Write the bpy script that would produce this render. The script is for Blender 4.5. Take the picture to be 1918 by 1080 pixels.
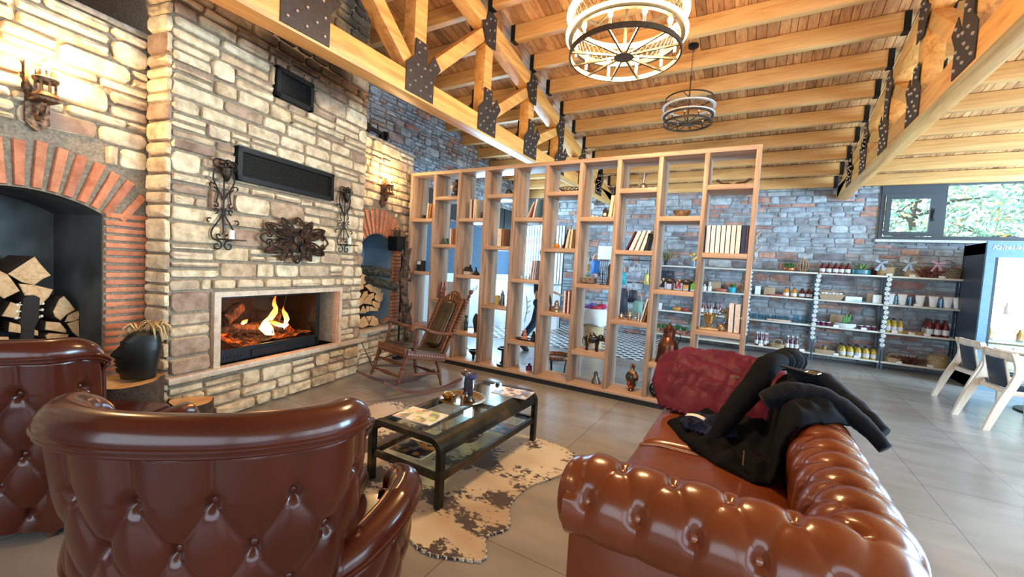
import bpy, bmesh, math, random
from math import sin, cos, pi, radians, atan2, hypot, sqrt
from mathutils import Vector, Matrix, noise
random.seed(7)
SC = bpy.context.scene
COL = SC.collection
for _o in list(bpy.data.objects):
    bpy.data.objects.remove(_o)

# ------------------------------------------------------------------ camera
FPX, CAMH = 775.0, 1.45
YAW, PIT, ROL = radians(-30.2), radians(3.12), radians(-3.37)
_f = Vector((sin(YAW)*cos(PIT), cos(YAW)*cos(PIT), -sin(PIT)))
_r = Vector((cos(YAW), -sin(YAW), 0))
_d = _f.cross(_r)
_r2 = _r*cos(ROL) + _d*sin(ROL)
_d2 = -_r*sin(ROL) + _d*cos(ROL)
cam = bpy.data.cameras.new('camera')
cam.sensor_width = 36
cam.lens = FPX/1918*36
cam.clip_start = 0.05
camo = bpy.data.objects.new('camera', cam)
COL.objects.link(camo)
m = Matrix((_r2, -_d2, -_f)).transposed().to_4x4()
m.translation = (0, 0, CAMH)
camo.matrix_world = m
SC.camera = camo
# ------------------------------------------------------------------ world, exposure
SC.view_settings.view_transform = 'Standard'
SC.view_settings.look = 'None'
SC.view_settings.gamma = 1
SC.view_settings.exposure = 0.72
W = bpy.data.worlds.new('sky'); SC.world = W; W.use_nodes = True
bg = W.node_tree.nodes['Background']
bg.inputs[0].default_value = (0.60, 0.80, 1.0, 1)
bg.inputs[1].default_value = 2.4
def area(name, loc, rot, sx, sy, power, col):
    l = bpy.data.lights.new(name, 'AREA'); l.shape = 'RECTANGLE'; l.size = sx; l.size_y = sy
    l.energy = power; l.color = col
    o = bpy.data.objects.new(name, l); COL.objects.link(o); o.location = loc; o.rotation_euler = rot
    return o
# area lamps for daylight from unseen openings on the right and behind the camera
DAY = (0.52, 0.78, 1.0)
area('daylight_right_windows', (6.9, 1.0, 1.9), (0, radians(90), 0), 2.6, 6.0, 120, (0.80, 0.90, 1.0))
area('daylight_shop_side_windows', (6.9, 7.0, 1.9), (0, radians(90), 0), 2.6, 5.0, 950, (.45,.74,1.0))
area('daylight_front_windows', (1.6, -3.9, 1.9), (radians(90), 0, 0), 9.0, 2.6, 60, (1.0, 0.93, 0.86))
area('shop_corner_fill', (-5.4, 8.6, 1.7), (0, radians(-90), 0), 2.0, 2.4, 230, (.45,.74,1.0))  # cool fill lamp in the shop corner; the wall here has no opening

# ------------------------------------------------------------------ helpers
def empty(name, label, cat, loc=(0,0,0), rz=0, group=None, kind=None):
    o = bpy.data.objects.new(name, None); COL.objects.link(o)
    o.empty_display_size = .1
    o.location = loc; o.rotation_euler = (0,0,rz)
    tag(o, label, cat, group, kind); return o
def tag(o, label=None, cat=None, group=None, kind=None):
    if label: o['label'] = label
    if cat: o['category'] = cat
    if group: o['group'] = group
    if kind: o['kind'] = kind
    return o
def copy_tree(o, parent=None):
    c = o.copy(); COL.objects.link(c)
    if parent: c.parent = parent
    for ch in list(o.children):
        copy_tree(ch, c)
    return c
I4 = Matrix.Identity(4)
def TR(x=0,y=0,z=0): return Matrix.Translation((x,y,z))
def RX(a): return Matrix.Rotation(a,4,'X')
def RY(a): return Matrix.Rotation(a,4,'Y')
def RZ(a): return Matrix.Rotation(a,4,'Z')
def align(p, q):
    """matrix whose z axis runs from p to q, origin p"""
    p = Vector(p); q = Vector(q); d = (q-p)
    return Matrix.Translation(p) @ d.to_track_quat('Z','Y').to_matrix().to_4x4()
class MB:
    def __init__(s, M=None):
        s.v = []; s.f = []; s.M = M or I4; s.mi = []; s.cur = 0
    def add(s, vs, fs, M=None):
        b = len(s.v); T = s.M @ M if M is not None else s.M
        s.v += [T @ Vector(v) for v in vs]
        s.f += [[b+i for i in f] for f in fs]
        s.mi += [s.cur]*len(fs)
        return s
    def box(s, x0,x1,y0,y1,z0,z1, M=None, bev=0):
        if bev:
            return s.rbox(x0,x1,y0,y1,z0,z1,bev,M)
        vs = [(x,y,z) for x in (x0,x1) for y in (y0,y1) for z in (z0,z1)]
        return s.add(vs, [(0,1,3,2),(4,6,7,5),(0,4,5,1),(2,3,7,6),(0,2,6,4),(1,5,7,3)], M)
    def rbox(s, x0,x1,y0,y1,z0,z1,b,M=None):
        bm = bmesh.new(); bmesh.ops.create_cube(bm, size=1)
        for v in bm.verts:
            v.co = Vector(((x0+x1)/2+v.co.x*(x1-x0), (y0+y1)/2+v.co.y*(y1-y0), (z0+z1)/2+v.co.z*(z1-z0)))
        bmesh.ops.bevel(bm, geom=bm.edges[:], offset=b, segments=2, affect='EDGES', profile=.5)
        bm.verts.index_update()
        s.add([v.co.copy() for v in bm.verts], [[v.index for v in f.verts] for f in bm.faces], M); bm.free(); return s
    def tube(s, pts, r, n=8, closed=False, M=None, cap=True, flat=1.0):
        pts = [Vector(p) for p in pts]; k = len(pts)
        rs = r if isinstance(r,(list,tuple)) else [r]*k
        vs=[]; fs=[]; ref=None
        for i,p in enumerate(pts):
            a = pts[i-1] if (i>0 or closed) else p
            b = pts[(i+1)%k] if (i<k-1 or closed) else p
            t = (b-a)
            if t.length < 1e-9: t = Vector((0,0,1))
            t.normalize()
            if ref is None:
                ref = Vector((0,0,1)) if abs(t.z)<.9 else Vector((1,0,0))
            u = t.cross(ref)
            if u.length < 1e-6: u = t.orthogonal()
            u.normalize(); w = u.cross(t).normalized(); ref = w
            for j in range(n):
                an = 2*pi*j/n
                vs.append(p + (u*cos(an)*flat + w*sin(an))*rs[i])
        m_ = k if closed else k-1
        for i in range(m_):
            for j in range(n):
                a=i*n+j; b=i*n+(j+1)%n; c=((i+1)%k)*n+(j+1)%n; d=((i+1)%k)*n+j
                fs.append((a,b,c,d))
        if cap and not closed:
            fs.append(tuple(range(n-1,-1,-1))); fs.append(tuple((k-1)*n+j for j in range(n)))
        return s.add(vs, fs, M)
    def lathe(s, prof, n=16, M=None, cap=True, a0=0, a1=2*pi):
        vs=[]; fs=[]; k=len(prof)
        full = abs(a1-a0-2*pi)<1e-6; nn = n if full else n+1
        for r,z in prof:
            for j in range(nn):
                an=a0+(a1-a0)*j/n; vs.append((max(r,1e-4)*cos(an),max(r,1e-4)*sin(an),z))
        for i in range(k-1):
            for j in range(n):
                fs.append((i*nn+j,i*nn+(j+1)%nn,(i+1)*nn+(j+1)%nn,(i+1)*nn+j))
        if cap and full:
            fs.append(tuple(range(n-1,-1,-1))); fs.append(tuple((k-1)*n+j for j in range(n)))
        return s.add(vs, fs, M)
    def cyl(s, r, z0, z1, n=16, M=None): return s.lathe([(r,z0),(r,z1)], n, M)
    def rod(s, p, q, r, n=8, r2=None):
        L=(Vector(q)-Vector(p)).length
        return s.lathe([(r,0),(r if r2 is None else r2,L)], n, align(p,q))
    def turned(s, p, q, prof, n=10):
        """lathe profile [(t,r)] along p->q"""
        L=(Vector(q)-Vector(p)).length
        return s.lathe([(r,t*L) for t,r in prof], n, align(p,q))
    def beam(s, p, q, w, h, up=(0,0,1), bev=0):
        """box beam from p to q, w sideways, h along up"""
        p=Vector(p); q=Vector(q); t=(q-p); L=t.length; t.normalize()
        u=t.cross(Vector(up)).normalized(); v=u.cross(t)
        M=Matrix((t,u,v)).transposed().to_4x4(); M.translation=p
        return s.box(0,L,-w/2,w/2,-h/2,h/2,M,bev)
    def prism(s, poly, z0, z1, M=None):
        n=len(poly)
        vs=[(x,y,z0) for x,y in poly]+[(x,y,z1) for x,y in poly]
        fs=[tuple(range(n-1,-1,-1)),tuple(range(n,2*n))]+[(i,(i+1)%n,n+(i+1)%n,n+i) for i in range(n)]
        return s.add(vs,fs,M)
    def ball(s, c, r, n=10, sz=(1,1,1), M=None):
        k=max(4,n//2+1); prof=[(sin(pi*i/k),-cos(pi*i/k)) for i in range(k+1)]
        MM = TR(*c) @ Matrix.Diagonal((r*sz[0],r*sz[1],r*sz[2],1))
        return s.lathe(prof, n, (M @ MM) if M is not None else MM)
    def grid(s, fn, nu, nv, M=None, cu=False, cv=False):
        ku = nu if cu else nu+1; kv = nv if cv else nv+1
        vs=[fn(i/nu, j/nv) for i in range(ku) for j in range(kv)]
        fs=[(i*kv+j, ((i+1)%ku)*kv+j, ((i+1)%ku)*kv+(j+1)%kv, i*kv+(j+1)%kv) for i in range(nu) for j in range(nv)]
        return s.add(vs, fs, M)
    def build(s, name, mat, parent=None, smooth=True, ang=35, recalc=True, kind=None, loc=None):
        me = bpy.data.meshes.new(name)
        me.from_pydata([tuple(v) for v in s.v], [], s.f)
        if recalc:
            bm=bmesh.new(); bm.from_mesh(me); bmesh.ops.recalc_face_normals(bm, faces=bm.faces[:]); bm.to_mesh(me); bm.free()
        mats = mat if isinstance(mat,(list,tuple)) else [mat]
        for m_ in mats: me.materials.append(m_)
        if len(mats)>1 and len(me.polygons)==len(s.mi): me.polygons.foreach_set('material_index', s.mi)
        if smooth:
            me.polygons.foreach_set('use_smooth', [True]*len(me.polygons))
            if ang: me.set_sharp_from_angle(angle=radians(ang))
        o = bpy.data.objects.new(name, me); COL.objects.link(o)
        if parent is not None: o.parent = parent
        if loc: o.location = loc
        if kind: o['kind'] = kind
        me.update(); return o
# ------------------------------------------------------------------ materials
class NT:
    def __init__(s, name):
        s.m = bpy.data.materials.new(name); s.m.use_nodes = True; s.t = s.m.node_tree
        s.b = s.t.nodes['Principled BSDF']; s.out = s.t.nodes['Material Output']
    def n(s, typ, ins=None, **kw):
        nd = s.t.nodes.new(typ)
        for k,v in kw.items(): setattr(nd,k,v)
        for k,v in (ins or {}).items():
            if hasattr(v,'is_output') or isinstance(v, bpy.types.NodeSocket): s.t.links.new(v, nd.inputs[k])
            else: nd.inputs[k].default_value = v
        return nd
    def set(s, **kw):
        names = dict(col='Base Color', rough='Roughness', metal='Metallic', emc='Emission Color', ems='Emission Strength',
                     alpha='Alpha', trans='Transmission Weight', ior='IOR', coat='Coat Weight', coatr='Coat Roughness', spec='Specular IOR Level', normal='Normal', sheen='Sheen Weight')
        for k,v in kw.items():
            i = s.b.inputs[names[k]]
            if isinstance(v, bpy.types.NodeSocket): s.t.links.new(v, i)
            else:
                if k in('col','emc') and len(v)==3: v=(*v,1)
                i.default_value = v
        return s
    def ramp(s, fac, stops, interp='LINEAR'):
        r = s.n('ShaderNodeValToRGB', {0: fac}); cr = r.color_ramp; cr.interpolation = interp
        while len(cr.elements) < len(stops): cr.elements.new(.5)
        for e,(p,c) in zip(cr.elements, stops): e.position = p; e.color = (*c,1)
        return r.outputs[0]
    def coord(s, which='Object', scale=(1,1,1), rot=(0,0,0)):
        tc = s.n('ShaderNodeTexCoord'); mp = s.n('ShaderNodeMapping', {0: tc.outputs[which]})
        mp.inputs['Scale'].default_value = scale; mp.inputs['Rotation'].default_value = rot
        return mp.outputs[0]
    def noise(s, vec, scale=5, det=3, rough=.5, dist=0):
        return s.n('ShaderNodeTexNoise', {'Vector':vec,'Scale':scale,'Detail':det,'Roughness':rough,'Distortion':dist}).outputs[0]
    def mix(s, fac, a, b, mode='MIX'):
        nd = s.n('ShaderNodeMix', data_type='RGBA', blend_type=mode)
        for idx,v in ((0,fac),(6,a),(7,b)):
            if isinstance(v, bpy.types.NodeSocket): s.t.links.new(v, nd.inputs[idx])
            else: nd.inputs[idx].default_value = (*v,1) if isinstance(v,tuple) and len(v)==3 else v
        return nd.outputs[2]
    def math(s, op, a, b=0.0, c=0.0):
        nd = s.n('ShaderNodeMath', operation=op)
        for i,v in enumerate((a,b,c)):
            if isinstance(v, bpy.types.NodeSocket): s.t.links.new(v, nd.inputs[i])
            else: nd.inputs[i].default_value = v
        return nd.outputs[0]
    def bump(s, h, strength=.3, dist=.01):
        nd = s.n('ShaderNodeBump', {'Height':h,'Strength':strength,'Distance':dist}); return nd.outputs[0]
_mc = {}
def fold(x,e=.30): return (sin(x)**2+.006)**(e/2)
def plain(name, col, rough=.5, metal=0, var=.12, scale=30, bump=0, **kw):
    if name in _mc: return _mc[name]
    t = NT(name); v = t.noise(t.coord(), scale, 3)
    dark = tuple(c*(1-var*2) for c in col); lite = tuple(min(1,c*(1+var)) for c in col)
    t.set(col=t.ramp(v, [(.3,dark),(.7,lite)]), rough=rough, metal=metal, **kw)
    if bump: t.set(normal=t.bump(v, bump, .004))
    _mc[name] = t.m; return t.m
def emis(name, col, st):
    if name in _mc: return _mc[name]
    t = NT(name); t.set(col=col, emc=col, ems=st, rough=.6); _mc[name]=t.m; return t.m
def wood(name, c1, c2, c3, axis=2, scale=1, rough=.5, rand=0.0, knots=True, coat=0):
    """grain runs along axis; c1 dark line, c2 mid, c3 light; rand = tone change board by board"""
    t = NT(name)
    sc = [14*scale]*3; sc[axis] = .9*scale
    tc = t.n('ShaderNodeTexCoord'); vec = tc.outputs['Object']
    if rand:
        isl = t.n('ShaderNodeNewGeometry').outputs['Random Per Island']
        off = t.n('ShaderNodeCombineXYZ', {0:t.math('MULTIPLY',isl,37.0),1:t.math('MULTIPLY',isl,91.0),2:t.math('MULTIPLY',isl,53.0)}).outputs[0]
        vec = t.n('ShaderNodeVectorMath', {0:vec,1:off}, operation='ADD').outputs[0]
    mp = t.n('ShaderNodeMapping', {0:vec}); mp.inputs['Scale'].default_value = sc
    g = t.noise(mp.outputs[0], 1.0, 5, .6, .9)
    g2 = t.noise(mp.outputs[0], 5.0, 3, .6, .2)
    gg = t.math('ADD', t.math('MULTIPLY',g,.8), t.math('MULTIPLY',g2,.25))
    col = t.ramp(gg, [(.34,c1),(.48,c2),(.64,c3)])
    if knots:
        sk=[2.6*scale]*3; sk[axis]=1.5*scale
        mk = t.n('ShaderNodeMapping', {0:vec}); mk.inputs['Scale'].default_value = sk
        vo = t.n('ShaderNodeTexVoronoi', {'Vector':mk.outputs[0],'Scale':1.0}).outputs['Distance']
        kf = t.ramp(vo, [(.03,(1,1,1)),(.11,(0,0,0))])
        col = t.mix(t.math('MULTIPLY',kf,.8), col, tuple(c*.55 for c in c1))
    if rand:
        hs = t.ramp(isl, [(0,(.42,.36,.33)),(.25,(1.05,.98,.93)),(.42,(.6,.5,.44)),(.6,(1.15,1.12,1.05)),(.8,(.8,.7,.62)),(1,(1.1,1.0,.9))])
        col = t.mix(rand, col, t.mix(1.0, col, hs, 'MULTIPLY'))
    t.set(col=col, rough=rough, coat=coat, normal=t.bump(gg,.12,.003)); _mc[name]=t.m; return t.m
def stonemat(name, stops, nscale=9, rough=.85, bump=.6, dark=.55, stain=None):
    t = NT(name); isl = t.n('ShaderNodeNewGeometry').outputs['Random Per Island']
    base = t.ramp(isl, stops, 'LINEAR'); v = t.coord()
    n1 = t.noise(v, nscale, 5, .65); n2 = t.noise(v, nscale*5, 4, .6)
    col = t.mix(t.ramp(n1,[(.35,(1,1,1)),(.6,(0,0,0))]), base, t.mix(1.0, base, (dark,dark*.9,dark*.82), 'MULTIPLY'))
    h = t.math('ADD', n1, t.math('MULTIPLY', n2, .5))
    if stain:
        for (sx,sz,rx,rz,st) in stain:     # soot stains round the flue grilles
            xyz = t.n('ShaderNodeSeparateXYZ', {0:v}); dx = t.math('DIVIDE',t.math('SUBTRACT',xyz.outputs[0],sx),rx); dz = t.math('DIVIDE',t.math('SUBTRACT',xyz.outputs[2],sz),rz)
            rr = t.math('SQRT',t.math('ADD',t.math('MULTIPLY',dx,dx),t.math('MULTIPLY',dz,dz)))
            rr = t.math('ADD',rr,t.math('MULTIPLY',t.math('SUBTRACT',t.noise(v,3,4),.5),.7))
            col = t.mix(t.math('MULTIPLY',t.ramp(rr,[(.45,(1,1,1)),(1.0,(0,0,0))]),st), col, (.025,.018,.012))
    t.set(col=col, rough=rough, normal=t.bump(h, bump, .012)); _mc[name]=t.m; return t.m
CST=[(0,(.70,.53,.31)),(.2,(.82,.68,.44)),(.45,(.78,.64,.41)),(.58,(.62,.45,.27)),(.70,(.33,.215,.15)),(.78,(.76,.61,.38)),(.9,(.80,.66,.43)),(1,(.42,.28,.185))]
M_chim = stonemat('chimney_stone', CST, stain=[(3.25,3.55,.95,.62,.96),(4.0,4.3,.6,.7,.9)])
M_cream = stonemat('cream_stone', CST) if 1 else stonemat('cream_stone', [(0,(.72,.56,.36)),(.2,(.85,.72,.50)),(.45,(.80,.68,.48)),(.6,(.62,.44,.28)),(.72,(.36,.24,.17)),(.85,(.78,.64,.44)),(1,(.46,.31,.21))])
M_mortar = plain('mortar', (.27,.215,.145), .95, var=.2, scale=60, bump=.5)
M_grey = stonemat('grey_stone', [(0,(.29,.34,.39)),(.25,(.42,.48,.54)),(.45,(.21,.18,.20)),(.55,(.50,.57,.62)),(.72,(.35,.38,.41)),(.78,(.58,.33,.25)),(.9,(.38,.22,.19)),(.93,(.36,.41,.45)),(1,(.5,.55,.58))], nscale=7)
M_mortarg = plain('grey_mortar', (.33,.37,.40), .95, var=.2, scale=60, bump=.5)
M_brick = stonemat('red_brick', [(0,(.60,.20,.09)),(.5,(.70,.27,.13)),(1,(.48,.17,.09))], nscale=14, dark=.7)
M_trav = stonemat('travertine', [(0,(.62,.50,.36)),(1,(.62,.50,.36))], nscale=18, rough=.45, bump=.25, dark=.75)
M_beam = wood('pine_beam', (.40,.15,.035), (.66,.30,.075), (.80,.42,.12), 1, .8, .45)
M_purl = wood('pine_purlin', (.42,.19,.06), (.68,.36,.12), (.80,.48,.19), 0, .8, .5)
M_board = wood('roof_board', (.30,.13,.05), (.56,.29,.12), (.72,.44,.20), 1, 1.0, .6, rand=.95)
M_shelfw = wood('bookcase_wood_upright', (.13,.08,.055), (.33,.22,.155), (.50,.36,.26), 2, .9, .45, knots=False)
M_shelfh = wood('bookcase_wood_shelf', (.24,.13,.08), (.46,.29,.19), (.56,.38,.26), 0, .8, .45)
M_black = plain('black_metal', (.02,.02,.021), .45, .6, bump=.1)
M_plate = plain('bolted_steel_plate', (.055,.045,.038), .5, .55)
M_bolt = plain('bolt_steel', (.75,.72,.66), .3, .9)
M_iron = plain('wrought_iron', (.025,.018,.014), .5, .5)
M_white = plain('white_paint', (.8,.8,.8), .5, var=.03)
# ================================================================== SETTING
def clip_course(mb, x0,x1,z0,z1, y, stone, hfun=None, wmin=.12, wmax=.42, hmin=.055, hmax=.17, gap=.014, holes=(), depth=.03, rnd=.25):
    """irregular coursed masonry on plane y (front faces -y); holes(x0,x1,z0,z1)->list of kept x spans"""
    z = z0
    while z < z1-.02:
        h = random.uniform(hmin,hmax); h = min(h, z1-z)
        if z1-z-h < hmin*.8: h = z1-z
        x = x0
        while x < x1-.01:
            w = random.uniform(wmin,wmax)*(.7+.6*h/hmax); w = min(w, x1-x)
            if x1-x-w < wmin*.6: w = x1-x
            sub = [(x,x+w,z,z+h)]
            if h > hmax*.62:
                r = random.random()
                if r < .35: zz = z+h*random.uniform(.4,.6); sub = [(x,x+w,z,zz),(x,x+w,zz,z+h)]
                elif r < .5 and w>wmin*1.6: zz = z+h*.5; xx=x+w*random.uniform(.35,.65); sub = [(x,xx,z,zz),(xx,x+w,z,zz),(x,x+w,zz,z+h)]
            for a,b,c,d in sub:
                spans = [(a,b,c,d)]
                for hf in holes: spans = [t for sp in spans for t in hf(*sp)]
                for sa,sb,sc,sd in spans:
                    if sb-sa > .035 and sd-sc > .03: one_stone(mb, sa+gap/2, sb-gap/2, sc+gap/2, sd-gap/2, y, depth*random.uniform(.6,1.25), rnd)
            x += w
        z += h
def one_stone(mb, a,b,c,d, y, dep, rnd=.25):
    cx,cz=(a+b)/2,(c+d)/2; w,h=(b-a)/2,(d-c)/2; r=min(w,h)*random.uniform(.35,.8)
    base=[]
    for (sx,sz,a0) in ((1,1,0),(-1,1,pi/2),(-1,-1,pi),(1,-1,3*pi/2)):
        rr=r*random.uniform(.5,1.3)
        rr=min(rr,w*.95,h*.95)
        for k in range(3):
            an=a0+k*pi/4
            base.append((cx+sx*(w-rr)+rr*cos(an)+random.uniform(-1,1)*.004, cz+sz*(h-rr)+rr*sin(an)+random.uniform(-1,1)*.004))
    vs=[];n=12
    for ins,yy in ((0,y),(.001,y-dep*.55),(.006,y-dep*.9),(.016,y-dep)):
        kx=max(0,1-ins/w); kz=max(0,1-ins/h)
        for (px,pz) in base: vs.append((cx+(px-cx)*kx, yy+random.uniform(-1,1)*dep*.12*(ins>0), cz+(pz-cz)*kz))
    vs.append((cx,y-dep*random.uniform(.95,1.2),cz))
    fs=[]
    for i in range(3):
        for j in range(n): fs.append((i*n+j,i*n+(j+1)%n,(i+1)*n+(j+1)%n,(i+1)*n+j))
    for j in range(n): fs.append((3*n+j,3*n+(j+1)%n,4*n))
    mb.add(vs,fs)
def rect_hole(hx0,hx1,hz0,hz1):
    def f(a,b,c,d):
        if d<=hz0+.004 or c>=hz1-.004 or b<=hx0 or a>=hx1: return [(a,b,c,d)]
        out=[]
        if a<hx0: out.append((a,hx0,c,d))
        if b>hx1: out.append((hx1,b,c,d))
        l,r=max(a,hx0),min(b,hx1)
        if c<hz0: out.append((l,r,c,hz0))
        if d>hz1: out.append((l,r,hz1,d))
        return out
    return f
RIDGE_Y = 3.2
def roofz(y): return 3.50+.228*(6.73-abs(y-RIDGE_Y))      # underside of the boards
# floor
t = NT('floor_tile'); v = t.coord('Object', rot=(0,0,radians(90)))
br = t.n('ShaderNodeTexBrick', {'Vector':v,'Scale':1.0,'Mortar Size':.003,'Mortar Smooth':.1,'Brick Width':1.2,'Row Height':.6,'Color1':(.235,.222,.205,1),'Color2':(.27,.255,.24,1),'Mortar':(.12,.115,.11,1)})
br.offset = .5
n1 = t.noise(t.coord('Object',(.8,2,1)), 2.0, 3, .5); 
colr = t.mix(.55, br.outputs[0], t.mix(1.0, br.outputs[0], t.ramp(n1,[(.3,(.72,.70,.68)),(.7,(1.3,1.3,1.3))]), 'MULTIPLY'))
t.set(col=colr, rough=.24, normal=t.bump(br.outputs[1],-.25,.002), spec=.6)
M_floor = t.m
mb = MB(); mb.box(-9,9.0,-5,13,-.1,0); fl = mb.build('floor', M_floor, smooth=False, kind='structure')
# patterned cement tile area beyond the bookcase
t = NT('lattice_tile'); v = t.coord('Object',(1,1,1),(0,0,radians(45)))
ck = t.n('ShaderNodeTexBrick', {'Vector':v,'Scale':1.0,'Mortar Size':.022,'Brick Width':.16,'Row Height':.16,'Color1':(.035,.04,.045,1),'Color2':(.05,.055,.06,1),'Mortar':(.75,.78,.8,1)}); ck.offset=0
t.set(col=ck.outputs[0], rough=.25); M_lat = t.m
mb = MB(); mb.box(-5.58,-1.55,7.0,10.0,0,.006); o = mb.build('floor_tile_inlay', M_lat, smooth=False); o['kind']='structure'
# back wall with window opening (x1.9.. , z2.33-3.33)
BY = 10.05
mb = MB(); mb.cur=0
mb.box(-5.6,1.9,BY,BY+.3,0,3.6); mb.box(1.9,7.2,BY,BY+.3,0,2.33); mb.box(1.9,7.2,BY,BY+.3,3.36,3.6)
wb = mb.build('wall_back', M_mortarg, smooth=False, kind='structure')
mb = MB()
clip_course(mb, -5.3,5.2,0,3.5, BY, None, wmin=.13,wmax=.42,hmin=.05,hmax=.17, gap=.012, holes=[rect_hole(1.88,7.3,2.31,3.6)], depth=.022)
mb.build('stone_facing', M_grey, wb)
# window wall band at back right
t = NT('window_grey_frame'); t.set(col=(.045,.055,.065), rough=.4); M_wfr = t.m
def glassmat(name, tint=(1,1,1), refl=.12, rough=0.0):
    if name in _mc: return _mc[name]
    t = NT(name); t.t.nodes.remove(t.b)
    g = t.n('ShaderNodeBsdfGlossy', {'Color':(1,1,1,1),'Roughness':rough}); tr = t.n('ShaderNodeBsdfTransparent', {'Color':(*tint,1)})
    fc = t.n('ShaderNodeLayerWeight', {'Blend':.5}).outputs['Facing']
    mx = t.n('ShaderNodeMixShader', {0:t.math('ADD',t.math('MULTIPLY',t.math('POWER',fc,4.0),refl*3.5),.035),1:tr.outputs[0],2:g.outputs[0]})
    t.t.links.new(mx.outputs[0], t.out.inputs[0]); _mc[name]=t.m; return t.m
M_pane = glassmat('pane_glass', (.96,1,1), .08)
win = MB()
def wframe(mb, x0,x1,z0,z1,y,w=.06,d=.07):
    mb.box(x0,x1,y-d,y,z0,z0+w); mb.box(x0,x1,y-d,y,z1-w,z1); mb.box(x0,x0+w,y-d,y,z0+w,z1-w); mb.box(x1-w,x1,y-d,y,z0+w,z1-w)
mb=MB(); wframe(mb,1.9,2.70,2.33,3.20,BY+.05,.06,.1); wframe(mb,1.97,2.63,2.40,3.13,BY-.03,.07,.05)
mb.box(1.9,2.7,BY-.05,BY+.05,3.20,3.36); 
w1 = mb.build('window_1', M_wfr, smooth=False, kind='structure')
MB().box(2.03,2.57,BY-.02,BY-.014,2.46,3.07).build('pane', M_pane, w1, smooth=False)
h=MB(); h.box(2.585,2.615,BY-.11,BY-.075,2.70,2.84,bev=.005); h.box(2.58,2.62,BY-.09,BY-.078,2.66,2.88); h.build('window_handle', M_black, w1)
mb=MB(); wframe(mb,2.70,7.2,2.33,3.36,BY+.05,.07,.1); mb.box(4.9,4.97,BY-.05,BY+.05,2.4,3.3)
w2 = mb.build('window_2', M_wfr, smooth=False, kind='structure')
MB().box(2.77,7.13,BY,BY+.006,2.40,3.29).build('pane', M_pane, w2, smooth=False)
mb=MB(); mb.box(1.86,7.2,BY-.12,BY+.02,2.285,2.33); o=mb.build('trim_1', plain('pale_sill',(.62,.66,.68),.5), smooth=False, kind='structure')
# left wall (grey stone gable) x=-5.6
LX=-5.6
mb=MB(); 
vs=[(LX,-5,0),(LX,BY+.3,0),(LX,BY+.3,roofz(BY+.3)+.1),(LX,RIDGE_Y,roofz(RIDGE_Y)+.1),(LX,-5,roofz(-5)+.1)]
mb.add(vs+[(x-.3,y,z) for x,y,z in vs],[(0,1,2,3,4),(5,6,7,8,9),(0,1,6,5),(1,2,7,6),(2,3,8,7),(3,4,9,8),(4,0,5,9)])
wl=mb.build('wall_left', M_mortarg, smooth=False, kind='structure')
mb=MB(TR(LX,0,0)@RZ(radians(90)))   # local x -> world y, -y -> +x
def gable(a,b,c,d):
    zr = roofz((a+b)/2)-.02
    return [(a,b,c,d)] if d<zr else []
clip_course(mb, -.8,10.0,2.3,5.3, 0, None, wmin=.10,wmax=.34,hmin=.05,hmax=.16,gap=.014,holes=[gable],depth=.045)
mb.build('stone_facing', M_grey, wl)
# lower left wall beyond the bookcase: blue-grey paint over white counter-high panel with branch drawings
mb=MB(); mb.box(LX,LX+.03,5.2,10.0,1.22,2.32); mb.build('painted_panel', plain('slate_blue_paint',(.06,.12,.20),.5), wl, smooth=False)
mb=MB(); mb.box(LX,LX+.05,5.2,10.0,0,1.22); wp=mb.build('white_panel', plain('white_panel_paint',(.72,.80,.84),.4,var=.02), wl, smooth=False)
mb=MB()
for k in range(9):
    y=5.8+k*.48; z=.55+.35*random.random(); p=[(LX+.053,y,z)]
    for q in range(5): p.append((LX+.053,p[-1][1]+random.uniform(.02,.08),p[-1][2]+random.uniform(-.03,.09)))
    mb.tube(p,.006,5)
    for q in p[1:]: mb.tube([q,(LX+.053,q[1]+random.uniform(-.05,.05),q[2]+.07)],.005,4)
mb.build('branch_drawing', M_iron, wp)
mb=MB()
for k in range(6): mb.box(LX+.0,LX+.09,5.3+k*.72,5.98+k*.72,2.36,2.86)
mb.build('dark_fascia_board', plain('charcoal_board',(.02,.022,.02),.6), wl, smooth=False)
# front wall (behind the camera) and right wall with large openings
M_plaster = plain('grey_plaster',(.30,.30,.29),.9,var=.06,scale=4)
mb=MB(); mb.box(-5.9,7.3,-4.3,-4.0,0,.5); mb.box(-5.9,7.3,-4.3,-4.0,3.0,3.45); mb.box(-5.9,-3.0,-4.3,-4.0,.5,3.0); mb.box(6.4,7.3,-4.3,-4.0,.5,3.0); mb.box(1.4,1.9,-4.3,-4.0,.5,3.0)
mb.build('wall_front', M_plaster, smooth=False, kind='structure')
mb=MB(); mb.box(7.2,7.5,-4.3,BY+.3,0,.4); mb.add([(7.2,-4.3,3.3),(7.2,BY+.3,3.3),(7.2,BY+.3,roofz(BY+.3)),(7.2,RIDGE_Y,roofz(RIDGE_Y)),(7.2,-4.3,roofz(-4.3))],[(0,1,2,3,4)])
for y in (-4.3,-1.2,2.4,6.0,9.7): mb.box(7.2,7.5,y,y+.6,.4,3.3)
mb.build('wall_right', M_plaster, smooth=False, kind='structure')
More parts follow.
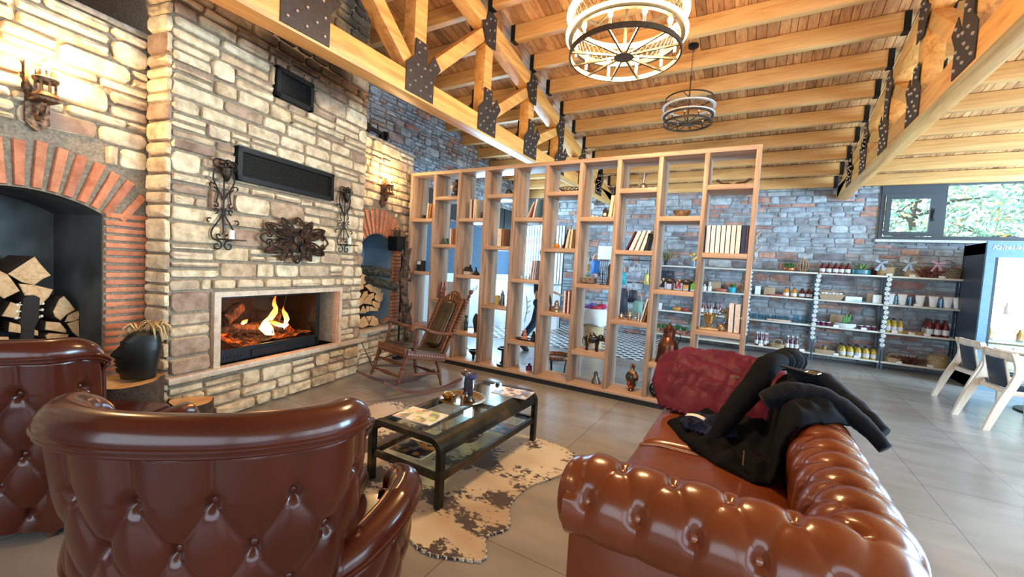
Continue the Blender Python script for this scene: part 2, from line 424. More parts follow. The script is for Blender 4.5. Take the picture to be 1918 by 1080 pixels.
# roof boards (each board its own island), both slopes
mb=MB(); x=-5.75
while x<7.4:
    w=random.choice((.07,.09,.11,.13))
    for sg in (1,-1):
        d=0; end=7.25 if sg>0 else 7.6
        while d<end:
            d2=min(end,d+random.uniform(1.4,3.6))
            if end-d2<.5: d2=end
            ya,yb=RIDGE_Y+sg*d,RIDGE_Y+sg*d2
            mb.add([(x+.003,ya,roofz(ya)),(x+w-.003,ya,roofz(ya)),(x+w-.003,yb-.002*sg,roofz(yb)),(x+.003,yb-.002*sg,roofz(yb)),
                    (x+.003,ya,roofz(ya)+.02),(x+w-.003,ya,roofz(ya)+.02),(x+w-.003,yb,roofz(yb)+.02),(x+.003,yb,roofz(yb)+.02)],
                   [(0,1,2,3),(4,5,6,7),(0,4,7,3),(1,5,6,2)])
            d=d2
    x+=w
ce = mb.build('ceiling', M_board, smooth=False, recalc=False, kind='structure')
R0=roofz(RIDGE_Y)+.03
mb=MB(); mb.add([(-5.9,RIDGE_Y,R0),(7.5,RIDGE_Y,R0),(7.5,10.6,roofz(10.6)+.03),(-5.9,10.6,roofz(10.6)+.03),(-5.9,-4.5,roofz(-4.5)+.03),(7.5,-4.5,roofz(-4.5)+.03)],[(0,1,2,3),(4,5,1,0)])
mb.build('roof_membrane', plain('dark_membrane',(.03,.025,.02),.9), ce, smooth=False)
# purlins
PUR=[9.93-.56*k for k in range(12)]
proto={}
k=0
for y in PUR:
    for (xa,xb,nm) in ((-5.58,-3.28,'left bay'),(-3.06,1.22,'middle bay'),(1.44,7.2,'right bay')):
        z0=roofz(y)-.20
        p=MB(); p.box(0,xb-xa,-.05,.05,0,.2,bev=.006)
        row=PUR.index(y)
        ordn=['nearest the back wall','second from the back wall','third from the back wall','fourth from the back wall','fifth from the back wall','sixth from the back wall','seventh from the back wall','eighth from the back wall','ninth from the back wall','tenth from the back wall','eleventh from the back wall','twelfth from the back wall','thirteenth from the back wall','fourteenth from the back wall','fifteenth from the back wall','sixteenth from the back wall'][row]
        o=p.build('roof_purlin', M_purl); o.location=(xa,y,z0)
        tag(o,f'knotty pine roof purlin of the {nm}, {ordn}','beam','pine purlins under the board ceiling')
        for xx in ((0,xb-xa) if nm=='middle bay' else ((xb-xa,) if nm=='left bay' else (0,))):
            h=MB(); h.box(xx-(.06 if xx else .0),xx+(.0 if xx else .06),-.058,.058,-.008,.2); h.build('joist_hanger', M_black, o, smooth=False)
# ------------------------------------------------------------------ trusses
BOLT=[]
BOLT_A=[(-.15,.06),(0,.06),(.15,.06),(-.08,.13),(.08,.13),(-.15,.2),(0,.2),(.15,.2),(-.05,.3),(.05,.3),(.13,.32),(.2,.4),(-.04,.42),(.04,.5),(-.04,.52)]
BOLT_B=[(-.05,-.32),(.05,-.28),(-.05,-.2),(.05,-.15),(-.05,-.06),(.05,-.03),(-.13,-.16)]
def truss(x0, x1, label):
    xc=(x0+x1)/2; w=x1-x0
    T=empty('roof_truss', label, 'truss', (xc,0,3.09), 0, 'bolted pine roof trusses')
    def Z(z): return z-3.09
    b=MB(); b.beam((0,-3.9,Z(3.20)),(0,10.02,Z(3.20)),w,.22,bev=.006); b.build('bottom_chord', M_beam, T)
    zt=lambda y: roofz(y)-.20-.0
    for ya in (9.95,-3.6):
        b=MB(); b.beam((0,RIDGE_Y,Z(zt(RIDGE_Y)-.12)),(0,ya,Z(zt(ya)-.12)),w,.2,bev=.006); b.build('top_chord', M_beam, T)
    J=[-.4,.8,1.96,3.2,4.42,5.6,6.7,7.8,8.8]
    for i,y in enumerate(J):
        ztop=zt(y)-.12
        b=MB(); b.box(-w*.42,w*.42,y-.085,y+.085,Z(3.3),Z(ztop),bev=.005); b.build('post', M_beam, T)
        for st in ([1] if y>RIDGE_Y else ([-1] if y<RIDGE_Y-.1 else [1,-1])):
            if 0<=i+st<len(J):
                y2=J[i+st]; b=MB(); b.beam((0,y+st*.06,Z(3.34)),(0,y2-st*.05,Z(zt(y2)-.2)),w*.8,.14,bev=.005); b.build('brace', M_beam, T)
        for sgn in (-1,1):
            xs=sgn*(w/2+.006)
            pl=MB(); py=[(y-.2,Z(3.11)),(y+.2,Z(3.11)),(y+.2,Z(3.36)),(y+.30,Z(3.50)),(y+.19,Z(3.60)),(y+.09,Z(3.44)),(y+.085,Z(3.66)),(y-.085,Z(3.66)),(y-.085,Z(3.5)),(y-.12,Z(3.46)),(y-.2,Z(3.38))]
            def side(poly,th=.008):
                n=len(poly); return ([(xs-th/2,a,c) for a,c in poly]+[(xs+th/2,a,c) for a,c in poly],[tuple(range(n-1,-1,-1)),tuple(range(n,2*n))]+[(q,(q+1)%n,n+(q+1)%n,n+q) for q in range(n)])
            pl.add(*side(py)); 
            tz=zt(y); 
            tp=[(y-.10,Z(tz-.38)),(y+.10,Z(tz-.38)),(y+.10,Z(tz+.02)),(y-.10,Z(tz+.06)),(y-.13,Z(tz-.1)),(y-.22,Z(tz-.16)),(y-.14,Z(tz-.28))]
            p1=pl.build('gusset_plate', M_plate, T, smooth=False)
            pt=MB(); pt.add(*side(tp)); p2=pt.build('gusset_plate', M_plate, T, smooth=False)
            if (sgn>0)==(x0<0) and y>1:
                for plate,z_,spots in ((p1,3.11,BOLT_A),(p2,tz,BOLT_B)):
                    for (a,c) in spots:
                        if not BOLT: BOLT.append(MB().lathe([(.015,0),(.015,.006),(.009,.014)],6).build('bolt', M_bolt, plate)); bo=BOLT[0]
                        else: bo=BOLT[0].copy(); COL.objects.link(bo); bo.parent=plate
                        bo.location=(xs+sgn*.003,y+a,Z(z_+c)); bo.rotation_euler=(0,sgn*pi/2,0)
    return T
truss(-3.27,-3.09,'orange pine roof truss crossing above the fireplace corner and bookcase, left one')
truss(1.23,1.41,'pine roof truss with dark gusset plates over the shop floor, right one')
# ================================================================== FIREPLACE (local frame: x along the wall, y into it)
CH_A = atan2(.98311,-.18302)
CH_P = (.98311*-3.4695, .18302*-3.4695, 0)
CH = TR(*CH_P) @ RZ(CH_A)
FP = empty('stone_fireplace','cream ashlar stone fireplace wall with projecting chimney breast and two brick arched niches','fireplace',CH_P,CH_A)
S0,S1,SB = 2.055,4.18,.253
DEEP=1.25
# cores in mortar
fx0,fx1,fz0,fz1 = 2.43,3.79,.45,1.045    # clear opening behind the travertine surround
mb=MB()
mb.box(S0,fx0,0.02,DEEP,0,5.2); mb.box(fx1,S1,.02,DEEP,0,5.2); mb.box(fx0,fx1,.02,DEEP,fz1,5.2); mb.box(fx0,fx1,.02,DEEP,0,fz0); mb.box(fx0,fx1,.75,DEEP,fz0,fz1)
mb.build('chimney_core', M_mortar, FP, smooth=False)
mb=MB()
g1=(2.545,3.64,2.045,2.33); g2=(2.90,3.325,2.885,3.16)
clip_course(mb,S0,S1,0,5.1,.02,None,wmin=.16,wmax=.38,hmin=.07,hmax=.19,gap=.019,depth=.034,
  holes=[rect_hole(fx0-.06,fx1+.05,.40,fz1+.06),rect_hole(S0-1,S1+1,.395,.455),rect_hole(*g1),rect_hole(*g2)])
mb.build('chimney_stonework', M_chim, FP)
mb=MB(TR(S0,0,0)@RZ(radians(90)))  # left return: local x -> +y of fireplace, -y -> ... faces -x side
# left return faces -s direction
mb=MB(TR(S0,SB,0)@RZ(radians(-90)))  # x runs toward room, -y -> -s
z=0
while z<5.1:
    h=random.uniform(.07,.17); one_stone(mb,.012,SB-.0,z+.008,min(5.1,z+h)-.008,0,.03); z+=h
mb.build('chimney_return_stonework', M_cream, FP)
# side sections
def arch_pts(cx,cz,R,a0,a1,n):
    return [(cx+R*cos(a0+(a1-a0)*i/n), cz+R*sin(a0+(a1-a0)*i/n)) for i in range(n+1)]
# left arch: through (1.796,1.63),(1.49,1.755) centre s=1.40
LC, LHW, LSP = 1.40-.02, .415, 1.64
LRISE=.115; LR=(LHW**2+LRISE**2)/(2*LRISE); LCZ=LSP+LRISE-LR
RC, RHW, RSP = 4.80, .345, 1.60
RRISE=.185; RR=(RHW**2+RRISE**2)/(2*RRISE); RCZ=RSP+RRISE-RR
def section(x0,x1,ztop,C,HW,SP,R,CZ,sill,niche_d,name,nmat,jambs,ow,oh):
    # front core with arched hole
    a1=math.asin(min(1,HW/R))
    arc=[(C+R*sin(a),CZ+R*cos(a)) for a in [(-a1+2*a1*i/16) for i in range(17)]]
    mb=MB(); y0=SB+.02; th=niche_d
    mb.box(x0,C-HW,y0,y0+th,0,ztop); mb.box(C+HW,x1,y0,y0+th,0,ztop); mb.box(C-HW,C+HW,y0,y0+th,0,sill)
    # above arch: strip pieces
    for i in range(16):
        (xa,za),(xb,zb)=arc[i],arc[i+1]
        mb.add([(xa,y0,za),(xb,y0,zb),(xb,y0,ztop),(xa,y0,ztop),(xa,y0+th,za),(xb,y0+th,zb),(xb,y0+th,ztop),(xa,y0+th,ztop)],[(0,1,2,3),(4,7,6,5),(0,4,5,1),(3,2,6,7)])
    mb.box(x0,x1,y0+th,DEEP-.05,0,ztop)
    mb.build(name+'_core', M_mortar, FP, smooth=False)
    # niche lining
    ln=MB()
    e=.006
    ln.box(C-HW-.0,C-HW+e,y0+.02,y0+th,sill,SP+.02); ln.box(C+HW-e,C+HW,y0+.02,y0+th,sill,SP+.02); ln.box(C-HW,C+HW,y0+th-e,y0+th,sill,SP+.0)
    ln.add([(x,y0+.02,z-e) for x,z in arc]+[(x,y0+th,z-e) for x,z in arc],[(i,i+1,18+i,17+i) for i in range(16)])
    ln.add([(x,y0+th-e,z) for x,z in arc]+[(C,y0+th-e,SP)],[(i,i+1,17) for i in range(16)])
    ln.build('niche_lining', nmat, FP, smooth=False)
    # bricks radial
    bk=MB(); nb=int(2*a1*(R+oh/2)/.083)
    ext=a1+.02
    def wedge(am,hw0,hw1,r0,r1,dz=0):
        pts=[]
        for (r,hw) in ((r0,hw0),(r1,hw1)):
            for sg in (-1,1):
                a=am; px=C+r*sin(a)+sg*hw*cos(a); pz=CZ+r*cos(a)-sg*hw*sin(a); pts.append((px,pz))
        jd=random.uniform(-.004,.004)
        (ax,az),(bx,bz),(cx_,cz_),(dx,dz_)=pts
        poly=[(ax,az),(bx,bz),(dx,dz_),(cx_,cz_)]
        cxm=sum(p[0] for p in poly)/4; czm=sum(p[1] for p in poly)/4
        vs=[(x,y0+.0,z) for x,z in poly]+[(x,y0-.014+jd,z) for x,z in poly]+[(cxm+(x-cxm)*.9,y0-.022+jd,czm+(z-czm)*.97) for x,z in poly]
        bk.add(vs,[(0,1,5,4),(1,2,6,5),(2,3,7,6),(3,0,4,7),(4,5,9,8),(5,6,10,9),(6,7,11,10),(7,4,8,11),(8,9,10,11)])
    for i in range(nb+1):
        a=-a1+2*a1*i/nb
        wedge(a,.021,.027,R+.008,R+oh*random.uniform(.93,1.03))
    # springer fan bricks
    for sg in (-1,1):
        for q,(da,rr) in enumerate(((.12,.72),(.24,.55))):
            if name=='left_niche' : wedge(sg*(a1+da*.9),.022,.024,R+.03+.16*q,R+oh*(.9+.05*q))
    # jamb bricks
    for sg in jambs:
        z=sill+.0; xa,xb=(C+HW,C+HW+ow) if sg>0 else (C-HW-ow,C-HW)
        while z<SP-.02:
            j=random.uniform(-.004,.004)
            bk.box(xa+.004+j,xb-.006+j,y0-.02+j,y0+.0,z+.007,z+.043,bev=.006); z+=.0535
    bk.build(name+'_bricks', M_brick, FP)
    st=MB()
    def hole(a,b,c,d):
        out=[(a,b,c,d)]
        zz=(c+d)/2
        # outer radius exclusion
        Ro=R+oh+.012
        ang=a1+.30 if name=='left_niche' else a1+.12
        if d>SP-.02:
            cut=[]
            for zq in (c,d):
                dz=zq-CZ
                if 0<dz<Ro: cut.append(sqrt(Ro*Ro-dz*dz))
            if cut:
                hw=min(max(cut), HW+ow+.1 if zz<SP+.12 else 9)
                out=rect_hole(C-hw,C+hw,-9,99)(a,b,c,d)
        if c<SP and sill-.03<zz:
            xl=C-HW-(ow if -1 in jambs else 0); xr=C+HW+(ow if 1 in jambs else 0)
            out=[t for s in out for t in rect_hole(xl-.005,xr+.005,-9,99)(*s)]
        return out
    clip_course(st,x0,x1,0,ztop,y0,None,wmin=.14,wmax=.38,hmin=.06,hmax=.18,gap=.017,depth=.034,holes=[hole])
    st.build(name+'_stonework', M_cream, FP)
    lg=MB(); lg.box(x0-.01,x1+.02,y0-.045,y0+.3,ztop,ztop+.035,bev=.006); lg.build('ledge_slab', plain('weathered_ledge',(.30,.27,.22),.8,var=.3,scale=14), FP)
section(-.6,S0-.003,2.965,LC,LHW,LSP,LR,LCZ,.28,.62,'left_niche',plain('charcoal_plaster',(.085,.09,.085),.9,var=.35,scale=3),(-1,1),.26,.30)
section(S1+.003,5.58,3.03,RC,RHW,RSP,RR,RCZ,.47,.50,'right_niche',plain('blue_grey_plaster',(.16,.26,.36),.85,var=.1,scale=3),(1,),.33,.345)  # blue daylight on the niche plaster is put into its colour
# right niche shelf slab
mb=MB(); mb.box(S1+.01,RC+RHW+.03,SB-.09,SB+.45,.43,.472,bev=.008); mb.build('niche_shelf_slab', M_trav, FP)
# travertine surround and hearth
mb=MB(); 
mb.box(fx0-.055,fx0,-.03,.05,.45,fz1+.045); mb.box(fx1,fx1+.04,-.03,.30,.45,fz1+.045); mb.box(fx0,fx1,-.03,.30,fz1,fz1+.045); mb.box(fx0-.002,fx0,0,.3,.45,fz1)
mb.box(fx1-.004,fx1,0,.3,.45,fz1)
mb.build('surround', M_trav, FP, smooth=False)
mb=MB(); mb.box(S0-.03,S1+.06,-.06,.35,.40,.45,bev=.006); mb.build('hearth_slab', M_trav, FP)
# grilles
def grille(x0,x1,z0,z1,nm):
    mb=MB(); f=.04; y=-.035
    mb.box(x0,x1,y,.03,z0,z0+f); mb.box(x0,x1,y,.03,z1-f,z1); mb.box(x0,x0+f,y,.03,z0,z1); mb.box(x1-f,x1,y,.03,z0,z1); mb.box(x0,x1,.02,.03,z0,z1)
    g=mb.build('vent_grille', M_black, FP, smooth=False)
    s=MB(); z=z0+f+.008
    while z<z1-f-.004:
        s.add([(x0+f,-.028,z),(x1-f,-.028,z),(x1-f,-.01,z+.012),(x0+f,-.01,z+.012),(x0+f,-.028,z-.0015),(x1-f,-.028,z-.0015),(x1-f,-.01,z+.0105),(x0+f,-.01,z+.0105)],[(0,1,2,3),(7,6,5,4),(0,1,5,4)]); z+=.0165
    s.build('slats', plain('grille_slat',(.035,.035,.033),.5,.4), g, smooth=False)
grille(*g1,'w'); grille(*g2,'n')
# firebox insert
IX0,IX1=2.445,3.60
ins=MB(); y=.10
ins.box(fx0,IX0,y,.72,fz0,fz1); ins.box(IX1,fx1-.19,y,.72,fz0,fz1)
ins.box(fx0,IX1+.01,.70,.74,fz0,fz1); ins.box(fx0,IX1,y+.02,.72,fz0,fz0+.10); ins.box(fx0,IX1,y+.02,.72,fz1-.02,fz1)
ib=ins.build('firebox', plain('soot_iron',(.02,.014,.01),.9), FP, smooth=False)
mb=MB(); mb.box(fx0,IX1,y-.01,y+.02,fz0,fz0+.085); mb.box(fx0,IX1,y-.02,y,fz0+.085,fz0+.115); mb.box(fx0,fx0+.02,y-.01,y+.02,fz0+.1,fz1); mb.box(IX1-.035,IX1,y-.01,y+.02,fz0,fz1); mb.box(fx0,IX1,y-.01,y+.02,fz1-.028,fz1)
mb.box(IX1-.001,IX1+.02,y-.01,.3,fz0,fz1)
dr=mb.build('firebox_door', M_black, FP, smooth=False)
mb=MB()
for k in range(7): mb.box(2.50+k*.033,2.512+k*.033,y-.013,y-.009,.48,.505); mb.box(3.30+k*.033,3.312+k*.033,y-.013,y-.009,.48,.505)
mb.build('air_slots', plain('slot_black',(.003,.003,.003),.9), dr, smooth=False)
mb=MB(); mb.box(2.80,3.17,y-.022,y-.01,.468,.528); mb.build('nameplate', plain('nameplate_black',(.03,.03,.03),.3,.5), dr, smooth=False)
MB().box(fx0+.02,IX1-.035,y+.004,y+.010,fz0+.115,fz1-.028).build('door_glass', glassmat('fire_glass',(.93,.86,.8),.07), dr, smooth=False)
# embers bed, burning logs, flames
t=NT('ember'); v=t.noise(t.coord(),22,5,.7); v2=t.noise(t.coord(),4,2)
t.set(col=(.02,.01,.008), rough=.9, emc=t.ramp(v,[(.45,(.05,.004,0)),(.58,(.9,.12,.01)),(.75,(1,.45,.08))]), ems=t.math('MULTIPLY',t.ramp(t.math('MULTIPLY',v,v2),[(.2,(0,0,0)),(.42,(1,1,1))]),1.6), normal=t.bump(v,1,.02)); M_ember=t.m
mb=MB()
def bed(u,w): 
    x=fx0+.02+u*(IX1-fx0-.05); yy=.14+w*.54
    return (x,yy,fz0+.105+.10*w+.05*noise.noise(Vector((x*9,yy*9,0)))+.05*noise.noise(Vector((x*3,yy*5,4)))+(.10*max(0,1-abs(u-.08)*6)))
mb.grid(bed,60,20); e=mb.build('ember_bed', M_ember); e.location=CH_P; e.rotation_euler=(0,0,CH_A); tag(e,'glowing orange ember bed under the burning logs','embers',kind='stuff')
t=NT('charred_log'); v=t.noise(t.coord('Object',(9,9,3)),3,5,.7)
t.set(col=t.ramp(v,[(.4,(.012,.008,.006)),(.62,(.16,.07,.04))]), rough=.95, emc=(1,.18,.02), ems=t.ramp(v,[(.60,(0,0,0)),(.72,(.9,.9,.9))]), normal=t.bump(v,1,.02)); M_char=t.m
def rough_log(p,q,r,n=10,seed=0,split=False):
    mb=MB(); P=Vector(p);Q=Vector(q); k=9
    MM=align(p,q); L=(Q-P).length
    def fn(u,w):
        a=2*pi*w; rr=r*(1+.22*noise.noise(Vector((cos(a)*1.6+seed,sin(a)*1.6,u*3))))
        if u in(0,1): rr*=.96
        return (rr*cos(a)*(.72 if split else 1),rr*sin(a),u*L)
    mb.grid(fn,k,14,MM,cv=True)
    mb.add([MM@Vector(fn(0,j/14)) for j in range(14)],[tuple(range(13,-1,-1))]); mb.add([MM@Vector(fn(1,j/14)) for j in range(14)],[tuple(range(14))])
    return mb
for (p,q,r,l) in (((2.62,.34,.72),(3.45,.42,.60),.05,'long charred log lying across the embers, glowing at the right end'),
                ((2.68,.30,.78),(2.95,.46,.88),.06,'dark charred log leaning at the left of the fire'),
                ((3.12,.25,.62),(3.42,.45,.80),.035,'thin burning log leaning inside the flames'),
                ((2.95,.5,.66),(3.5,.52,.64),.05,'charred log at the back of the firebox')):
    o=rough_log(p,q,r,seed=p[0]*7).build('burning_log', M_char); o.location=CH_P; o.rotation_euler=(0,0,CH_A); tag(o,l,'log','logs in the fire')
t=NT('flame'); 
z=t.n('ShaderNodeSeparateXYZ',{0:t.coord('Generated')}).outputs[2]
t.set(col=(0,0,0), emc=t.ramp(z,[(0,(1,.75,.35)),(.5,(1,.42,.07)),(1,(1,.16,.02))]), ems=t.ramp(z,[(0,(9,9,9)),(.55,(4.5,4.5,4.5)),(1,(1.0,1.0,1.0))])); M_flame=t.m
def flame(x,y,z,pts,lab):
    mb=MB()
    P=[(x+a,y+.03*sin(7*c),z+c) for a,c,_ in pts]; mb.tube(P,[r for _,_,r in pts],10,flat=.55)
    o=mb.build('flame',M_flame); o.location=CH_P; o.rotation_euler=(0,0,CH_A); tag(o,lab,'flame','flames of the fire')
flame(3.12,.24,.60,[(.05,0,.008),(.0,.04,.05),(-.04,.09,.06),(-.02,.13,.035),(.03,.17,.028),(.08,.23,.03),(.09,.27,.02),(.065,.31,.02),(.06,.36,.012),(.07,.40,.003)],'tall bright flame in the middle of the fire')
flame(3.36,.30,.66,[(-.02,-.03,.004),(.0,.02,.015),(.03,.07,.03),(.015,.12,.028),(-.01,.17,.015),(-.005,.21,.003)],'small flame at the right of the fire')
flame(3.12,.22,.72,[(-.02,.03,.012),(.04,.0,.022),(.1,-.025,.022),(.16,-.04,.02),(.2,-.03,.008)],'flame licking sideways along the thin log')
flame(2.86,.3,.74,[(0,0,.006),(.02,.01,.02),(.05,.02,.018),(.07,.035,.004)],'small orange flicker left of the tall flame')
l=bpy.data.lights.new('fire_light','POINT'); l.energy=9; l.color=(1,.35,.08); l.shadow_soft_size=.12
lo=bpy.data.objects.new('fire_light',l); COL.objects.link(lo); lo.location=CH@Vector((3.1,.2,.85))
# ------------------------------------------------------------------ bookcase
BK=empty('open_bookcase','tall open wooden shelf divider of ten staggered bays between lounge and shop','bookcase',(0,0,0))
YB0,YB1=4.62,4.98
PX=[-4.55+.4475*k for k in range(11)]
UW=.045
mb=MB(); mb.box(PX[0],PX[-1]+UW,YB0,YB1,2.70,2.745,bev=.003); mb.build('top_board', M_shelfh, BK)
for k,x in enumerate(PX):
    mb=MB(); mb.box(x,x+UW,YB0,YB1,.10,2.70,bev=.003); mb.build('upright', M_shelfw, BK)
mb=MB(); mb.box(PX[0],PX[-1]+UW,YB0,YB1,.06,.10,bev=.003); mb.build('bottom_board', M_shelfh, BK)
mb=MB(); mb.box(PX[0]+.01,PX[-1]+UW-.01,YB0+.02,YB1-.02,0,.06); mb.build('plinth', plain('navy_black_plinth',(.015,.02,.028),.5), BK, smooth=False)
EV=(2.33,1.65,.86); OD=(2.02,1.24,.44)
SH={}
for b in range(1,11):
    for z in (EV if b%2==0 else OD):
        x0=PX[b-1]+UW; x1=PX[b]
        mb=MB(); mb.box(x0,x1,YB0,YB1,z,z+.05,bev=.003); mb.build('shelf', M_shelfh, BK)
    SH[b]=[z+.05 for z in (EV if b%2==0 else OD)]+[.10]
# ------------------------------------------------------------------ sconces
M_rust=plain('rusted_bronze',(.22,.11,.05),.55,.55,var=.5,scale=40,bump=.3)
BULB=emis('warm_bulb',(1,.72,.38),28)
def sconce(s,z,label,pw):
    T=empty('wall_sconce',label,'wall lamp',CH@Vector((s,SB-.01,z)),CH_A,'bronze wall lanterns beside the chimney')
    mb=MB(); mb.prism([(-.055,-.24),(-.03,-.27),(0,-.29),(.03,-.27),(.055,-.24),(.055,.12),(-.055,.12)],0,.018,RX(pi/2)@TR(0,0,-.012)); mb.box(-.05,.05,-.15,.0,-.115,-.10); mb.tube([(0,-.01,-.22),(0,-.05,-.19),(0,-.08,-.12)],.014,6); mb.build('bracket',M_rust,T)
    mb=MB(TR(0,-.095,-.1)); mb.lathe([(.05,0),(.062,.012),(.055,.03),(.05,.034)],14); mb.lathe([(.05,.095),(.058,.105),(.06,.12),(.045,.13)],14)
    for k in range(8): mb.cyl(.007,.03,.1,6,RZ(k*pi/4)@TR(.045,0,0))
    for k in range(10): mb.box(.038,.045,-.006,.006,.13,.165,M=RZ(k*2*pi/10))
    mb.build('lantern_body',M_rust,T)
    MB(TR(0,-.095,0)).lathe([(.03,.03),(.034,.06),(.03,.11),(.022,.13)],12).build('glass_chimney',glassmat('lamp_glass',(1,.97,.9),.1),T)
    MB(TR(0,-.095,.085)).ball((0,0,0),.019,10,(1,1,1.5)).build('bulb',BULB,T)
    l=bpy.data.lights.new('sconce_light','POINT'); l.energy=pw; l.color=(1,.66,.30); l.shadow_soft_size=.04
    lo=bpy.data.objects.new('sconce_light',l); COL.objects.link(lo); lo.parent=T; lo.location=(0,-.16,.13)
sconce(1.452,2.40,'bronze lantern wall lamp above the large brick arch on the left',20)
sconce(4.853,2.445,'bronze lantern wall lamp above the small brick arch by the bookcase',14)
# ------------------------------------------------------------------ chandeliers
M_gun=plain('aged_gunmetal',(.10,.085,.065),.4,.75)
M_led=emis('led_band',(1,.72,.36),4)
def chandelier(loc,R,ztop,label,lit):
    T=empty('chandelier',label,'chandelier',loc,0,'round iron chandeliers hanging from the roof')
    k=R/.42
    def ring(r,z,h,wd,n=48): return MB().lathe([(r-wd,z),(r,z),(r,z+h),(r-wd,z+h),(r-wd,z)],n,cap=False)
    ring(R,0,.035*k,.014*k).build('lower_ring',M_gun,T)
    ring(R+.012*k,.125*k,.04*k,.03*k).build('middle_ring',M_gun,T)
    ring(R-.01*k,.44*k,.025*k,.012*k).build('upper_ring',M_gun,T)
    b=ring(R+.035*k,.15*k,.016*k,.05*k); b.build('lower_light_ring',M_led if lit else M_white,T)
    b=ring(R+.035*k,.30*k,.016*k,.05*k); b.build('upper_light_ring',M_led if lit else M_white,T)
    # lattice band
    lb=MB(); n=26; r=R-.012*k; z0,z1=.165*k,.30*k; hh=(z1-z0)
    for i in range(n):
        a=2*pi*i/n; da=2*pi/n
        def P(aa,zz): return (r*cos(aa),r*sin(aa),z0+hh*zz)
        for seg in (((a,0),(a+da*.5,.5),(a+da,1)),((a,1),(a+da*.5,.5),(a+da,0)),((a,.5),(a+da*.25,.75),(a+da*.5,1)),((a,.5),(a+da*.25,.25),(a+da*.5,0)),((a+da*.5,1),(a+da,.5)),((a+da*.5,0),(a+da,.5))):
            lb.tube([P(*q) for q in seg],.0028*k,4,cap=False)
    lb.build('lattice_band',M_gun,T)
    mb=MB(); mb.lathe([(.0,0),(.075*k,0),(.075*k,.02*k),(.05*k,.03*k),(.0,.03*k)],20,cap=False)
    mb.build('hub',M_gun,T)
    for i in range(12):
        a=2*pi*i/12
        MB().beam((.06*k*cos(a),.06*k*sin(a),.013*k),((R-.008*k)*cos(a),(R-.008*k)*sin(a),.017*k),.014*k,.014*k).build('spoke',M_gun,T,smooth=False)
    MB().cyl(.012*k,.02*k,ztop*.62,10).build('stem',M_gun,T)
    for i in range(3):
        a=2*pi*i/3+.4
        MB().tube([((R-.02*k)*cos(a),(R-.02*k)*sin(a),.45*k),(.02*cos(a),.02*sin(a),.45*k+.02)],.008*k,6).build('upper_arm',M_gun,T)
    for i in range(10):
        a=2*pi*(i+.5)/10; x,y=(R-.05*k)*cos(a),(R-.05*k)*sin(a)
        c=MB(TR(x,y,0)); c.cyl(.011*k,.02*k,.10*k,10); cc=c.build('candle_sleeve',plain('cream_sleeve',(.7,.6,.42),.5) if lit else M_gun,T)
        MB(TR(x,y,.135*k)).lathe([(.007*k,-.035*k),(.017*k,-.01*k),(.018*k,.012*k),(.010*k,.035*k),(.0,.048*k)],10).build('bulb',emis('chandelier_bulb',(1,.74,.38),26) if lit else plain('unlit_bulb',(.6,.55,.45),.2),cc)
    ch=MB(); z=ztop*.62
    while z<ztop-.04: ch.tube([(.008*cos(q*pi/3),0,z+.014+.016*sin(q*pi/3)) for q in range(6)],.0022,4,closed=True,M=RZ(z*31)); z+=.026
    ch.build('chain',M_gun,T)
    MB().lathe([(.0,ztop-.05),(.035,ztop-.05),(.065,ztop-.03),(.065,ztop),(0,ztop)],20,cap=False).build('canopy',M_black,T)
    if lit:
        for i in range(3):
            a=2*pi*i/3
            l=bpy.data.lights.new('chandelier_light','POINT'); l.energy=62; l.color=(1,.68,.34); l.shadow_soft_size=.10
            lo=bpy.data.objects.new('chandelier_light',l); COL.objects.link(lo); lo.parent=T; lo.location=(.2*cos(a),.2*sin(a),.1)
chandelier((-1.0,3.22,3.10),.42,roofz(3.22)-3.13-.22,'large lit chandelier with glowing rings and candle bulbs above the coffee table',True)
chandelier((-.91,5.85,3.42),.30,roofz(5.85)-3.42,'small unlit black chandelier hanging above the shelf divider',False)
# ================================================================== LEATHER
def leather(name, c1, c2, rough=.24):
    t=NT(name); v=t.noise(t.coord(),3.0,2,.5); f=t.noise(t.coord(),160,3,.6)
    t.set(col=t.ramp(v,[(.3,c1),(.7,c2)]), rough=rough, coat=.2, coatr=.08, spec=.38, normal=t.bump(f,.06,.002)); return t.m
M_lea=leather('chestnut_leather',(.125,.027,.008),(.17,.041,.012))
M_lea_shaded=leather('dark_chestnut_leather',(.048,.0085,.0038),(.070,.014,.006),.22)  # same leather as the sofa, darkened in colour for the armchairs' shade
M_cord=plain('leather_piping',(.20,.06,.025),.35)
def tuft(u,v,du,dv,H,e=.30):
    p=u/du+v/(2*dv); q=u/du-v/(2*dv)
    h=fold(pi*p,e)*fold(pi*q,e)
    dp=(p-round(p))*du; dq=(q-round(q))*du
    return H*(h-.9*math.exp(-(dp*dp+dq*dq)/.0006))
def surf(mb, base, U, V, hfun, sg=-1):
    P=[[Vector(base(u,v)) for v in V] for u in U]; nu,nv=len(U),len(V)
    out=[]; N=[]
    for i in range(nu):
        for j in range(nv):
            a=P[max(i-1,0)][j]; b=P[min(i+1,nu-1)][j]; c=P[i][max(j-1,0)]; d=P[i][min(j+1,nv-1)]
            n=(b-a).cross(d-c)
            n=n.normalized() if n.length>1e-12 else Vector((0,0,1))
            out.append(P[i][j]+n*hfun(U[i],V[j])*sg)
    mb.add(out,[(i*nv+j,(i+1)*nv+j,(i+1)*nv+j+1,i*nv+j+1) for i in range(nu-1) for j in range(nv-1)])
def lin(a,b,n): return [a+(b-a)*i/n for i in range(n+1)]
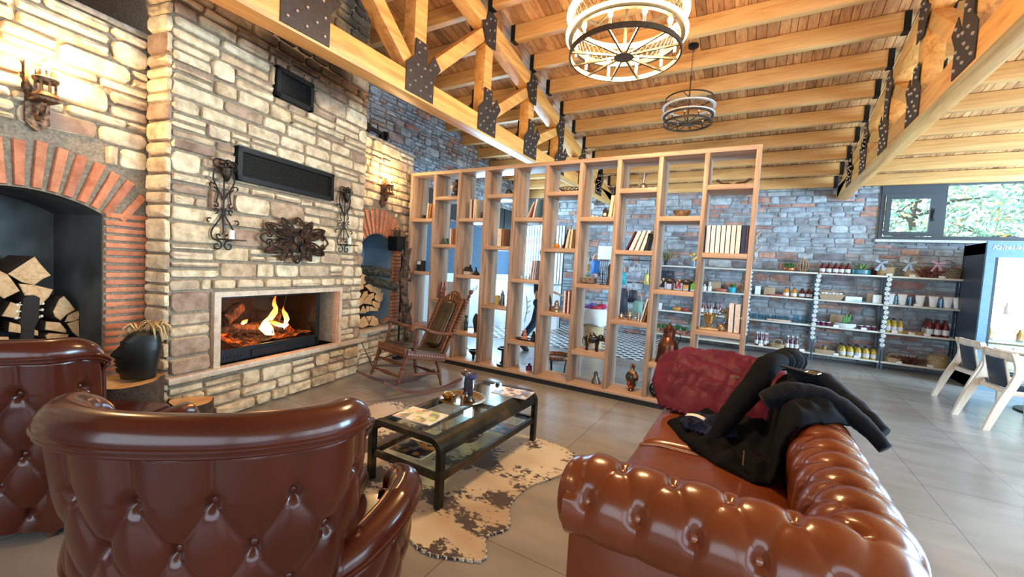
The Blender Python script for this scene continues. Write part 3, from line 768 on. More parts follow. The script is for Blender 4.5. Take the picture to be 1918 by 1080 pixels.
def polypath(pts, rad=None):
    """catmull-rom smooth polyline sampled evenly -> function s->(point), total length"""
    P=[Vector(p) for p in pts]; S=[]
    for i in range(len(P)-1):
        a=P[max(i-1,0)];b=P[i];c=P[i+1];d=P[min(i+2,len(P)-1)]
        for k in range(24):
            t=k/24; S.append(.5*((2*b)+(c-a)*t+(2*a-5*b+4*c-d)*t*t+(3*b-a-3*c+d)*t**3))
    S.append(P[-1]); L=[0]
    for i in range(1,len(S)): L.append(L[-1]+(S[i]-S[i-1]).length)
    def f(s):
        s=max(0,min(L[-1],s)); lo,hi=0,len(L)-1
        while hi-lo>1:
            m_=(lo+hi)//2
            if L[m_]<=s: lo=m_
            else: hi=m_
        t=(s-L[lo])/(L[hi]-L[lo]+1e-9); return S[lo].lerp(S[hi],t)
    return f,L[-1]
# ------------------------------------------------------------------ chesterfield sofa
SX=.345; SY0,SY1=1.43,3.62; SXF=-.50
def arcpts(cx,cy,r,a0,a1,n): return [(cx+r*cos(a0+(a1-a0)*i/n),cy+r*sin(a0+(a1-a0)*i/n),0) for i in range(n+1)]
raw=[(SXF,SY0,0)]+[(x,SY0,0) for x in lin(SXF+.1,SX-.22,6)]+arcpts(SX-.13,SY0+.13,.13,-pi/2,0,4)+[(SX,y,0) for y in lin(SY0+.24,SY1-.24,14)]+arcpts(SX-.13,SY1-.13,.13,0,pi/2,4)+[(x,SY1,0) for x in lin(SX-.22,SXF,6)]
sp,SL=polypath(raw)
RR_,RZ_=.130,.635
def sofa_prof(v):   # v: 0 inner seat -> arc end ; returns (outward offset, z)
    vin=.21
    if v<vin: t=v/vin; return (-.105-.022*sin(t*pi/2), .42+.20*t)
    a=radians(172)-(v-vin)/RR_
    return (RR_*cos(a), RZ_+RR_*sin(a))
VEND=.21+RR_*radians(172+72)
def sofa_base(u,v):
    p=sp(u); t=(sp(min(SL,u+.01))-sp(max(0,u-.01))).normalized(); n=Vector((t.y,-t.x,0))
    o,z=sofa_prof(v); return p+n*o+Vector((0,0,z))
DU,DV=.166,.165; VOUT=.21+RR_*radians(172-20); U0=.075
def sofa_h(u,v):
    uu=u-U0; vv=v-VOUT
    H=.024
    if vv>0:
        h=fold(pi*uu/DU)
        h=h-.9*math.exp(-(((uu/DU-round(uu/DU))*DU)**2+vv*vv)/.0006); f=max(0,1-(vv/(VEND-VOUT))**2*.9); return H*h*f
    h=tuft(uu,vv,DU,DV,H); f=min(1,max(0,u/.05),max(0,(SL-u)/.05)) 
    return h*f if v>.03 else h*f*(v/.03)
SO=empty('chesterfield_sofa','glossy chestnut leather chesterfield sofa with deep buttoned rolled arms and back','sofa',(0,0,0))
mb=MB(); surf(mb,sofa_base,lin(0,SL,430),lin(0,VEND,78),sofa_h)
for ue,sg in ((0,-1),(SL,1)):    # rounded scroll ends
    ring=[Vector(sofa_base(ue,v)) for v in lin(.12,VEND,24)]; c=sum(ring,Vector())/len(ring); t=(sp(.02)-sp(0)).normalized() if ue==0 else (sp(SL)-sp(SL-.02)).normalized()*-1
    vs=[];k=len(ring)
    for f,off in ((1,0),(.93,.025),(.75,.040),(.4,.047),(0.02,.05)): vs+=[c+(p-c)*f-t*off for p in ring]
    mb.add(vs,[(a*k+j,a*k+(j+1)%k,(a+1)*k+(j+1)%k,(a+1)*k+j) for a in range(4) for j in range(k)])
roll=mb.build('rolled_upholstery',M_lea,SO,ang=None)
btn=None
M_btn=plain('leather_button',(.27,.085,.035),.25,coat=.5)
rows=0
j=0
while VOUT-j*DV>.06:
    v=VOUT-j*DV; i=0
    while True:
        u=U0+(i+(.5 if j%2 else 0))*DU
        if u>SL-.03: break
        P=Vector(sofa_base(u,v)); a=Vector(sofa_base(u+.01,v))-P; b=Vector(sofa_base(u,v+.01))-P; n=-a.cross(b).normalized()
        if rows<100 and (u<3.3):
            if btn is None: btn=MB().lathe([(0,-.006),(.014,-.004),(.016,.001),(.013,.006),(.007,.009),(0,.0095)],14,cap=False).build('button',M_btn,roll,ang=None); o=btn
            else: o=btn.copy(); COL.objects.link(o); o.parent=roll
            q=n.to_track_quat('Z','Y'); o.rotation_mode='QUATERNION'; o.rotation_quaternion=q; o.location=P-n*.013; rows+=1
        i+=1
    j+=1
# pleat cords in the folds (light leather edges)
mb=MB(); mb.box(SXF+.0,SX+.085,SY0-.085,SY0+.07,.10,.56,bev=.02); mb.build('arm_panel',M_lea,SO)
mb=MB(); mb.box(SXF+.0,SX+.085,SY1-.07,SY1+.085,.10,.56,bev=.02); mb.build('arm_panel',M_lea,SO)
mb=MB(); mb.box(SX-.07,SX+.08,SY0+.05,SY1-.05,.10,.56,bev=.02); mb.build('back_panel',M_lea,SO)
mb=MB(); mb.box(SXF+.03,SX-.05,SY0+.05,SY1-.05,.10,.30,bev=.02); mb.build('seat_base',M_lea,SO)
CU=(SY0+.13,2.49,SY1-.13)
for k in range(2):
    a,b=CU[k]+.004,CU[k+1]-.004
    mb=MB()
    def cush(u,v,a=a,b=b):
        an=v*2*pi; ex=.30
        cx=(SXF+SX-.13)/2; hw=(SX-.13-SXF)/2+.02
        c,s=cos(an),sin(an)
        x=cx+hw*(abs(c)**ex)*(1 if c>0 else -1); z=.385+.078*(abs(s)**.6)*(1 if s>0 else -1)+(.018*(1-((x-cx)/hw)**2) if s>0 else 0)
        e=min(u,1-u); f=min(1,(e/.06))**.5 if e<.06 else 1
        y=a+(b-a)*u
        return (cx+(x-cx)*(.96+.04*f), y, .385+(z-.385)*(.25+.75*f)+.012*(1-(2*u-1)**2)*(1 if s>0 else 0))
    mb.grid(cush,50,48,cv=True); 
    mb.add([cush(0,j/48) for j in range(48)],[tuple(range(48))]); mb.add([cush(1,j/48) for j in range(48)],[tuple(range(48))])
    cu=mb.build('seat_cushion',M_lea,SO,ang=50)
    pp=MB(); 
    for zz in (.405,):
        pts=[(SXF-.018,a+.01,zz),(SXF-.022,(a+b)/2,zz),(SXF-.018,b-.01,zz)]; pp.tube(pts,.006,8)
    for yy in (a+.006,b-.006): pp.tube([(SXF-.01,yy,.44),(SXF+.1,yy,.462),(.1,yy,.465)],.0055,8)
    pp.build('piping',M_cord,cu)
for x in (SXF+.08,SX-.0):
    for y in (SY0+.02,SY1-.02):
        MB(TR(x,y,0)).lathe([(.025,0),(.035,.02),(.032,.06),(.04,.11)],12).build('foot',plain('dark_wood_foot',(.05,.025,.015),.4),SO)
# ------------------------------------------------------------------ tub armchair (local: faces +y)
def armchair(loc, rz, label, M):
    T=empty('tub_armchair',label,'armchair',loc,rz,'leather armchairs seen from behind')
    f,L=polypath([(-.425,-.27,0),(-.43,-.37,0),(-.375,-.475,0),(-.20,-.555,0),(0,-.575,0),(.20,-.555,0),(.375,-.475,0),(.43,-.37,0),(.425,-.27,0)])
    def plan(u,z,g=f,LL=L):
        p=g(u); k=.80+.20*min(1,z/.93); 
        return Vector((p.x*k, p.y+ (.93-z)*.10, 0)), g,LL
    def shell(name,g,LL,topf,taper,du,vb,zb,nu,row1,phase,H=.028,thick=.075,endcaps=True,flipz=None):
        def nrm(u):
            t=(g(min(LL,u+.01))-g(max(0,u-.01))); t.z=0; t.normalize(); return Vector((t.y,-t.x,0))
        def base(u,v):  # v 0..1 outer ; metres handled by z
            top=topf(u)-.075; z=zb+(top-zb)*v; p=g(u); q=taper(p,z); return Vector((q.x,q.y,z))+nrm(u)*(.012*sin(pi*min(1,v)))
        def hf(u,v):
            top=topf(u)-.075; z=zb+(top-zb)*v; vv=z-row1; uu=u-phase
            e=min(u,LL-u); f_=min(1,e/.04)*min(1,(1-v)/.04+.0)
            if vv>0:
                h=fold(pi*uu/du); h-=.9*math.exp(-(((uu/du-round(uu/du))*du)**2+vv*vv)/.0006)
            else: h=tuft(uu,vv,du,vb,1.0)
            return H*h*f_
        mb=MB(); surf(mb,base,lin(0,LL,nu),lin(0,1,120),hf,1)
        outer=mb.build(name+'_outer',M,T,ang=None)
        bt=None; jj=0
        while row1-jj*vb>zb+.03 and jj<4:
            z=row1-jj*vb; i=-6
            while i<12:
                u=phase+(i+(.5 if jj%2 else 0))*du; i+=1
                if u<.085 or u>LL-.085: continue
                top=topf(u)-.075
                if z>top-.04: continue
                v=(z-zb)/(top-zb); P=base(u,v); n=(base(min(LL,u+.01),v)-base(max(0,u-.01),v)).cross(base(u,v+.01)-base(u,v-.01)).normalized()
                if bt is None: bt=MB().lathe([(0,-.006),(.015,-.004),(.0175,.001),(.014,.006),(.007,.009),(0,.0095)],14,cap=False).build('button',M,outer,ang=None); o=bt
                else: o=bt.copy(); COL.objects.link(o); o.parent=outer
                o.rotation_mode='QUATERNION'; o.rotation_quaternion=n.to_track_quat('Z','Y'); o.location=P-n*.016
            jj+=1
        # rolled top and inner face (closed)
        mb=MB(); prof=[]
        def rollsec(u):
            p=g(u); n=nrm(u); top=topf(u); q=taper(p,top); c=Vector((q.x,q.y,0)); out=[]
            e=min(u,LL-u); s=1 if e>.03 else .72+.28*(max(0,e)/.03)**.5
            for k in range(17):
                a=radians(-28)+ (radians(208)+radians(10))*k/16
                out.append(c+n*((.010-thick*.5)+ (thick*.5+.028)*cos(a)*s)+Vector((0,0,top-.072+.072*sin(a)*s)))
            lo=taper(p,.42); 
            for zz in (.75,.5,.25,0): 
                z2=.36+(top-.075-.36)*zz; q2=taper(p,z2); out.append(Vector((q2.x,q2.y,z2))-n*(thick+.02))
            out.append(Vector((taper(p,.36).x,taper(p,.36).y,.36))-n*.03)
            return out
        U=lin(0,LL,90); S_=[rollsec(u) for u in U]; k=len(S_[0])
        mb.add([p for s_ in S_ for p in s_],[(i*k+j,(i+1)*k+j,(i+1)*k+j+1,i*k+j+1) for i in range(90) for j in range(k-1)])
        for ue in (0,90): mb.add(S_[ue],[tuple(range(k))])
        rl=mb.build(name+'_roll',M,T,ang=60)
        # piping: two cords under the roll, running down both ends
        pm=MB()
        for dz,off in ((.066,.044),(.084,.040)):
            pts=[]
            for u in lin(0,LL,80):
                p=g(u); z=topf(u)-dz-.012; q=taper(p,z); q=Vector((q.x,q.y,z))+nrm(u)*off
                pts.append(q)
            pre=[];post=[]
            for zz in lin(.05,.95,14):
                for (lst,u) in ((pre,0+ (dz-.05)*.5),(post,LL-(dz-.05)*.5)):
                    z=zb+(topf(u)-dz-.02-zb)*zz; q=taper(g(u),z); lst.append(Vector((q.x,q.y,z))+nrm(u)*.018)
            pm.tube(pre+pts+post[::-1],.008,8)
        pm.build('piping',M,rl)
        return outer
    # back
    def topb(u):
        e=min(u,L-u); return .99-.055*max(0,1-e/.14)**2
    def tb(p,z): k=.80+.20*min(1,z/.93); return Vector((p.x*k,p.y+(.93-z)*.12,0))
    shell('back',f,L,topb,tb,.205,.15,.05,230,.74,L/2+.5*.205)
    # arms
    for sg in (-1,1):
        pts=[(sg*.375,-.37,0),(sg*.47,-.30,0),(sg*.56,-.15,0),(sg*.595,.0,0),(sg*.58,.12,0),(sg*.53,.19,0),(sg*.47,.21,0)]
        if sg>0: pts=pts
        else: pts=pts[::-1]
        g,LL=polypath(pts)
        def topa(u,sg=sg,LL=LL):
            w=u if sg>0 else LL-u
            return .43+.09*min(1,max(0,w)/.34)**.8-.03*max(0,(w-.5)/.2)
        def ta(p,z): k=.88+.12*min(1,z/.6); return Vector((p.x*k,p.y,0))
        shell('arm',g,LL,topa,ta,.19,.13,.05,130,.36,.1,H=.022,thick=.085)
    # seat and base
    mb=MB(); mb.prism([(-.34,-.42),(.34,-.42),(.44,-.1),(.46,.20),(-.46,.20),(-.44,-.1)],.04,.33); mb.build('seat_base',M,T,ang=40)
    mb=MB(); mb.box(-.36,.36,-.38,.27,.33,.46,bev=.05); mb.build('seat_cushion',M,T)
    for x,y in ((-.30,-.38),(.30,-.38),(-.42,.14),(.42,.14)):
        MB(TR(x,y,0)).lathe([(.02,0),(.03,.03),(.032,.1)],10).build('foot',plain('walnut_foot',(.08,.04,.02),.4),T)
    return T
ang=atan2(.8,-.6)-pi/2
armchair((-1.67,.955,0),ang,'large chestnut leather tub armchair in the foreground, its buttoned back to the viewer',M_lea_shaded)
armchair((-3.32,.78,0),radians(29),'chestnut leather tub armchair at the left edge, partly hidden behind the larger foreground armchair',M_lea_shaded)
# ------------------------------------------------------------------ clothes on the sofa
def cloth_heap(outline, sup, thick, n=90, wr=.02, fold=None, seed=1.0, edge=.10, dil=2):
    """cloth lying over sup(x,y): heightfield inside a polygon outline (world xy)"""
    xs=[p[0] for p in outline]; ys=[p[1] for p in outline]; x0,x1,y0,y1=min(xs),max(xs),min(ys),max(ys)
    nx=n; ny=int(n*(y1-y0)/(x1-x0)); H=[[sup(x0+(x1-x0)*i/nx,y0+(y1-y0)*j/ny) for j in range(ny+1)] for i in range(nx+1)]
    for _ in range(dil):
        H=[[max(H[a][b] for a in range(max(0,i-1),min(nx,i+1)+1) for b in range(max(0,j-1),min(ny,j+1)+1)) for j in range(ny+1)] for i in range(nx+1)]
    for _ in range(3):
        H=[[ (H[i][j]*2+H[max(i-1,0)][j]+H[min(i+1,nx)][j]+H[i][max(j-1,0)]+H[i][min(j+1,ny)])/6 for j in range(ny+1)] for i in range(nx+1)]
    m_=len(outline)
    def dist(x,y):
        ins=False; d=9
        for k in range(m_):
            ax,ay=outline[k];bx,by=outline[(k+1)%m_]
            if (ay>y)!=(by>y) and x<(bx-ax)*(y-ay)/(by-ay)+ax: ins=not ins
            t=max(0,min(1,((x-ax)*(bx-ax)+(y-ay)*(by-ay))/((bx-ax)**2+(by-ay)**2+1e-9))); d=min(d,hypot(x-ax-t*(bx-ax),y-ay-t*(by-ay)))
        return d if ins else -d
    vs=[];idx={};fs=[]
    for i in range(nx+1):
        for j in range(ny+1):
            x=x0+(x1-x0)*i/nx;y=y0+(y1-y0)*j/ny;d=dist(x,y)
            if d>-.012:
                e=min(1,max(0,d)/edge); w=noise.noise(Vector((x*7*seed,y*7,seed)))*wr*1.4+noise.noise(Vector((x*19,y*15,seed*3)))*wr*.7
                z=H[i][j]+thick*sqrt(e)+(w+(fold(x,y) if fold else 0))*e+.006
                idx[i,j]=len(vs); vs.append((x,y,z))
    for (i,j) in idx:
        if all(q in idx for q in ((i+1,j),(i,j+1),(i+1,j+1))): fs.append((idx[i,j],idx[i+1,j],idx[i+1,j+1],idx[i,j+1]))
    return MB().add(vs,fs)
def sofa_sup(x,y):
    z=0
    if SXF<x<SX and SY0<y<SY1: z=.478
    for d in (abs(x-SX) if SY0<y<SY1 else 9, abs(y-SY1) if SXF-.05<x<SX else 9, abs(y-SY0) if SXF<x<SX else 9):
        if d<.15: z=max(z,.635+sqrt(max(0,.15**2-d*d)))
    return z if z>0 else .30
def fabric(name,c1,c2,rough=.8,sheen=.0,sc=6):
    t=NT(name); v=t.noise(t.coord(),sc,5); t.set(col=t.ramp(v,[(.3,c1),(.7,c2)]),rough=rough,sheen=sheen,spec=.12,normal=t.bump(t.noise(t.coord(),35,4),.25,.006)); return t.m
M_maroon=fabric('maroon_nylon',(.075,.008,.022),(.12,.014,.036),.5)
M_coat=fabric('black_wool',(.002,.0024,.004),(.004,.005,.008),.9)
M_fur=fabric('black_fur',(.002,.003,.005),(.006,.008,.013),.9,.05,60)
def quilt(x,y):
    a=(x*.35+y); b=(x-y*.35)
    s=abs(sin(pi*(a/.135)))**.35+ .35*abs(sin(pi*b/.30))**.3
    return .030*s+.010*noise.noise(Vector((x*16,y*16,2)))
def jsup(x,y): return max(sofa_sup(x,y)-(.0 if y<SY1 else 0), min(.78,.50+max(0,y-3.10)*.62) if y<SY1 else 0)
mj=cloth_heap([(-.62,3.30),(-.60,3.60),(-.50,3.78),(-.20,3.84),(.02,3.80),(.20,3.70),(.30,3.42),(.18,3.12),(.0,3.02),(-.15,3.10),(-.32,3.06),(-.52,3.10)],jsup,.05,110,.016,quilt,1.3,.15,3)
o=mj.build('puffer_jacket',M_maroon,ang=None); o.modifiers.new('s','SOLIDIFY').thickness=.02; tag(o,'maroon quilted puffer jacket lying over the far arm of the sofa','jacket')
BC=empty('black_coat','black fur-trimmed coat thrown over the sofa seat and back, a sleeve hanging behind','coat',(0,0,0))
cf=lambda x,y: .04*sin(14*(x*.8+y*.5))*abs(noise.noise(Vector((x*3,y*3,5))))+.05*max(0,1-hypot(x-.15,y-3.0)/.35)
cb=cloth_heap([(-.42,2.86),(-.30,2.62),(-.10,2.36),(.08,2.26),(.20,2.33),(.30,2.42),(.44,2.55),(.50,2.75),(.46,3.1),(.38,3.35),(.20,3.42),(.0,3.36),(-.10,3.22),(-.28,3.14),(-.36,3.0)],sofa_sup,.055,100,.035,cf,2.1,.08,4)
o=cb.build('coat_body',M_coat,BC,ang=None); o.modifiers.new('s','SOLIDIFY').thickness=.015
def fat(pts,rs,n=14,seed=0,wr=.15):
    mb=MB(); P=[Vector(p) for p in pts]; f,L=polypath(P); k=36; q=[f(L*i/k) for i in range(k+1)]
    rr=[]
    for i in range(k+1):
        t=i/k*(len(rs)-1); a=int(min(t,len(rs)-2)); rr.append((rs[a]*(1-(t-a))+rs[a+1]*(t-a))*(1+wr*noise.noise(Vector((i*.45,seed,0)))))
    mb.tube(q,rr,n,flat=1.2); b=len(mb.v)
    for i,v in enumerate(mb.v): mb.v[i]=v+Vector((0,0,noise.noise(v*14)*.012))
    return mb
fat([(-.14,2.62,.505),(-.05,2.78,.66),(.05,2.95,.80),(.12,3.10,.915),(.20,3.28,.93),(.24,3.36,.915)],[.03,.05,.06,.062,.058,.05],seed=1).build('sleeve',M_coat,BC,ang=None)
fat([(.19,3.24,.935),(.25,3.37,.925),(.29,3.46,.90)],[.055,.075,.06],seed=2,wr=.3).build('fur_cuff',M_fur,BC,ang=None)
fat([(.10,2.62,.80),(.22,2.66,.86),(.36,2.68,.86),(.48,2.66,.80),(.55,2.62,.74),(.60,2.58,.69)],[.05,.055,.05,.045,.042,.03],seed=3).build('sleeve',M_fur,BC,ang=None)
fat([(.22,2.98,.88),(.36,2.97,.90),(.46,2.90,.85),(.54,2.80,.79),(.61,2.70,.73)],[.05,.05,.045,.042,.035],seed=4).build('fur_collar',M_fur,BC,ang=None)
mb=MB(); mb.beam((.18,2.98,.945),(.34,2.90,.935),.05,.008); mb.build('belt_strap',M_black,BC,smooth=False)
mb=MB(TR(.33,2.90,.942)@RZ(-.4)); wf=[(-.03,-.028),(.03,-.028),(.03,.028),(-.03,.028)]; mb.tube([(a,b,0) for a,b in wf],.004,6,closed=True); mb.build('belt_buckle',plain('brass_buckle',(.6,.5,.3),.3,.9),BC)
mb=MB(TR(-.06,3.12,.80)@RZ(.3)); mb.tube([(-.02,-.02,0),(.02,-.02,0),(.02,.02,0),(-.02,.02,0)],.0035,6,closed=True); mb.build('buckle',plain('brass_buckle',(.6,.5,.3),.3,.9),BC)
mb=MB(); mb.box(.02,.026,2.335,2.35,.53,.60); mb.build('zip_pull',plain('zip_gold',(.7,.6,.4),.3,.9),BC)
mb=cloth_heap([(-.335,2.78),(-.28,2.68),(-.10,2.62),(.0,2.75),(-.05,2.95),(-.22,3.0),(-.30,2.92)],lambda x,y: sofa_sup(x,y)+.055,.035,40,.02,None,3.1,.05,1)
o=mb.build('navy_scarf',fabric('navy_knit',(.006,.010,.03),(.02,.03,.07),.9)); o.modifiers.new('s','SOLIDIFY').thickness=.01; tag(o,'dark navy knitted scarf bundled on the black coat at the seat front','scarf')
mb=MB(TR(-.24,2.70,.605)@RZ(-.2)); mb.grid(lambda u,v:(-.055+.11*u,-.02+.04*v,.012*sin(3*u)+.004*v),8,3); o=mb.build('folded_tissue',M_white); o.modifiers.new('s','SOLIDIFY').thickness=.002; tag(o,'small white paper tissue lying on the navy scarf','tissue')
# ------------------------------------------------------------------ cowhide rug
out=[(-1.065,3.02),(-1.03,2.80),(-1.10,2.55),(-1.17,2.37),(-1.16,2.12),(-1.06,1.94),(-1.115,1.80),(-1.03,1.66),(-1.13,1.59),(-1.32,1.53),(-1.6,1.60),(-1.88,1.50),(-2.2,1.46),(-2.48,1.68),(-2.52,2.05),(-2.75,2.35),(-3.02,2.55),(-3.12,2.78),(-3.0,3.0),(-2.72,2.98),(-2.42,2.80),(-2.1,2.80),(-1.75,3.04),(-1.5,3.10),(-1.28,3.09)]
rf,RL_=polypath([(x,y,0) for x,y in out+[out[0]]])
rp_=[rf(RL_*i/160) for i in range(160)]
t=NT('cowhide'); v=t.coord('Object',(1.0,1.3,1)); a=t.noise(v,2.6,2,.5); b=t.noise(v,26,4,.7); s_=t.math('ADD',a,t.math('MULTIPLY',t.math('SUBTRACT',b,.5),.55))
base=t.ramp(t.noise(v,1.4,2),[(.4,(.62,.57,.47)),(.62,(.40,.30,.20))])
t.set(col=t.mix(t.ramp(s_,[(.535,(0,0,0)),(.56,(1,1,1))]),base,(.035,.014,.009)),rough=.7,sheen=.3,normal=t.bump(t.noise(t.coord('Object',(1,1,1)),120,3),.4,.004))
RG=MB().prism([(p.x,p.y) for p in rp_],.001,.012).build('cowhide_rug',t.m,smooth=False); tag(RG,'cream and dark brown cowhide rug with whip-stitched wavy edge under the coffee table','rug')
mb=MB()
for i in range(0,320):
    p=rf(RL_*i/320); q=rf(RL_*(i+.5)/320); t_=(q-p).normalized(); n_=Vector((t_.y,-t_.x,0))
    if i%2==0: mb.tube([p-n_*.004+Vector((0,0,.003)),p+Vector((0,0,.016)),q+n_*.0+Vector((0,0,.016)),q+n_*.012+Vector((0,0,.003))],.004,5)
mb.build('edge_stitching',plain('pale_lacing',(.6,.58,.5),.7),RG,kind='stuff')
# ------------------------------------------------------------------ coffee table
t=NT('patinated_steel'); v=t.noise(t.coord('Object',(1,.6,1)),5,4,.6)
t.set(col=t.ramp(v,[(.4,(.025,.026,.022)),(.55,(.06,.055,.042)),(.68,(.20,.105,.045))]),rough=.42,metal=.75); M_pat=t.m
TX0,TX1,TY0,TY1,TH=-2.08,-1.47,1.83,3.07,.425
CT=empty('coffee_table','patinated black steel coffee table with clear glass top and lower glass shelf','table',(0,0,0))
def bent(y,w):
    r=.07; pts=[(TX0+.02,0),(TX0+.02,TH-r-.02)]
    for k in range(1,7): a=pi-k*pi/12; pts.append((TX0+.02+r+r*cos(a),TH-.02-r+r*sin(a)))
    for k in range(0,7): a=pi/2-k*pi/12; pts.append((TX1-.02-r+r*cos(a),TH-.02-r+r*sin(a)))
    pts.append((TX1-.02,0)); mb=MB(); n=len(pts); th=.018
    vs=[]
    for i,(x,z) in enumerate(pts):
        a=pts[max(i-1,0)];b=pts[min(i+1,n-1)];tx,tz=b[0]-a[0],b[1]-a[1];l=hypot(tx,tz);nx,nz=-tz/l,tx/l
        for s_,yy in ((-1,0),(1,0),(1,w),(-1,w)): vs.append((x+nx*th*s_,y+yy,z+nz*th*s_))
    mb.add(vs,[(i*4+j,i*4+(j+1)%4,(i+1)*4+(j+1)%4,(i+1)*4+j) for i in range(n-1) for j in range(4)]+[(0,1,2,3),tuple((n-1)*4+j for j in range(4))])
    return mb
for y in (TY0,TY1-.045): bent(y,.045).build('leg_frame',M_pat,CT,ang=30)
for sx,x in ((1,TX1-.02),(-1,TX0+.02)):
    mb=MB(); r=.072; th=.004
    prof=[]
    for k in range(9):
        a=k*pi/16; prof.append((x-sx*(r)+sx*(r+.014)*cos(a),TH-.02-r+(r+.014)*sin(a)))
    inn=[(px-sx*.008*1,pz-.008) for px,pz in prof]
    poly=prof+inn[::-1]; n=len(poly)
    mb.add([(a,TY0+.04,b) for a,b in poly]+[(a,TY1-.04,b) for a,b in poly],[(i,(i+1)%n,n+(i+1)%n,n+i) for i in range(n)]); mb.build('rounded_side_rail',M_pat,CT,ang=40)
    MB().box(min(x-.012,x+.012),max(x-.012,x+.012),TY0+.02,TY1-.02,.17,.21).build('shelf_rail',M_pat,CT,smooth=False)
for y in (TY0+.012,TY1-.036):
    MB().box(TX0+.03,TX1-.03,y,y+.024,.17,.21).build('shelf_rail',M_pat,CT,smooth=False)
    MB().box(TX0+.06,TX1-.06,y+.0,y+.026,TH-.035,TH-.010).build('end_rail',M_pat,CT,smooth=False)
M_tg=glassmat('table_glass',(.86,.93,.91),.13,.0)
MB().box(TX0+.085,TX1-.085,TY0+.02,TY1-.02,TH-.008,TH).build('glass_top',M_tg,CT,smooth=False)
MB().box(TX0+.03,TX1-.03,TY0+.03,TY1-.03,.195,.203).build('glass_shelf',M_tg,CT,smooth=False)
def printed(name,c,blobs,scale=18):
    t=NT(name); v=t.coord(); vo=t.n('ShaderNodeTexVoronoi',{'Vector':v,'Scale':scale},distance='CHEBYCHEV').outputs['Color']
    sp=t.n('ShaderNodeSeparateColor',{0:vo}).outputs[0]
    t.set(col=t.ramp(sp,[(i/len(blobs)+.001,b) for i,b in enumerate(blobs)],'CONSTANT'),rough=.3); return t.m
M_map=printed('map_print',None,[(.8,.78,.72),(.45,.62,.22),(.82,.7,.62),(.85,.84,.8),(.8,.45,.35),(.78,.8,.6),(.3,.3,.25)],26)
M_magc=printed('magazine_print',None,[(.75,.6,.5),(.15,.08,.06),(.82,.72,.62),(.4,.2,.15),(.8,.68,.58),(.2,.25,.4)],22)
M_blk=printed('dark_cover_print',None,[(.01,.012,.02),(.02,.02,.02),(.01,.01,.012),(.30,.14,.05),(.015,.03,.06),(.16,.22,.28),(.01,.01,.01),(.4,.22,.07)],20)
def flat(name,x,y,z,w,h,rz,mat,label,cat,grp=None,th=.006):
    mb=MB(); mb.cur=0; mb.box(-w/2,w/2,-h/2,h/2,0,th-.0008); o=mb.build(name,plain('paper_edge',(.85,.84,.8),.6),smooth=False); o.location=(x,y,z); o.rotation_euler=(0,0,rz); tag(o,label,cat,grp)
    MB().box(-w/2+.002,w/2-.002,-h/2+.002,h/2-.002,th-.0008,th).build('cover',mat,o,smooth=False); return o
flat('town_map',-1.83,2.045,TH+.0005,.30,.21,.08,M_map,'coloured map leaflet on the near end of the glass table top','leaflet')
flat('magazine',-1.61,2.875,TH+.0005,.30,.20,.12,M_magc,'open photo magazine at the far end of the glass table top','magazine',th=.010)
flat('magazine',-1.85,2.02,.2035,.27,.20,.05,M_blk,'dark catalogue with gold rings on the lower glass shelf, nearest the armchair','magazine')
flat('magazine',-1.60,2.68,.2035,.21,.20,.05,M_blk,'dark catalogue with gold rings on the lower glass shelf, farther one','magazine')
# tray with candle holders
M_brass=plain('hammered_brass',(.48,.30,.11),.30,.9,var=.3,scale=60,bump=.3)
M_silv=plain('tarnished_silver',(.45,.43,.40),.28,.9,var=.3,scale=40)
tc=(-1.82,2.485)
o=MB().lathe([(0,.004),(.135,.004),(.15,.012),(.178,.014),(.18,.018),(.15,.017),(.134,.008),(0,.008)],40,cap=False).build('brass_tray',M_brass,loc=(tc[0],tc[1],TH)); tag(o,'round engraved brass tray in the middle of the glass table','tray')
def candle(x,y,z,h,col,label):
    T=empty('candle_holder',label,'candle holder',(x,y,z),0,'ceramic candle holders on the brass tray')
    MB().lathe([(0,0),(.035,0),(.038,.008),(.022,.02),(.016,.04),(.022,.055),(.018,.075),(.020,.10),(.014,h-.05),(.02,h-.042),(0,h-.042)],18,cap=False).build('stem',plain('pewter_black',(.06,.06,.07),.3,.6),T)
    MB().lathe([(0,h-.043),(.025,h-.043),(.045,h-.028),(.05,h-.006),(.046,h),(.036,h-.006),(.03,h-.018),(0,h-.02)],22,cap=False).build('bowl',plain(col+'_glaze',(.05,.06,.16) if col=='blue' else (.12,.07,.05),.25),T)
    MB().cyl(.017,h-.02,h-.004,12).build('wax',plain('dark_wax',(.06,.03,.02),.6),T)
candle(-1.745,2.475,TH+.009,.205,'blue','blue-glazed candle holder on the brass tray, nearer of the pair')
candle(-1.835,2.545,TH+.009,.20,'brown','brown-glazed candle holder on the brass tray, farther of the pair')
o=MB(TR(-1.90,2.42,TH+.009)).lathe([(0,0),(.03,0),(.05,.02),(.055,.04),(.052,.04),(.047,.022),(.03,.006),(0,.006)],20,cap=False).build('brass_bowl',M_brass); tag(o,'small shallow brass bowl at the left of the tray','bowl')
for (x,y,l) in ((-1.845,2.40,'small pewter cup on the tray next to the brass bowl'),(-1.80,2.36,'small pewter cup at the near rim of the tray'),(-1.775,2.42,'small dark pewter cup at the foot of the blue candle holder')):
    o=MB(TR(x,y,TH+.009 if y>2.37 else TH+.015)).lathe([(0,0),(.013,0),(.011,.01),(.017,.045),(.019,.052),(.016,.05),(.01,.012),(0,.012)],14,cap=False).build('pewter_cup',M_silv); tag(o,l,'cup','pewter cups on the brass tray')
o=MB(TR(-1.66,2.35,.2035)); 
def fl_(u,v):
    a=2*pi*u; r=(.05+.06*v)*(1+.05*cos(18*a)*v); return (r*cos(a),r*sin(a),.055*v**1.3)
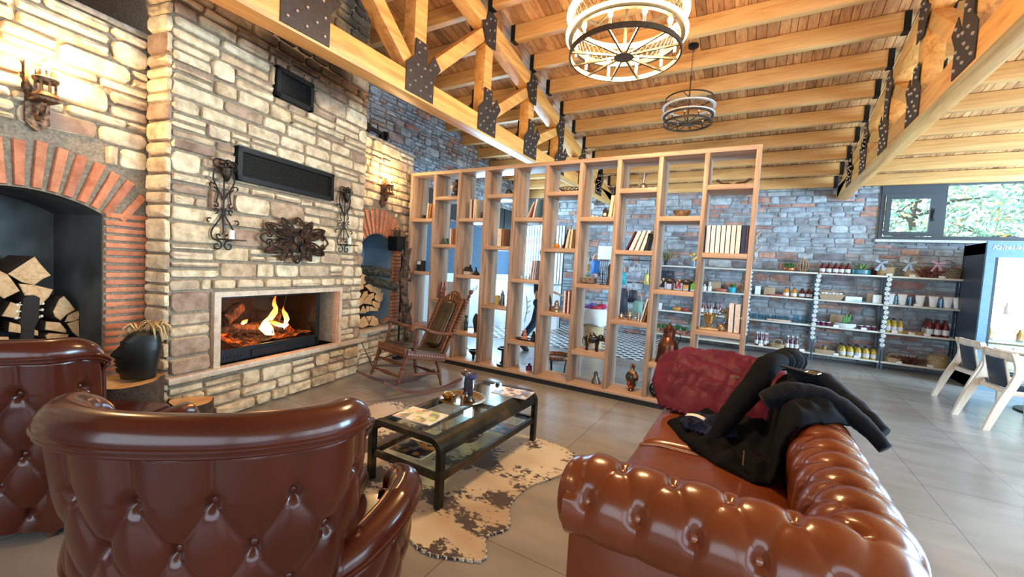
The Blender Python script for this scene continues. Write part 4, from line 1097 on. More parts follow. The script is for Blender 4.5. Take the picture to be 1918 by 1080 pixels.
o.grid(fl_,72,8,cu=True); o.add([(0,0,.001)]+[fl_(i/72,0) for i in range(72)],[(0,i+1,(i+1)%72+1) for i in range(72)]); o=o.build('fluted_dish',M_silv); o.modifiers.new('s','SOLIDIFY').thickness=.002; tag(o,'fluted silver dish on the lower glass shelf','dish')
o=flat('booklet',-1.65,2.36,.262,.17,.11,.5,M_blk,'small dark booklet lying across the fluted silver dish','booklet',th=.008)
# ------------------------------------------------------------------ rocking chair (local x forward, y left side = near side)
M_rock=wood('carved_oak',(.04,.011,.004),(.085,.026,.009),(.14,.048,.017),0,1.2,.6)
M_rockd=wood('carved_oak_dark',(.05,.018,.008),(.13,.05,.02),(.22,.09,.035),0,3,.35,coat=.2)
M_seat=leather('olive_brown_leather',(.030,.020,.010),(.060,.040,.018),.28)
RC_=empty('rocking_chair','carved dark oak rocking chair with olive leather seat and tall padded back','chair',(-3.212,3.567,0),radians(-101))
Rr=1.10; AY=.255
for sg,yy in ((1,AY),(-1,-AY)):
    mb=MB(); vs=[];k=30
    for i in range(k+1):
        a=-.36+(1.0)*i/k; x=Rr*sin(a); z=Rr*(1-cos(a)); hh=.036*(1 if 1<i<k-1 else .7)
        for (dy,dz) in ((-.016,0),(.016,0),(.016,hh),(-.016,hh)): vs.append((x,yy+dy,z+dz))
    mb.add(vs,[(i*4+j,i*4+(j+1)%4,(i+1)*4+(j+1)%4,(i+1)*4+j) for i in range(k) for j in range(4)]+[(0,1,2,3),tuple(k*4+j for j in range(4))])
    mb.build('rocker',M_rock,RC_,ang=40)
TL=[(0,.012),(.08,.014),(.14,.022),(.17,.013),(.30,.019),(.42,.026),(.52,.018),(.56,.026),(.60,.016),(.75,.021),(.88,.027),(.92,.016),(1,.020)]
for yy in (AY,-AY):
    MB().turned((.49,yy,.165),(.385,yy,.46),TL,12).build('leg',M_rock,RC_)
    MB().turned((-.10,yy*.92,.055),(-.04,yy*.85,.36),TL,12).build('leg',M_rock,RC_)
    MB().turned((.30,yy,.44+.03),(.27,yy*1.02,.715),[(0,.018),(.15,.016),(.3,.026),(.5,.020),(.55,.026),(.6,.014),(.85,.02),(1,.016)],12).build('arm_post',M_rock,RC_)
    MB().turned((.455,yy,.26),(-.07,yy*.9,.20),[(0,.009),(.3,.012),(.5,.019),(.7,.012),(1,.009)],10).build('stretcher',M_rock,RC_)
    # side aprons with beads
    mb=MB(); mb.beam((.395,yy,.475),(-.14,yy*.93,.365),.028,.085,bev=.006)
    ap=mb.build('side_apron',M_rock,RC_)
    cb_=MB()
    for i in range(15):
        t_=i/14; cb_.ball((.37-.48*t_,yy*(1-.065*t_)+(.013 if yy>0 else -.013),.470-.099*t_),.014,8,(1,.5,1))
    cb_.build('carved_beads',M_rockd,ap)
    # arm
    f_,L_=polypath([(.37,yy*1.06,.72),(.33,yy*1.06,.755),(.24,yy*1.10,.745),(.10,yy*1.12,.685),(-.04,yy*1.05,.655),(-.20,yy*.98,.64)])
    mb=MB(); mb.tube([f_(L_*i/30) for i in range(31)],[.018+.014*math.exp(-((i-3)/4)**2)+.006*math.exp(-((i-15)/7)**2) for i in range(31)],12,flat=1.35); mb.build('arm',M_rock,RC_)
    # back post
    a_=Vector((-.10,yy*.86,.34)); b_=Vector((-.475,yy*.98,1.115)); 
    prof=[(0,.017),(.12,.02),(.30,.017)]
    for i in range(15): t_=.32+i*.042; prof+=[(t_,.012),(t_+.014,.021),(t_+.028,.021),(t_+.036,.012)]
    prof+=[(.955,.012),(.97,.018),(.985,.026),(1.005,.026),(1.025,.014),(1.03,.002)]
    MB().turned(a_,b_,prof,12).build('back_post',M_rock,RC_)
MB().turned((.42,AY,.36),(.42,-AY,.36),[(0,.01),(.5,.018),(1,.01)],10).build('stretcher',M_rock,RC_)
for z_,x_ in ((.24,.455),(.19,-.07)): MB().turned((x_,AY*.95,z_),(x_,-AY*.95,z_),[(0,.009),(.25,.013),(.5,.02),(.75,.013),(1,.009)],10).build('stretcher',M_rock,RC_)
mb=MB(); mb.beam((.405,AY,.485),(.405,-AY,.485),.028,.085,bev=.006); ap=mb.build('front_apron',M_rock,RC_)
cb_=MB()
for i in range(15): cb_.ball((.42,AY*.9*(1-i/7),.485),.014,8,(.5,1,1))
cb_.build('carved_beads',M_rockd,ap)
def seatf(u,v):
    a=2*pi*v; c,s=cos(a),sin(a); yy=AY*.93*(abs(c)**.35)*(1 if c>0 else -1); x=-.12+.51*u; e=min(u,1-u)/.08; f=min(1,e)**.5
    return (x,yy*(.94+.06*f),.405+.105*(x+.12)/.51+(.045 if s>0 else .015)*(abs(s)**.7)*(1 if s>0 else -1)*(.3+.7*f)+(.015*(1-(2*u-1)**2)*(1-(yy/AY)**2) if s>0 else 0))
mb=MB(); mb.grid(seatf,24,32,cv=True)
for e in (0,1): mb.add([seatf(e,j/32) for j in range(32)],[tuple(range(32))])
mb.build('seat_cushion',M_seat,RC_,ang=60)
# backrest: plane from (-.10,.38) to (-.47,1.10)
bd=Vector((-.375,0,.775)).normalized(); bn=Vector((bd.z,0,-bd.x))
def BP(y,t,o=0): p=Vector((-.105,0,.36))+bd*t+bn*o; return (p.x,y,p.z)
outl=[(-.205,.05),(-.215,.70),(-.20,.74),(-.15,.735),(-.11,.76),(-.06,.81),(0,.825),(.06,.81),(.11,.76),(.15,.735),(.20,.74),(.215,.70),(.205,.05)]
n=len(outl); mb=MB(); mb.add([BP(y,t_,-.012) for y,t_ in outl]+[BP(y,t_,.012) for y,t_ in outl],[tuple(range(n)),tuple(range(2*n-1,n-1,-1))]+[(i,(i+1)%n,n+(i+1)%n,n+i) for i in range(n)])
bs=mb.build('backrest_board',M_rock,RC_,ang=30)
cv=MB()
for sg in (-1,1):
    for i in range(17):
        t_=.10+i*.036; cv.tube([BP(sg*(.135+.055*((q/6))),t_+.05*sin(q/6*pi*.9)-.01*q/6,.016) for q in range(7)],.0065,6)
    cv.tube([BP(sg*.19,.06+.65*q/20,.016+.004*sin(q*2.2)) for q in range(21)],.009,6)
for i in range(9):
    a=pi*i/8; cv.tube([BP(.10*cos(a),.655+.05*sin(a),.014),BP(.15*cos(a),.69+.09*sin(a),.02),BP(.13*cos(a+.2),.70+.095*sin(a+.1),.014)],.009,6)
for i in range(5): cv.ball(BP(-.05+.025*i,.765+.012*(2-abs(i-2)),.015),.014,8)
cv.build('carved_relief',M_rockd,bs)
def padf(u,v):
    a=2*pi*v; c,s=cos(a),sin(a); w=.118; ty=.09+.60*u; 
    e=min(u*1.0,(1-u))/.12; f=sqrt(max(0,1-(1-min(1,e))**2)); yy=w*(abs(c)**.6)*(1 if c>0 else -1)*(.35+.65*f)
    return BP(yy,ty,.014+(.055*(abs(s)**.8) if s>0 else 0)*f)
mb=MB(); mb.grid(padf,30,32,cv=True); mb.build('back_pad',M_seat,RC_,ang=None)
# ------------------------------------------------------------------ logs
M_bark=stonemat('bark',[(0,(.055,.035,.022)),(1,(.09,.06,.04))],nscale=16,bump=1.0,rough=.95)
M_cut=wood('split_wood',(.38,.18,.065),(.58,.33,.14),(.68,.43,.20),1,2.2,.7,rand=.0)
def split_log(poly,y0,L,label,grp):
    n=len(poly); cx=sum(p[0] for p in poly)/n; cz=sum(p[1] for p in poly)/n
    mb=MB(); yj=y0+random.uniform(-.02,.02); tx=random.uniform(-.03,.03)
    mb.add([(x,yj,z) for x,z in poly]+[(cx+(x-cx)*.97+tx,yj+L,cz+(z-cz)*.97) for x,z in poly],[(i,(i+1)%n,n+(i+1)%n,n+i) for i in range(n)])
    mb.cur=1; mb.add([(x,yj,z) for x,z in poly]+[(cx+(x-cx)*.9,yj-.004,cz+(z-cz)*.9) for x,z in poly],[(i,(i+1)%n,n+(i+1)%n,n+i) for i in range(n)]+[tuple(range(2*n-1,n-1,-1))]); mb.add([(cx+(x-cx)*.97+tx,yj+L,cz+(z-cz)*.97) for x,z in poly],[tuple(range(n))])
    o=mb.build('firewood_log',[M_bark,M_cut],smooth=True,ang=30); o.location=CH_P; o.rotation_euler=(0,0,CH_A); tag(o,label,'log',grp); return o
RLOGS=[[(4.365,1.202),(4.434,1.187),(4.5,1.129),(4.412,1.042),(4.377,1.079)],[(4.521,1.16),(4.557,1.228),(4.621,1.231),(4.707,1.142),(4.591,1.074),(4.533,1.107)],[(4.468,1.004),(4.524,1.112),(4.583,1.058),(4.578,1.021)],[(4.592,1.058),(4.753,1.125),(4.775,.976),(4.72,.978),(4.65,1.029)],[(4.775,1.058),(4.983,1.007),(4.95,.957),(4.861,.944),(4.789,.975)],[(4.357,.998),(4.48,.988),(4.45,.921),(4.364,.89)],[(4.545,.9),(4.604,.983),(4.683,.99),(4.687,.93),(4.595,.865)],[(4.698,.93),(4.833,.968),(4.833,.879),(4.787,.865)],[(4.837,.901),(4.887,.954),(5.032,.957),(5.027,.845),(4.96,.809),(4.849,.856)],[(4.405,.846),(4.473,.92),(4.553,.9),(4.626,.837),(4.519,.803)],[(4.624,.869),(4.707,.919),(4.778,.876),(4.783,.793),(4.631,.815)],[(4.792,.793),(4.806,.847),(4.978,.802),(4.965,.735),(4.912,.705),(4.847,.755)],[(4.369,.735),(4.371,.843),(4.425,.818),(4.519,.748),(4.446,.721)],[(4.517,.701),(4.583,.799),(4.649,.727),(4.642,.684)],[(4.729,.709),(4.742,.78),(4.894,.718),(4.931,.692)],[(4.33,.702),(4.498,.687),(4.495,.623),(4.453,.596),(4.375,.636)],[(4.447,.576),(4.616,.652),(4.713,.568),(4.716,.513),(4.586,.485),(4.505,.516)],[(4.716,.513),(4.793,.643),(4.903,.581),(4.923,.5),(4.838,.485)],[(4.34,.505),(4.355,.586),(4.4,.594),(4.444,.545),(4.428,.494),(4.383,.484)],[(4.633,.647),(4.776,.639),(4.713,.557)],[(4.48,.941),(4.53,.985),(4.54,.95),(4.50,.925)],[(4.655,.70),(4.66,.785),(4.725,.775),(4.72,.70)]]
LLOGS=[[(1.434,1.204),(1.558,1.323),(1.584,1.274),(1.638,1.193),(1.596,1.167),(1.555,1.127),(1.497,1.148)],[(1.354,1.213),(1.375,1.241),(1.432,1.201),(1.456,1.156),(1.487,1.09),(1.416,1.042),(1.37,1.088),(1.353,1.145)],[(1.479,1.139),(1.557,1.127),(1.646,1.094),(1.625,1.043),(1.586,.991),(1.545,.964),(1.529,1.008),(1.501,1.076)],[(1.328,1.071),(1.374,1.069),(1.401,1.023),(1.353,.992),(1.328,.994)],[(1.501,.971),(1.529,.948),(1.588,.902),(1.547,.88),(1.501,.862)],[(1.643,.938),(1.676,1.026),(1.7,1.046),(1.729,1.002),(1.761,.942),(1.713,.911),(1.681,.872),(1.653,.903)],[(1.708,.855),(1.729,.909),(1.783,.933),(1.79,.905),(1.785,.872),(1.761,.856)],[(1.72,.844),(1.785,.862),(1.788,.734),(1.75,.777)],[(1.6,.816),(1.605,.873),(1.676,.858),(1.71,.8),(1.71,.778)],[(1.32,.985),(1.369,.969),(1.386,.904),(1.368,.83),(1.319,.837)],[(1.437,.821),(1.442,.885),(1.496,.859),(1.576,.809),(1.576,.774)],[(1.605,.77),(1.625,.788),(1.729,.765),(1.715,.705),(1.625,.726)],[(1.40,.93),(1.44,1.02),(1.49,.99),(1.49,.90)],[(1.20,.80),(1.22,.97),(1.31,.95),(1.30,.80)],[(1.18,.99),(1.2,1.1),(1.31,1.08),(1.32,1.0)],[(1.05,.72),(1.08,.86),(1.18,.86),(1.18,.74)],[(1.33,.70),(1.36,.80),(1.43,.79),(1.44,.69)],[(1.46,.66),(1.47,.755),(1.58,.75),(1.58,.67)],[(1.60,.60),(1.6,.70),(1.77,.69),(1.77,.6)],[(1.40,.56),(1.41,.66),(1.57,.65),(1.57,.56)],[(1.2,.6),(1.22,.78),(1.31,.78),(1.38,.68),(1.37,.6)],[(1.59,.48),(1.59,.585),(1.77,.585),(1.77,.48)],[(1.38,.42),(1.38,.55),(1.57,.55),(1.57,.42)],[(1.15,.4),(1.15,.58),(1.35,.58),(1.35,.4)],[(1.0,.5),(1.0,.7),(1.13,.7),(1.13,.5)],[(1.1,.285),(1.1,.39),(1.34,.39),(1.34,.285)],[(1.36,.285),(1.36,.41),(1.56,.41),(1.56,.285)],[(1.58,.285),(1.58,.47),(1.77,.47),(1.77,.285)]]
onum=['first','second','third','fourth','fifth','sixth','seventh','eighth','ninth']
def stack(logs,cuts,where,grp,y0,L,special=()):
    rows={}
    for pg in logs:
        zc=sum(p[1] for p in pg)/len(pg); rows.setdefault(sum(zc>c for c in cuts),[]).append((sum(p[0] for p in pg)/len(pg),pg))
    for r in rows:
        for k,(xc,pg) in enumerate(sorted(rows[r],key=lambda t_:t_[0])):
            lab=f'split firewood, {onum[k]} from left in the {onum[r]} layer up {where}'
            for (sx,sz,tx) in special:
                if abs(xc-sx)<.03 and abs(sum(p[1] for p in pg)/len(pg)-sz)<.04: lab=tx
            split_log(pg,y0,L,lab,grp)
stack(RLOGS,(.62,.76,.88,1.0,1.12),'in the small niche','firewood stacked in the small niche',.30,.34)
stack(LLOGS,(.5,.62,.74,.86,1.0),'of the big niche pile','firewood pile in the big niche',.55,.27,[(1.55,1.20,'topmost broad wedge of firewood in the big arched niche'),(1.40,1.14,'blocky firewood piece left of the topmost wedge in the big niche'),(1.56,1.06,'wide firewood wedge just under the topmost piece in the big niche')])
def round_log(p,q,r,label):
    mb=rough_log(p,q,r,seed=p[2]*9); o=mb.build('round_log',plain('mossy_bark',(.05,.048,.035),.95,var=.5,scale=25,bump=1.0),ang=60); o.location=CH_P; o.rotation_euler=(0,0,CH_A); tag(o,label,'log','round logs on top of the small stack')
    c=MB(align(q,(Vector(q)+(Vector(q)-Vector(p)).normalized()))); c.lathe([(0,.002),(r*.88,.002)],18,cap=False); c.lathe([(0,.006),(r*.5,.005),(r*.85,.001)],18,cap=False); c.build('cut_end',M_cut,o)
round_log((4.37,.46,1.30),(4.92,.12,1.245),.062,'dark round log lying on top of the small niche stack')
round_log((4.55,.42,1.20),(4.965,.03,1.045),.058,'mossy round log with pale cut end poking out of the small niche')
# ================================================================== SMALL THINGS
def L1(name,prof,mat,loc,label,cat,grp=None,n=18,sc=1,M=None,ang=40):
    o=MB(M).lathe([(r*sc,z*sc) for r,z in prof],n,cap=True).build(name,mat,loc=loc,ang=ang); return tag(o,label,cat,grp)
def col_(name,c,r=.5,m=0,**k): return plain(name,c,r,m,var=.06,**k)
M_page=plain('page_edges',(.74,.70,.60),.7,var=.08,scale=80)
def book(x,z,w,h,tilt,cover,label,y=4.80,d=.17,grp=None,pages_front=True):
    """book standing at x (left foot), leaning by tilt radians (positive leans right)"""
    M=TR(x,y-d/2,z)@RY(tilt)
    mb=MB(M); mb.box(0,.003,0,d,0,h); mb.box(w-.003,w,0,d,0,h); mb.box(0,w,0,.003,0,h)
    o=mb.build('book',cover,smooth=False); tag(o,label,'book',grp)
    MB(M).box(.003,w-.003,.0035,d-.003,.003,h-.004).build('pages',M_page,o,smooth=False); return o
cw=col_('cover_white',(.82,.84,.86)); cc=col_('cover_cream',(.80,.72,.55)); cr=col_('cover_red',(.40,.04,.04)); ck=col_('cover_black',(.015,.015,.02)); cb_=col_('cover_brown',(.30,.14,.05)); co=col_('cover_orange',(.70,.25,.06)); cm=col_('cover_maroon',(.12,.02,.035)); cbl=col_('cover_blue',(.20,.35,.45)); cl=col_('cover_lilac',(.62,.55,.72)); cn=col_('cover_navy',(.02,.03,.10))
def X0(b): return -4.55+.4475*(b-1)+.045
zE=(2.38,1.70,.91); zO=(2.07,1.29,.49); Z1=.10
g='books on the shelf divider'
B=[ # bay, z, x offset, w,h,tilt,cover,label
(1,2.07,.20,.030,.24,.10,cc,'thick cream book leaning in the leftmost bay of the divider'),
(1,2.07,.245,.022,.23,.16,co,'orange book leaning at the right of the leftmost bay'),
(2,1.70,.22,.035,.235,0,cw,'white book beside the two painted mugs'),(2,1.70,.265,.022,.235,0,co,'orange book right of the white one in the second bay'),
(2,.91,.08,.016,.25,.12,cr,'red-covered thin book at the left of the low row in the second bay'),(2,.91,.105,.016,.25,.10,cw,'first white thin book of the low row in the second bay'),(2,.91,.132,.014,.25,.06,cl,'lilac thin book of the low row in the second bay'),(2,.91,.158,.018,.25,.03,cr,'dark red thin book in the middle of the second bay low row'),(2,.91,.185,.016,.25,0,cw,'white thin book at the right of the second bay low row'),
(3,2.07,.11,.035,.27,-.02,cc,'thick cream book standing at the left of the third bay'),(3,2.07,.150,.012,.27,0,cr,'thin red book between cream ones in the third bay'),(3,2.07,.168,.030,.27,0,cc,'cream book right of the thin red one in the third bay'),(3,2.07,.202,.026,.265,-.03,cc,'cream book at the right end of the third bay row'),
(4,1.70,.14,.07,.235,0,cc,'very thick cream book in the fourth bay'),(4,1.70,.215,.035,.235,0,cb_,'brown leather book at the right of the fourth bay'),
(5,2.07,.12,.022,.23,.40,cc,'cream book leaning far over in the fifth bay'),(5,2.07,.17,.016,.19,.30,cr,'small red book in the leaning row of the fifth bay'),(5,2.07,.205,.026,.25,.18,cw,'white book in the leaning row of the fifth bay'),(5,2.07,.245,.016,.25,.14,cbl,'pale blue book at the right of the leaning row in the fifth bay'),
(5,1.29,.22,.022,.25,.10,cl,'first lilac booklet right of the salt shakers'),(5,1.29,.25,.022,.25,.09,cw,'white booklet among the lilac ones in the fifth bay'),(5,1.29,.28,.020,.25,.08,cl,'last lilac booklet at the right of the fifth bay'),
(6,1.70,.20,.018,.24,.25,ck,'black book leaning in the sixth bay'),(6,1.70,.235,.035,.24,.14,cc,'cream book leaning beside the black one in the sixth bay'),(6,1.70,.29,.03,.235,.06,cc,'cream book second from the right in the sixth bay'),(6,1.70,.335,.022,.235,.03,cb_,'brown book at the right of the sixth bay'),
(6,.91,.265,.028,.27,0,cw,'white book right of the silver inkwell'),(6,.91,.298,.014,.275,0,cr,'thin red book right of the inkwell'),(6,.91,.318,.026,.27,0,cw,'second white book of the row by the inkwell'),(6,.91,.35,.022,.27,0,cr,'dark red book at the end of the row by the inkwell'),
(7,2.07,.30,.045,.26,.10,cc,'thick cream book leaning in the seventh bay'),(7,2.07,.355,.022,.26,.05,cc,'thin cream book at the right of the seventh bay'),
(8,1.70,.08,.020,.24,.42,cm,'maroon book leaning at the left of the white binders in the eighth bay'),(8,1.70,.12,.045,.245,.38,cw,'first white binder leaning in the eighth bay'),(8,1.70,.185,.042,.245,.33,cw,'second white binder leaning in the eighth bay'),(8,1.70,.245,.040,.245,.30,cw,'third white binder leaning in the eighth bay'),(8,1.70,.30,.028,.20,.14,ck,'black book leaning under the third white binder'),
(10,.91,.285,.048,.29,-.02,cw,'left one of the two tall white binders beside the hurricane lantern'),(10,.91,.338,.052,.285,-.01,cw,'right one of the two tall white binders beside the hurricane lantern')]
for b,z,dx,w,h,t_,c,l in B: book(X0(b)+dx,z+.001,w,h,t_,c,l,grp=g)
ords=['first','second','third','fourth','fifth','sixth','seventh','eighth']
for i in range(8): book(X0(10)+.012+i*.046,1.701,.043,.285,.0,cw if i<7 else cn,f'{ords[i]} white binder from the left in the full row of the last bay',grp='white binders in the last bay')
book(X0(10)+.383,1.701,.014,.285,0,cm,'maroon folder closing the row of white binders',grp='white binders in the last bay')
S_=M_silv; BR=M_brass
M_cop=plain('dark_copper',(.23,.09,.06),.32,.85,var=.35,scale=8)
M_dk=plain('dark_clay',(.025,.022,.025),.45); M_pew=plain('antique_pewter',(.20,.19,.18),.38,.8,var=.4,scale=50)
def at(b,dx,z,y=4.78): return (X0(b)+dx,y,z+.001)
# bay 1
mb=MB(); mb.box(-.01,.08,-.10,.0,0,.16); o=mb.build('souvenir_box',col_('box_black',(.02,.02,.02)),loc=at(1,.10,1.29),smooth=False); tag(o,'black souvenir box with white labels at the left end of the divider','box')
MB().box(.0,.07,-.103,-.1,.10,.15).build('label',M_white,o,smooth=False); MB().box(-.012,-.010,-.09,-.02,.02,.14).build('label',M_white,o,smooth=False)
o=MB().box(-.02,.03,-.03,.03,0,.07,bev=.004).build('trinket_box',M_dk,loc=at(1,.10,2.07)); tag(o,'small dark trinket box on the top shelf of the leftmost bay','box')
# bay 2
T=empty('bust_figurine','dark gilded bust figurine with a pale flower on the second bay top shelf','figurine',at(2,.25,2.38))
MB().lathe([(0,0),(.045,0),(.045,.03),(.02,.05),(.05,.09),(.055,.13),(.025,.16),(.022,.175),(.035,.20),(.033,.23),(.02,.26),(0,.27)],14).build('bust',plain('dark_gilt',(.10,.06,.03),.4,.5),T)
mb=MB(); [mb.ball((-.05+.018*cos(k*1.26),-.045,.15+.018*sin(k*1.26)),.014,8) for k in range(5)]; mb.build('flower',col_('pale_petals',(.75,.62,.42)),T)
t=NT('painted_mug'); vo=t.n('ShaderNodeTexVoronoi',{'Vector':t.coord(),'Scale':45}).outputs['Color']; sp__=t.n('ShaderNodeSeparateColor',{0:vo}).outputs[0]
t.set(col=t.ramp(sp__,[(0,(.05,.12,.06)),(.4,(.65,.45,.05)),(.6,(.04,.06,.08)),(.8,(.6,.55,.4))],'CONSTANT'),rough=.2); M_mug=t.m
for dx,l in ((.09,'left painted mug with yellow flowers on the divider'),(.165,'right painted mug with yellow flowers, next to the white book')):
    o=L1('painted_mug',[(.03,0),(.036,.01),(.036,.095),(.033,.095),(.033,.012),(0,.012)],M_mug,at(2,dx,1.70),l,'mug','painted mugs')
    MB().tube([(.034,0,.075),(.055,0,.07),(.058,0,.045),(.035,0,.025)],.005,6).build('handle',M_mug,o)
# bay 3
T=empty('model_boat','small dark model on the third bay shelf with a pale blue stone','figurine',at(3,.32,2.07)); MB().box(-.05,.03,-.03,.03,0,.10,bev=.004).build('dark_block',M_dk,T); MB().ball((.06,0,.03),.028,8,(1,1,1)).build('blue_stone',col_('pale_blue',(.3,.45,.6)),T)
T=empty('cottage_figurine','dark pottery cottage with chimney and white windows on the third bay shelf','figurine',at(3,.09,1.29))
MB().box(-.05,.05,-.04,.04,0,.045).build('walls',col_('cottage_plaster',(.55,.5,.42)),T,smooth=False)
mb=MB(); mb.prism([(-.058,.045),(.058,.045),(.02,.11),(-.02,.11)],-.045,.045,RX(pi/2)); mb.box(.02,.042,-.01,.012,.06,.14); mb.build('roof',M_dk,T,smooth=False)
T=empty('tent_jug','small black cone-shaped jug beside the pottery cottage','jug',at(3,.23,1.29)); MB().lathe([(.0,0),(.05,0),(.055,.02),(.03,.05),(.01,.075),(.006,.11),(0,.11)],16).build('body',M_dk,T); MB().tube([(.0,0,.07),(-.02,0,.11)],.004,6).build('spout',M_dk,T)
L1('tall_bottle',[(.0,0),(.028,0),(.030,.02),(.030,.12),(.012,.15),(.012,.17),(.025,.19),(.02,.215),(0,.22)],glassmat('smoky_glass',(.35,.42,.40),.2),at(3,.10,.49),'smoky glass bottle with crystal stopper on the low third bay shelf','bottle')
L1('spindle_vase',[(0,0),(.022,0),(.024,.03),(.03,.07),(.045,.14),(.045,.18),(.03,.23),(.012,.255),(.01,.27),(0,.27)],plain('ebony_glaze',(.03,.035,.045),.3),at(3,.27,.49),'slender dark spindle-shaped vase on the low third bay shelf','vase')
o=MB().lathe([(0,.06),(.03,.06),(.065,.10),(.08,.13),(.075,.13),(.028,.07),(0,.07)],18).build('iron_brazier',M_black,loc=at(3,.26,Z1)); tag(o,'black iron footed bowl with side handle on the bottom board','bowl'); MB().tube([(-.06,0,.12),(-.11,0,.13),(-.13,0,.145)],.006,6).build('handle',M_black,o); MB().cyl(.02,0,.065,10).build('foot',M_black,o)
# bay 4
T=empty('silver_ewer','small silver long-necked flask on the fourth bay top shelf','flask',at(4,.25,2.38)); MB().lathe([(0,0),(.03,0),(.05,.02),(.055,.045),(.035,.07),(.01,.09),(.008,.17),(.013,.19),(0,.19)],18).build('body',M_pew,T); MB().tube([(-.01,0,.17),(-.035,0,.20),(-.03,0,.23)],.004,6).build('handle',M_pew,T)
L1('small_cup',[(0,0),(.012,0),(.016,.04),(0,.04)],S_,at(4,.14,2.38),'tiny silver cup left of the long-necked flask','cup')
T=empty('hand_sculpture','grey pottery sculpture like upright fingers on the fourth bay shelf','sculpture',at(4,.24,.91)); MB().lathe([(0,0),(.035,0),(.032,.05),(.028,.09),(0,.09)],12).build('base',M_pew,T)
for k,(x,h) in enumerate(((-.025,.17),(-.008,.22),(.01,.20),(.026,.15))): MB().tube([(x*.8,0,.06),(x,0,h*.8),(x*1.3,0,h)],[.011,.010,.005],8).build('finger',M_pew,T)
o=MB().box(-.02,.03,-.03,.03,0,.13,bev=.003).build('yellow_tin',col_('yellow_tin',(.5,.4,.12)),loc=at(4,.155,.91)); tag(o,'narrow yellow tin left of the grey hand sculpture','tin')
T=empty('candle_stand','black turned wooden candle stand on the bottom board','candle holder',at(4,.33,Z1,4.74)); MB().lathe([(0,0),(.085,0),(.085,.03),(.05,.035),(.028,.06),(.026,.20),(.05,.215),(.085,.22),(.085,.25),(.07,.25),(.07,.235),(0,.235)],22).build('turned_body',M_black,T)
# bay 5
for dx,l in ((.07,'left glass salt shaker on the fifth bay shelf'),(.115,'right glass salt shaker on the fifth bay shelf')): 
    o=L1('salt_shaker',[(0,0),(.018,0),(.02,.05),(.014,.08),(.012,.095),(0,.10)],glassmat('shaker_glass',(.8,.9,.95),.2),at(5,dx,1.29),l,'shaker','salt shakers'); MB().lathe([(0,.003),(.015,.003),(.016,.04),(0,.04)],10).build('salt',M_white,o)
L1('glass_dish',[(0,0),(.03,0),(.045,.03),(.042,.03),(.028,.006),(0,.006)],glassmat('dish_glass',(.75,.85,.8),.2),at(5,.175,1.29),'small glass dish right of the salt shakers','dish')
T=empty('figurine_tray','dark oval tray with a pink seated figure and a dark figure','figurine',at(5,.20,.49)); mb=MB(); mb.lathe([(0,.0),(.15,0),(.17,.018),(.16,.018),(.14,.008),(0,.008)],24,Matrix.Diagonal((1,.5,1,1))); mb.build('tray',M_dk,T)
MB(TR(-.03,0,.008)).lathe([(0,0),(.045,0),(.045,.02),(.025,.045),(.03,.07),(.014,.09),(.018,.105),(.014,.125),(0,.13)],14).build('seated_figure',col_('terracotta_pink',(.5,.22,.16)),T)
MB(TR(.10,0,.008)).lathe([(0,0),(.04,0),(.03,.04),(.035,.07),(.015,.09),(.02,.11),(0,.13)],12).build('dark_figure',M_dk,T)
T=empty('oil_lamp','small purple glass oil lamp with clear chimney on the bottom board','lamp',at(5,.26,Z1)); MB().lathe([(0,0),(.04,0),(.042,.03),(.038,.06),(.018,.07),(.02,.09),(0,.095)],16).build('purple_font',col_('purple_glass',(.12,.02,.10),.15),T); MB().lathe([(.014,.09),(.024,.12),(.018,.17),(.022,.20)],14,cap=False).build('chimney',glassmat('chim_glass',(.9,.95,1),.2),T)
# bay 6
o=MB(); 
for k in range(14): a=2*pi*k/14; o.tube([(.03*cos(a),.03*sin(a),0),(.09*cos(a+.2),.09*sin(a+.2),.03),(.13*cos(a+.4),.10*sin(a+.4),.06)],.004,5)
o.tube([(.13*cos(a),.10*sin(a),.06) for a in [2*pi*k/24 for k in range(24)]],.005,5,closed=True); o.tube([(.03*cos(a),.03*sin(a),0.004) for a in [2*pi*k/12 for k in range(12)]],.004,5,closed=True)
o=o.build('wire_bowl',M_iron,loc=at(6,.22,2.38)); tag(o,'open dark wire bowl on the sixth bay top shelf','bowl')
M_amber=col_('amber_glass',(.65,.22,.02),.12,coat=.5)
T=empty('amber_teapot','small amber glass teapot in a wire stand on the sixth bay shelf','teapot',at(6,.10,1.70)); MB().lathe([(0,0),(.03,0),(.042,.025),(.03,.055),(.012,.06),(0,.07)],16).build('body',M_amber,T); MB().tube([(-.035,0,.03),(-.045,0,.07),(-.03,0,.10),(-.02,0,.11)],.003,6).build('stand',M_iron,T)
o=L1('amber_cup',[(0,0),(.018,0),(.024,.05),(.021,.05),(.015,.006),(0,.006)],M_amber,at(6,.185,1.70),'amber glass cup left of the black leaning book','cup')
T=empty('inkwell','ornate silver inkwell with a black feather quill on the sixth bay shelf','inkwell',at(6,.15,.91)); MB().lathe([(0,0),(.07,0),(.062,.02),(.07,.035),(.068,.06),(.03,.075),(.032,.10),(.022,.115),(.024,.13),(.01,.14),(0,.145)],20).build('body',M_silv,T)
mb=MB(); mb.grid(lambda u,v:(-.075-.03*u+ (v-.5)*.035*sin(pi*min(1,u*1.05+.02)),0,.03+.20*u),12,2); o=mb.build('quill',ck,T); o.modifiers.new('s','SOLIDIFY').thickness=.002
MB(TR(-.075,0,0)).lathe([(0,0),(.022,0),(.024,.05),(.018,.06),(0,.06)],12).build('quill_pot',M_cop,T)
